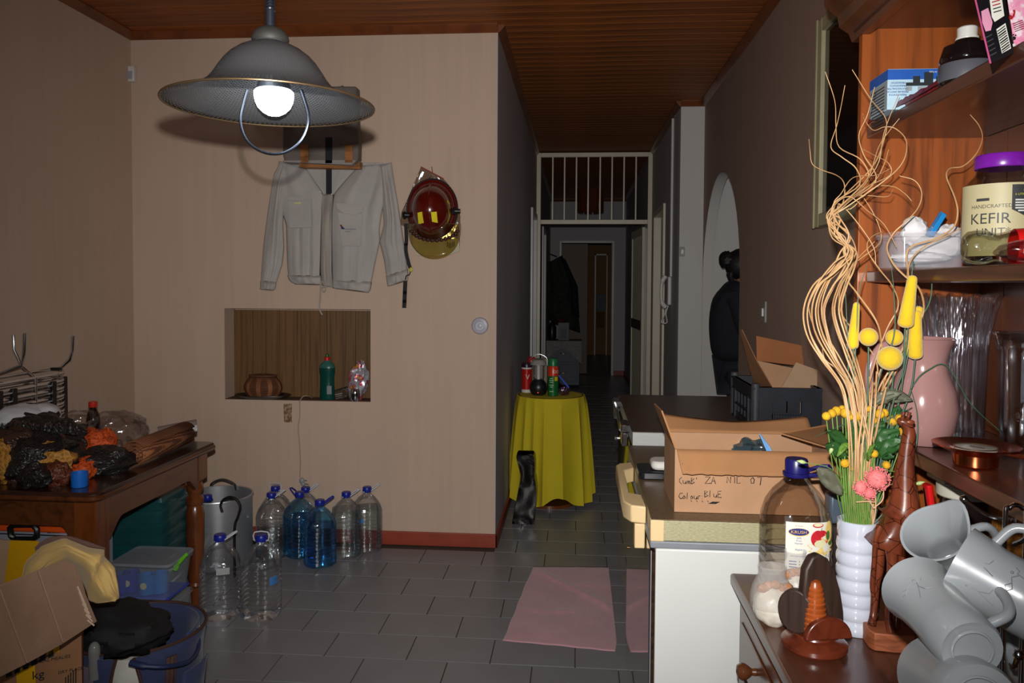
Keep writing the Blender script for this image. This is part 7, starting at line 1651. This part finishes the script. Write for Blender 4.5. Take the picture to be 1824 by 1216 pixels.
MB().box((-.001, -.016, 0), (.001, .01, .0015), TR(a+Vector((0, 0, .0337)), 0, 0, .6)).build('hand', 'rim_brass', cp2)
MB().tube(smooth_path([a+Vector((.04, -.012, .028)), a+Vector((.07, -.03, .024)), a+Vector((.11, -.05, .02)), a+Vector((.145, -.07, .016))], 4), [.005]*4+[.006]*9, 8).build('handle', 'copper', cp2)
a = Vector((.712, 1.67, zc)); pj = thing('pink_jug', 'large glazed pale pink jug behind the flowers on the hutch shelf', 'jug', a)
m, k, p = newmat('pink_glaze'); p.inputs['Base Color'].default_value = C(160, 120, 118); p.inputs['Roughness'].default_value = .15; p.inputs['Coat Weight'].default_value = .4; MATS['pink_glaze'] = m
MB().lathe([(.046, 0), (.05, .004), (.062, .03), (.068, .07), (.062, .11), (.048, .145), (.044, .17), (.052, .2), (.06, .215), (.057, .217), (.042, .19), (.038, .16), (.05, .12), (.058, .07), (.04, .02), (.0001, .012)], 44, T(*a)).build('jug_body', 'pink_glaze', pj)
MB().tube(smooth_path([a+Vector((-.05, 0, .19)), a+Vector((-.085, -.01, .2)), a+Vector((-.112, -.015, .15)), a+Vector((-.1, -.01, .08)), a+Vector((-.062, 0, .05))], 6), .009, 10).build('handle', 'pink_glaze', pj)

# ---------------- middle shelf
zs = 1.459
tx0, tx1 = at(1600, 440, 1.66).x, at(1722, 440, 1.66).x
tub = thing('plastic_tub', 'clear plastic tub of folded tissues and a blue peg on the middle hutch shelf', 'tub', ((tx0+tx1)/2, 1.7, zs)); tht = at(1650, 412, 1.66).z-zs
mb = MB(); n_ = len(rounded(0, 0, 1, 1, .1)); lv = [(-.006, 0), (0, .004), (.002, tht-.012), (.006, tht-.01), (.006, tht)]
vs = sum([[(x, y, zs+h_) for x, y in rounded(tx0-s_, 1.66-s_, tx1+s_, 1.78+s_, .022)] for s_, h_ in lv], [])
mb.add(vs, [tuple(range(n_))[::-1]]+[(j*n_+i, j*n_+(i+1) % n_, (j+1)*n_+(i+1) % n_, (j+1)*n_+i) for j in range(4) for i in range(n_)]); mb.build('tub_wall', frosted('tub_clear', C(196, 196, 206), .3, .12), tub)
M_('tissue', C(224, 222, 224), .9, .04, bump=.4, bscale=26)
for px, py, rx_, rz_, dy, sd in ((1672, 438, .052, .026, 1.72, 61), (1640, 458, .06, .012, 1.71, 62), (1690, 422, .028, .026, 1.74, 63), (1628, 412, .026, .03, 1.74, 64)):
    c = at(px, py, dy); o = MB().ball((0, 0, 0), 1, 24, 16, T(c.x, dy, max(c.z, zs+rz_+.006)) @ Matrix.Diagonal((rx_, .026, rz_, 1)), crumple(sd, .22, 3)).build('tissue', 'tissue', base=(c.x, dy, zs+.006)); tag(o, {61: 'big folded white tissue in the middle of the clear tub', 62: 'flat white tissue at the bottom of the clear tub', 63: 'torn-edged white tissue standing at the right of the blue peg', 64: 'crumpled white tissue at the left end of the clear tub'}[sd], 'tissue')
a = at(1655, 420, 1.69); b = at(1680, 380, 1.69); pg = thing('clothes_peg', 'bright blue plastic clothes peg sticking up out of the clear tub', 'peg', a)
for s_ in (-1, 1): MB().box((-.0045, -.005, 0), (.0045, .005, (b-a).length+.002*s_), frame(a, b) @ T(.0052*s_, 0, 0)).build('peg_half', M_('peg_blue', C(24, 130, 200), .35), pg, bevel=.001)
MB().tube([a+(b-a)*.35+Vector((-.006, -.006, 0)), a+(b-a)*.35+Vector((.006, -.006, 0))], .003, 8).build('spring', 'steel', pg)
# kefir jar
a = Vector((at(1784, 400, 1.53).x, 1.53, zs)); kj = thing('fermenting_jar', 'big glass jar with a purple screw lid and cream paper label on the middle shelf', 'jar', a); jh = at(1780, 300, 1.53).z-zs; kr_ = .066
MB().open().lathe([(.0001, .004), (.05, .003), (.063, .01), (kr_, .03), (kr_, jh*.72), (.06, jh*.85), (.046, jh*.93), (.043, jh)], 48, T(*a)).build('jar_glass', clear('jar_glass_m', (.86, .88, .86, 1), .1, .03, .15, 10, 1.5), kj)
MB().lathe([(.046, jh-.001), (.047, jh+.002), (.047, jh+.02), (.044, jh+.024), (.0001, jh+.0245)], 60, T(*a)).build('lid', M_('lid_violet', C(124, 30, 168), .28, .05), kj)
for i in range(60):
    pass
kl = lambda x, y, l=.0012: a+Vector(((kr_+l)*math.sin(x/kr_-.8), -(kr_+l)*math.cos(x/kr_-.8), y))
lt = at(1770, 325, 1.47).z-zs
MB().grid(lambda u, v: kl(-.06+.17*u, .02+(lt-.02)*v), 40, 6).build('label', M_('label_cream', C(196, 186, 146), .5, .03), kj)
kt = lambda s_, h_, x, y, m_='ink_black', al='CENTER', sx=1.0, l=.002: txt(s_, h_, None, m_, kj, fn=lambda v: kl(x+v.x, y+v.y, l), sx=sx, align=al)
M_('ink_charcoal', C(58, 60, 62), .5); M_('ink_yellow', C(200, 190, 60), .5); M_('ink_white', C(220, 222, 220), .5)
kt('HANDCRAFTED', .0065, .004, lt-.044, 'ink_charcoal', sx=1.0); kt('KEFIR', .019, .002, lt-.072, 'ink_charcoal', sx=1.0); kt('UNIT*', .014, .008, lt-.094, 'ink_charcoal', sx=1.0)
MB().grid(lambda u, v: kl(-.02+.022*u, lt-.031+.005*v, .002), 4, 1).build('printed_bar', 'ink_charcoal', kj)
mb = MB(); sh = [(.04, -.004), (.09, -.004), (.09, -.048), (.065, -.062), (.04, -.048)]
mb.grid(lambda u, v: kl(.036+.05*u, lt-.004-(.044+.014*(1-abs(2*u-1)))*v, .0018), 12, 2).build('shield', 'ink_charcoal', kj)
kt('MAKES', .0035, .061, lt-.016, 'ink_yellow', l=.0026); kt('6 LITRES - 6.66 QT', .0036, .061, lt-.023, 'ink_yellow', l=.0026)
for i in range(5): MB().grid(lambda u, v: kl(.041+.003*(i == 4)*1.5+(.04-.009*(i == 4))*u, lt-.03-.0048*i-.0026*v, .0026), 8, 1).build('printed_line', 'ink_white', kj)
# lying plastic bottle with red label
P0 = Vector((.668, 1.42, zs+.032)); P1 = Vector((.826, 1.388, zs+.032)); lb = thing('lying_bottle', 'clear plastic bottle with a red label lying on its side in front of the jar', 'bottle', P0)
MB().open().lathe([(.0001, .006), (.012, .002), (.02, .0), (.027, .006), (.03, .02), (.029, .035), (.024, .048), (.0245, .055), (.03, .075), (.031, .13), (.022, .16), (.012, .175)], 30, frame(P0, P1)).build('bottle_wall', clear('soft_clear', (.86, .86, .78, 1), .1, .05, .6, 30, 1.4), lb)
FL = frame(P0, P1)
MB().open().lathe([(.0312, .076), (.032, .09), (.032, .13)], 30, FL).build('label', M_('label_red', C(214, 24, 24), .4), lb)
for i in range(11):
    t = i*.003; MB().box((0, 0, 0), (.0014 if i % 3 else .0022, .0005, .017), T(P0.x+.092+t, P0.y-.0325+.018*.16, zs+.034)).build('barcode_bar', 'ink_black', lb) if 0 else None
ib = FL.inverted() @ Vector((0, 0, EYE)); ab = math.atan2(ib.y, ib.x)
bq_ = lambda u, v, l: FL @ Vector(((.032+l)*math.cos(ab+v), (.032+l)*math.sin(ab+v), .082+u))
MB().grid(lambda u, v: bq_(.042*u, -.28+.62*v, .0008), 6, 6).build('barcode_panel', 'label_white', lb)
for i in range(9): MB().grid(lambda u, v: bq_(.004+.004*i+(.0014+.0006*(i % 2))*u, -.2+.46*v, .0014), 1, 4).build('barcode_bar', 'ink_black', lb)
c = Vector((.73, 1.318, zs+.022)); pb2 = MB().ball((0, 0, 0), 1, 34, 22, T(*c) @ Matrix.Diagonal((.058, .03, .019, 1)), crumple(71, .14, 2)).build('fittings_bag', clear('bag_pinkish', (.88, .84, .85, 1), .09, .12, 1, 24, 1.35), base=(c.x, c.y, zs)); tag(pb2, 'clear plastic bag holding metal fittings at the front of the middle shelf', 'bag')
bf_ = thing('hose_fitting', 'shiny threaded metal fitting inside the clear bag on the middle shelf', 'fitting', (c.x+.03, c.y, zs))
FB = frame((c.x-.015, c.y-.005, zs+.014), (c.x+.08, c.y-.005, zs+.014)); MB().lathe([(.006, 0), (.006, .012), (.009, .013), (.009, .022), (.0075, .023), (.0075, .032), (.01, .033), (.01, .045), (.008, .046), (.008, .07)], 12, FB).build('fitting_body', 'chrome', bf_)
MB().lathe([(.0108, .034), (.0108, .0445)], 6, FB).build('nut', 'steel', bf_)

# ---------------- top shelf
zt3 = 1.791
a0 = at(1582, 123, 1.70); a1 = at(1684, 123, 1.70); bb = thing('pressure_switch_box', 'light blue and white printed carton standing upside down on the top shelf', 'box', ((a0.x+a1.x)/2, 1.75, zt3))
tz3 = a0.z; MB().box((a0.x, 1.70, zt3), (a1.x, 1.80, tz3)).build('carton', M_('carton_sky', C(180, 212, 230), .4, .1, 22), bb, bevel=.0008)
MB().box((a0.x-.0006, 1.6994, tz3-.022), (a1.x+.0004, 1.8004, tz3-.001)).build('blue_band', M_('band_blue', C(40, 92, 180), .4), bb)
M_('panel_grey', C(150, 158, 164), .5)
MB().box((a0.x-.0006, 1.702, zt3+.002), (a0.x-.0001, 1.798, tz3-.023)).build('side_text_panel', 'panel_grey', bb)
for i in range(12): MB().box((a0.x-.0012, 1.715, tz3-.034-.0065*i), (a0.x-.0007, 1.79-.004*(i % 3), tz3-.0315-.0065*i)).build('printed_line', 'ink_charcoal', bb)
UP = lambda x, zz_: Matrix.Translation((x, 1.6988, zz_)) @ Matrix.Rotation(PI, 4, 'Y') @ Matrix.Rotation(PI/2, 4, 'X')
UPR = lambda x, zz_: Matrix(((-1, 0, 0, x), (0, 0, -1, 1.6988), (0, -1, 0, zz_), (0, 0, 0, 1)))
for i, s_ in enumerate(('PRESSOSTAT', 'PRESSOSTATO', 'DRUCKSCHALTER', 'PRESSURE SWITCH', 'PRESSOSTATOS')): txt(s_, .0036, UPR(a0.x+.02, tz3-.027-.0062*i), 'logo_blue', bb)
txt('Made in Italy', .004, UPR(a1.x-.018, tz3-.006), 'ink_white', bb)
for x0, x1, z0, z1 in ((.036, .112, .036, .043), (.05, .064, .043, .056), (.072, .09, .043, .064), (.096, .108, .043, .055), (.036, .048, .026, .035), (.06, .1, .026, .035)):
    MB().box((a0.x+x0, 1.6985, zt3+z0+.012), (min(a0.x+x1, a1.x-.001), 1.6993, zt3+z1+.012)).build('pictured_switch', M_('pic_dark', C(44, 50, 54), .4) if z0 > .03 else 'panel_grey', bb)
a = Vector((at(1722, 100, 1.50).x, 1.50, zt3)); dbz = at(1718, 50, 1.5).z-zt3; db = thing('dark_bottle', 'dark squat bottle with a white screw cap on the top shelf', 'bottle', a)
MB().lathe([(.04, 0), (.045, .006), (.045, .036), (.0435, .039), (.045, .042), (.044, .05), (.039, .068), (.031, dbz*.6), (.022, dbz*.74), (.016, dbz*.83), (.0155, dbz-.022)], 34, T(*a)).build('bottle_body', M_('cola_dark', C(22, 14, 16), .1, coat=.5), db)
MB().lathe([(.018, dbz-.024), (.019, dbz-.022), (.019, dbz-.018), (.0165, dbz-.017), (.0168, dbz-.001), (.015, dbz+.001), (.0001, dbz+.0012)], 28, T(*a)).build('cap', 'white_gloss', db)
MB().lathe([(.0454, .004), (.0458, .006), (.0458, .034), (.0448, .0355)], 34, T(*a)).build('grey_label', M_('label_smoke', C(84, 86, 94), .35), db)
pk3 = thing('printed_gift_box', 'black carton with a pink edge, white panel and barcode leaning on the top shelf', 'box', (.74, 1.32, zt3))
def pq(nm, pts, mat, par, y_, th_=.0006): return MB().quadbox([at(x, y, y_) for x, y in pts], (0, th_, 0)).build(nm, mat, par)
MB().quadbox([at(x, y, 1.26) for x, y in [(1737, 0), (1734, -25), (1784, -45), (1806, 94), (1763, 114)]], (.034, .06, 0)).build('carton', M_('carton_black', C(22, 20, 24), .3), pk3)
pq('pink_edge', [(1735, -5), (1738, -5), (1766, 112.5), (1763, 113.5)], M_('edge_pink', C(190, 80, 130), .4), pk3, 1.2595)
pq('white_panel', [(1762, -8), (1783, -14), (1789, 28), (1772, 39), (1767, 30)], 'label_white', pk3, 1.2594)
for i in range(4): pq('printed_line', [(1767+i, 3+i*6), (1781+i, -1+i*6), (1781+i, 1+i*6), (1767+i, 5+i*6)], 'ink_red' if i < 2 else 'ink_charcoal', pk3, 1.2588)
pq('pink_blot', [(1748, 20), (1760, 14), (1768, 40), (1765, 54), (1756, 56), (1750, 40)], M_('blot_pink', C(220, 150, 180), .5), pk3, 1.2594)
pq('barcode_panel', [(1775, 52), (1791, 41), (1801, 86), (1785, 95)], 'label_white', pk3, 1.2594)
for i in range(10):
    t = i*4.1; pq('barcode_bar', [(1776.5+t*.245, 55+t), (1790+t*.245, 45+t), (1790.4+t*.245, 46.8+t+(i % 3)*.5), (1776.9+t*.245, 56.8+t+(i % 3)*.5)], 'ink_black', pk3, 1.2586)
for i in range(5): pq('printed_line', [(1756+i*2, 66+i*8), (1767+i*2, 60+i*8), (1767.4+i*2, 62+i*8), (1756.4+i*2, 68+i*8)], 'ink_charcoal', pk3, 1.2590)
pk4 = thing('pink_carton', 'shiny pink patterned carton beside the black one at the edge of the top shelf', 'box', (.80, 1.32, zt3))
m, k, p = newmat('pink_print'); k.l.new(k.ramp(k.noise(k.tex(), 70, 2), [(.3, C(236, 130, 170)), (.55, C(246, 170, 200)), (.62, C(250, 226, 236))]), p.inputs['Base Color']); p.inputs['Roughness'].default_value = .3; MATS['pink_print'] = m
MB().quadbox([at(x, y, 1.27) for x, y in [(1788, -45), (1870, -60), (1890, 66), (1808, 93)]], (.04, .07, 0)).build('carton', 'pink_print', pk4)
pq('bone_mark', [(1797, 30), (1800, 26), (1803, 29), (1806, 22), (1804, 18), (1808, 17), (1809, 21), (1807, 29), (1803, 34), (1799, 35)], 'ink_red', pk4, 1.2694)
for x, y, r_ in ((1806, 68, 3.2), (1801.5, 64, 1.4), (1805, 62, 1.4), (1809, 63, 1.4)): MB().ball(at(x, y, 1.2695), (r_/1080, .0004, r_/1080), 12, 6).build('paw_mark', 'ink_black', pk4)
for i in range(5): pq('printed_line', [(1804+i, 42+i*3.4), (1822+i, 35+i*3.4), (1822+i, 36.4+i*3.4), (1804+i, 43.4+i*3.4)], 'ink_maroon', pk4, 1.2694)
MB().tube([at(1811+6*math.cos(t), 76+8*math.sin(t), 1.268) for t in (.2, .7, 1.2, 1.8, 2.4, 2.9)], .002, 6).build('curved_mark', 'ink_white', pk4)
# red net under the blue box
def rn(u, v): 
    y = 1.86-.36*u; return Vector((.657+.035*v+.002*ns(u*20, v*8), y, zt3+.003+.02*math.sin(PI*min(v*1.6, 1))*(1-.4*u)+.004*ns(u*26, v*9, 3)*(v > .05)))
o = MB().grid(rn, 50, 8).build('red_net', M_('net_red', C(130, 34, 44), .45, .25, 60, bump=.5, bscale=120), base=(.68, 1.7, zt3)); tag(o, 'dark red net bag lying along the front edge of the top shelf', 'net')
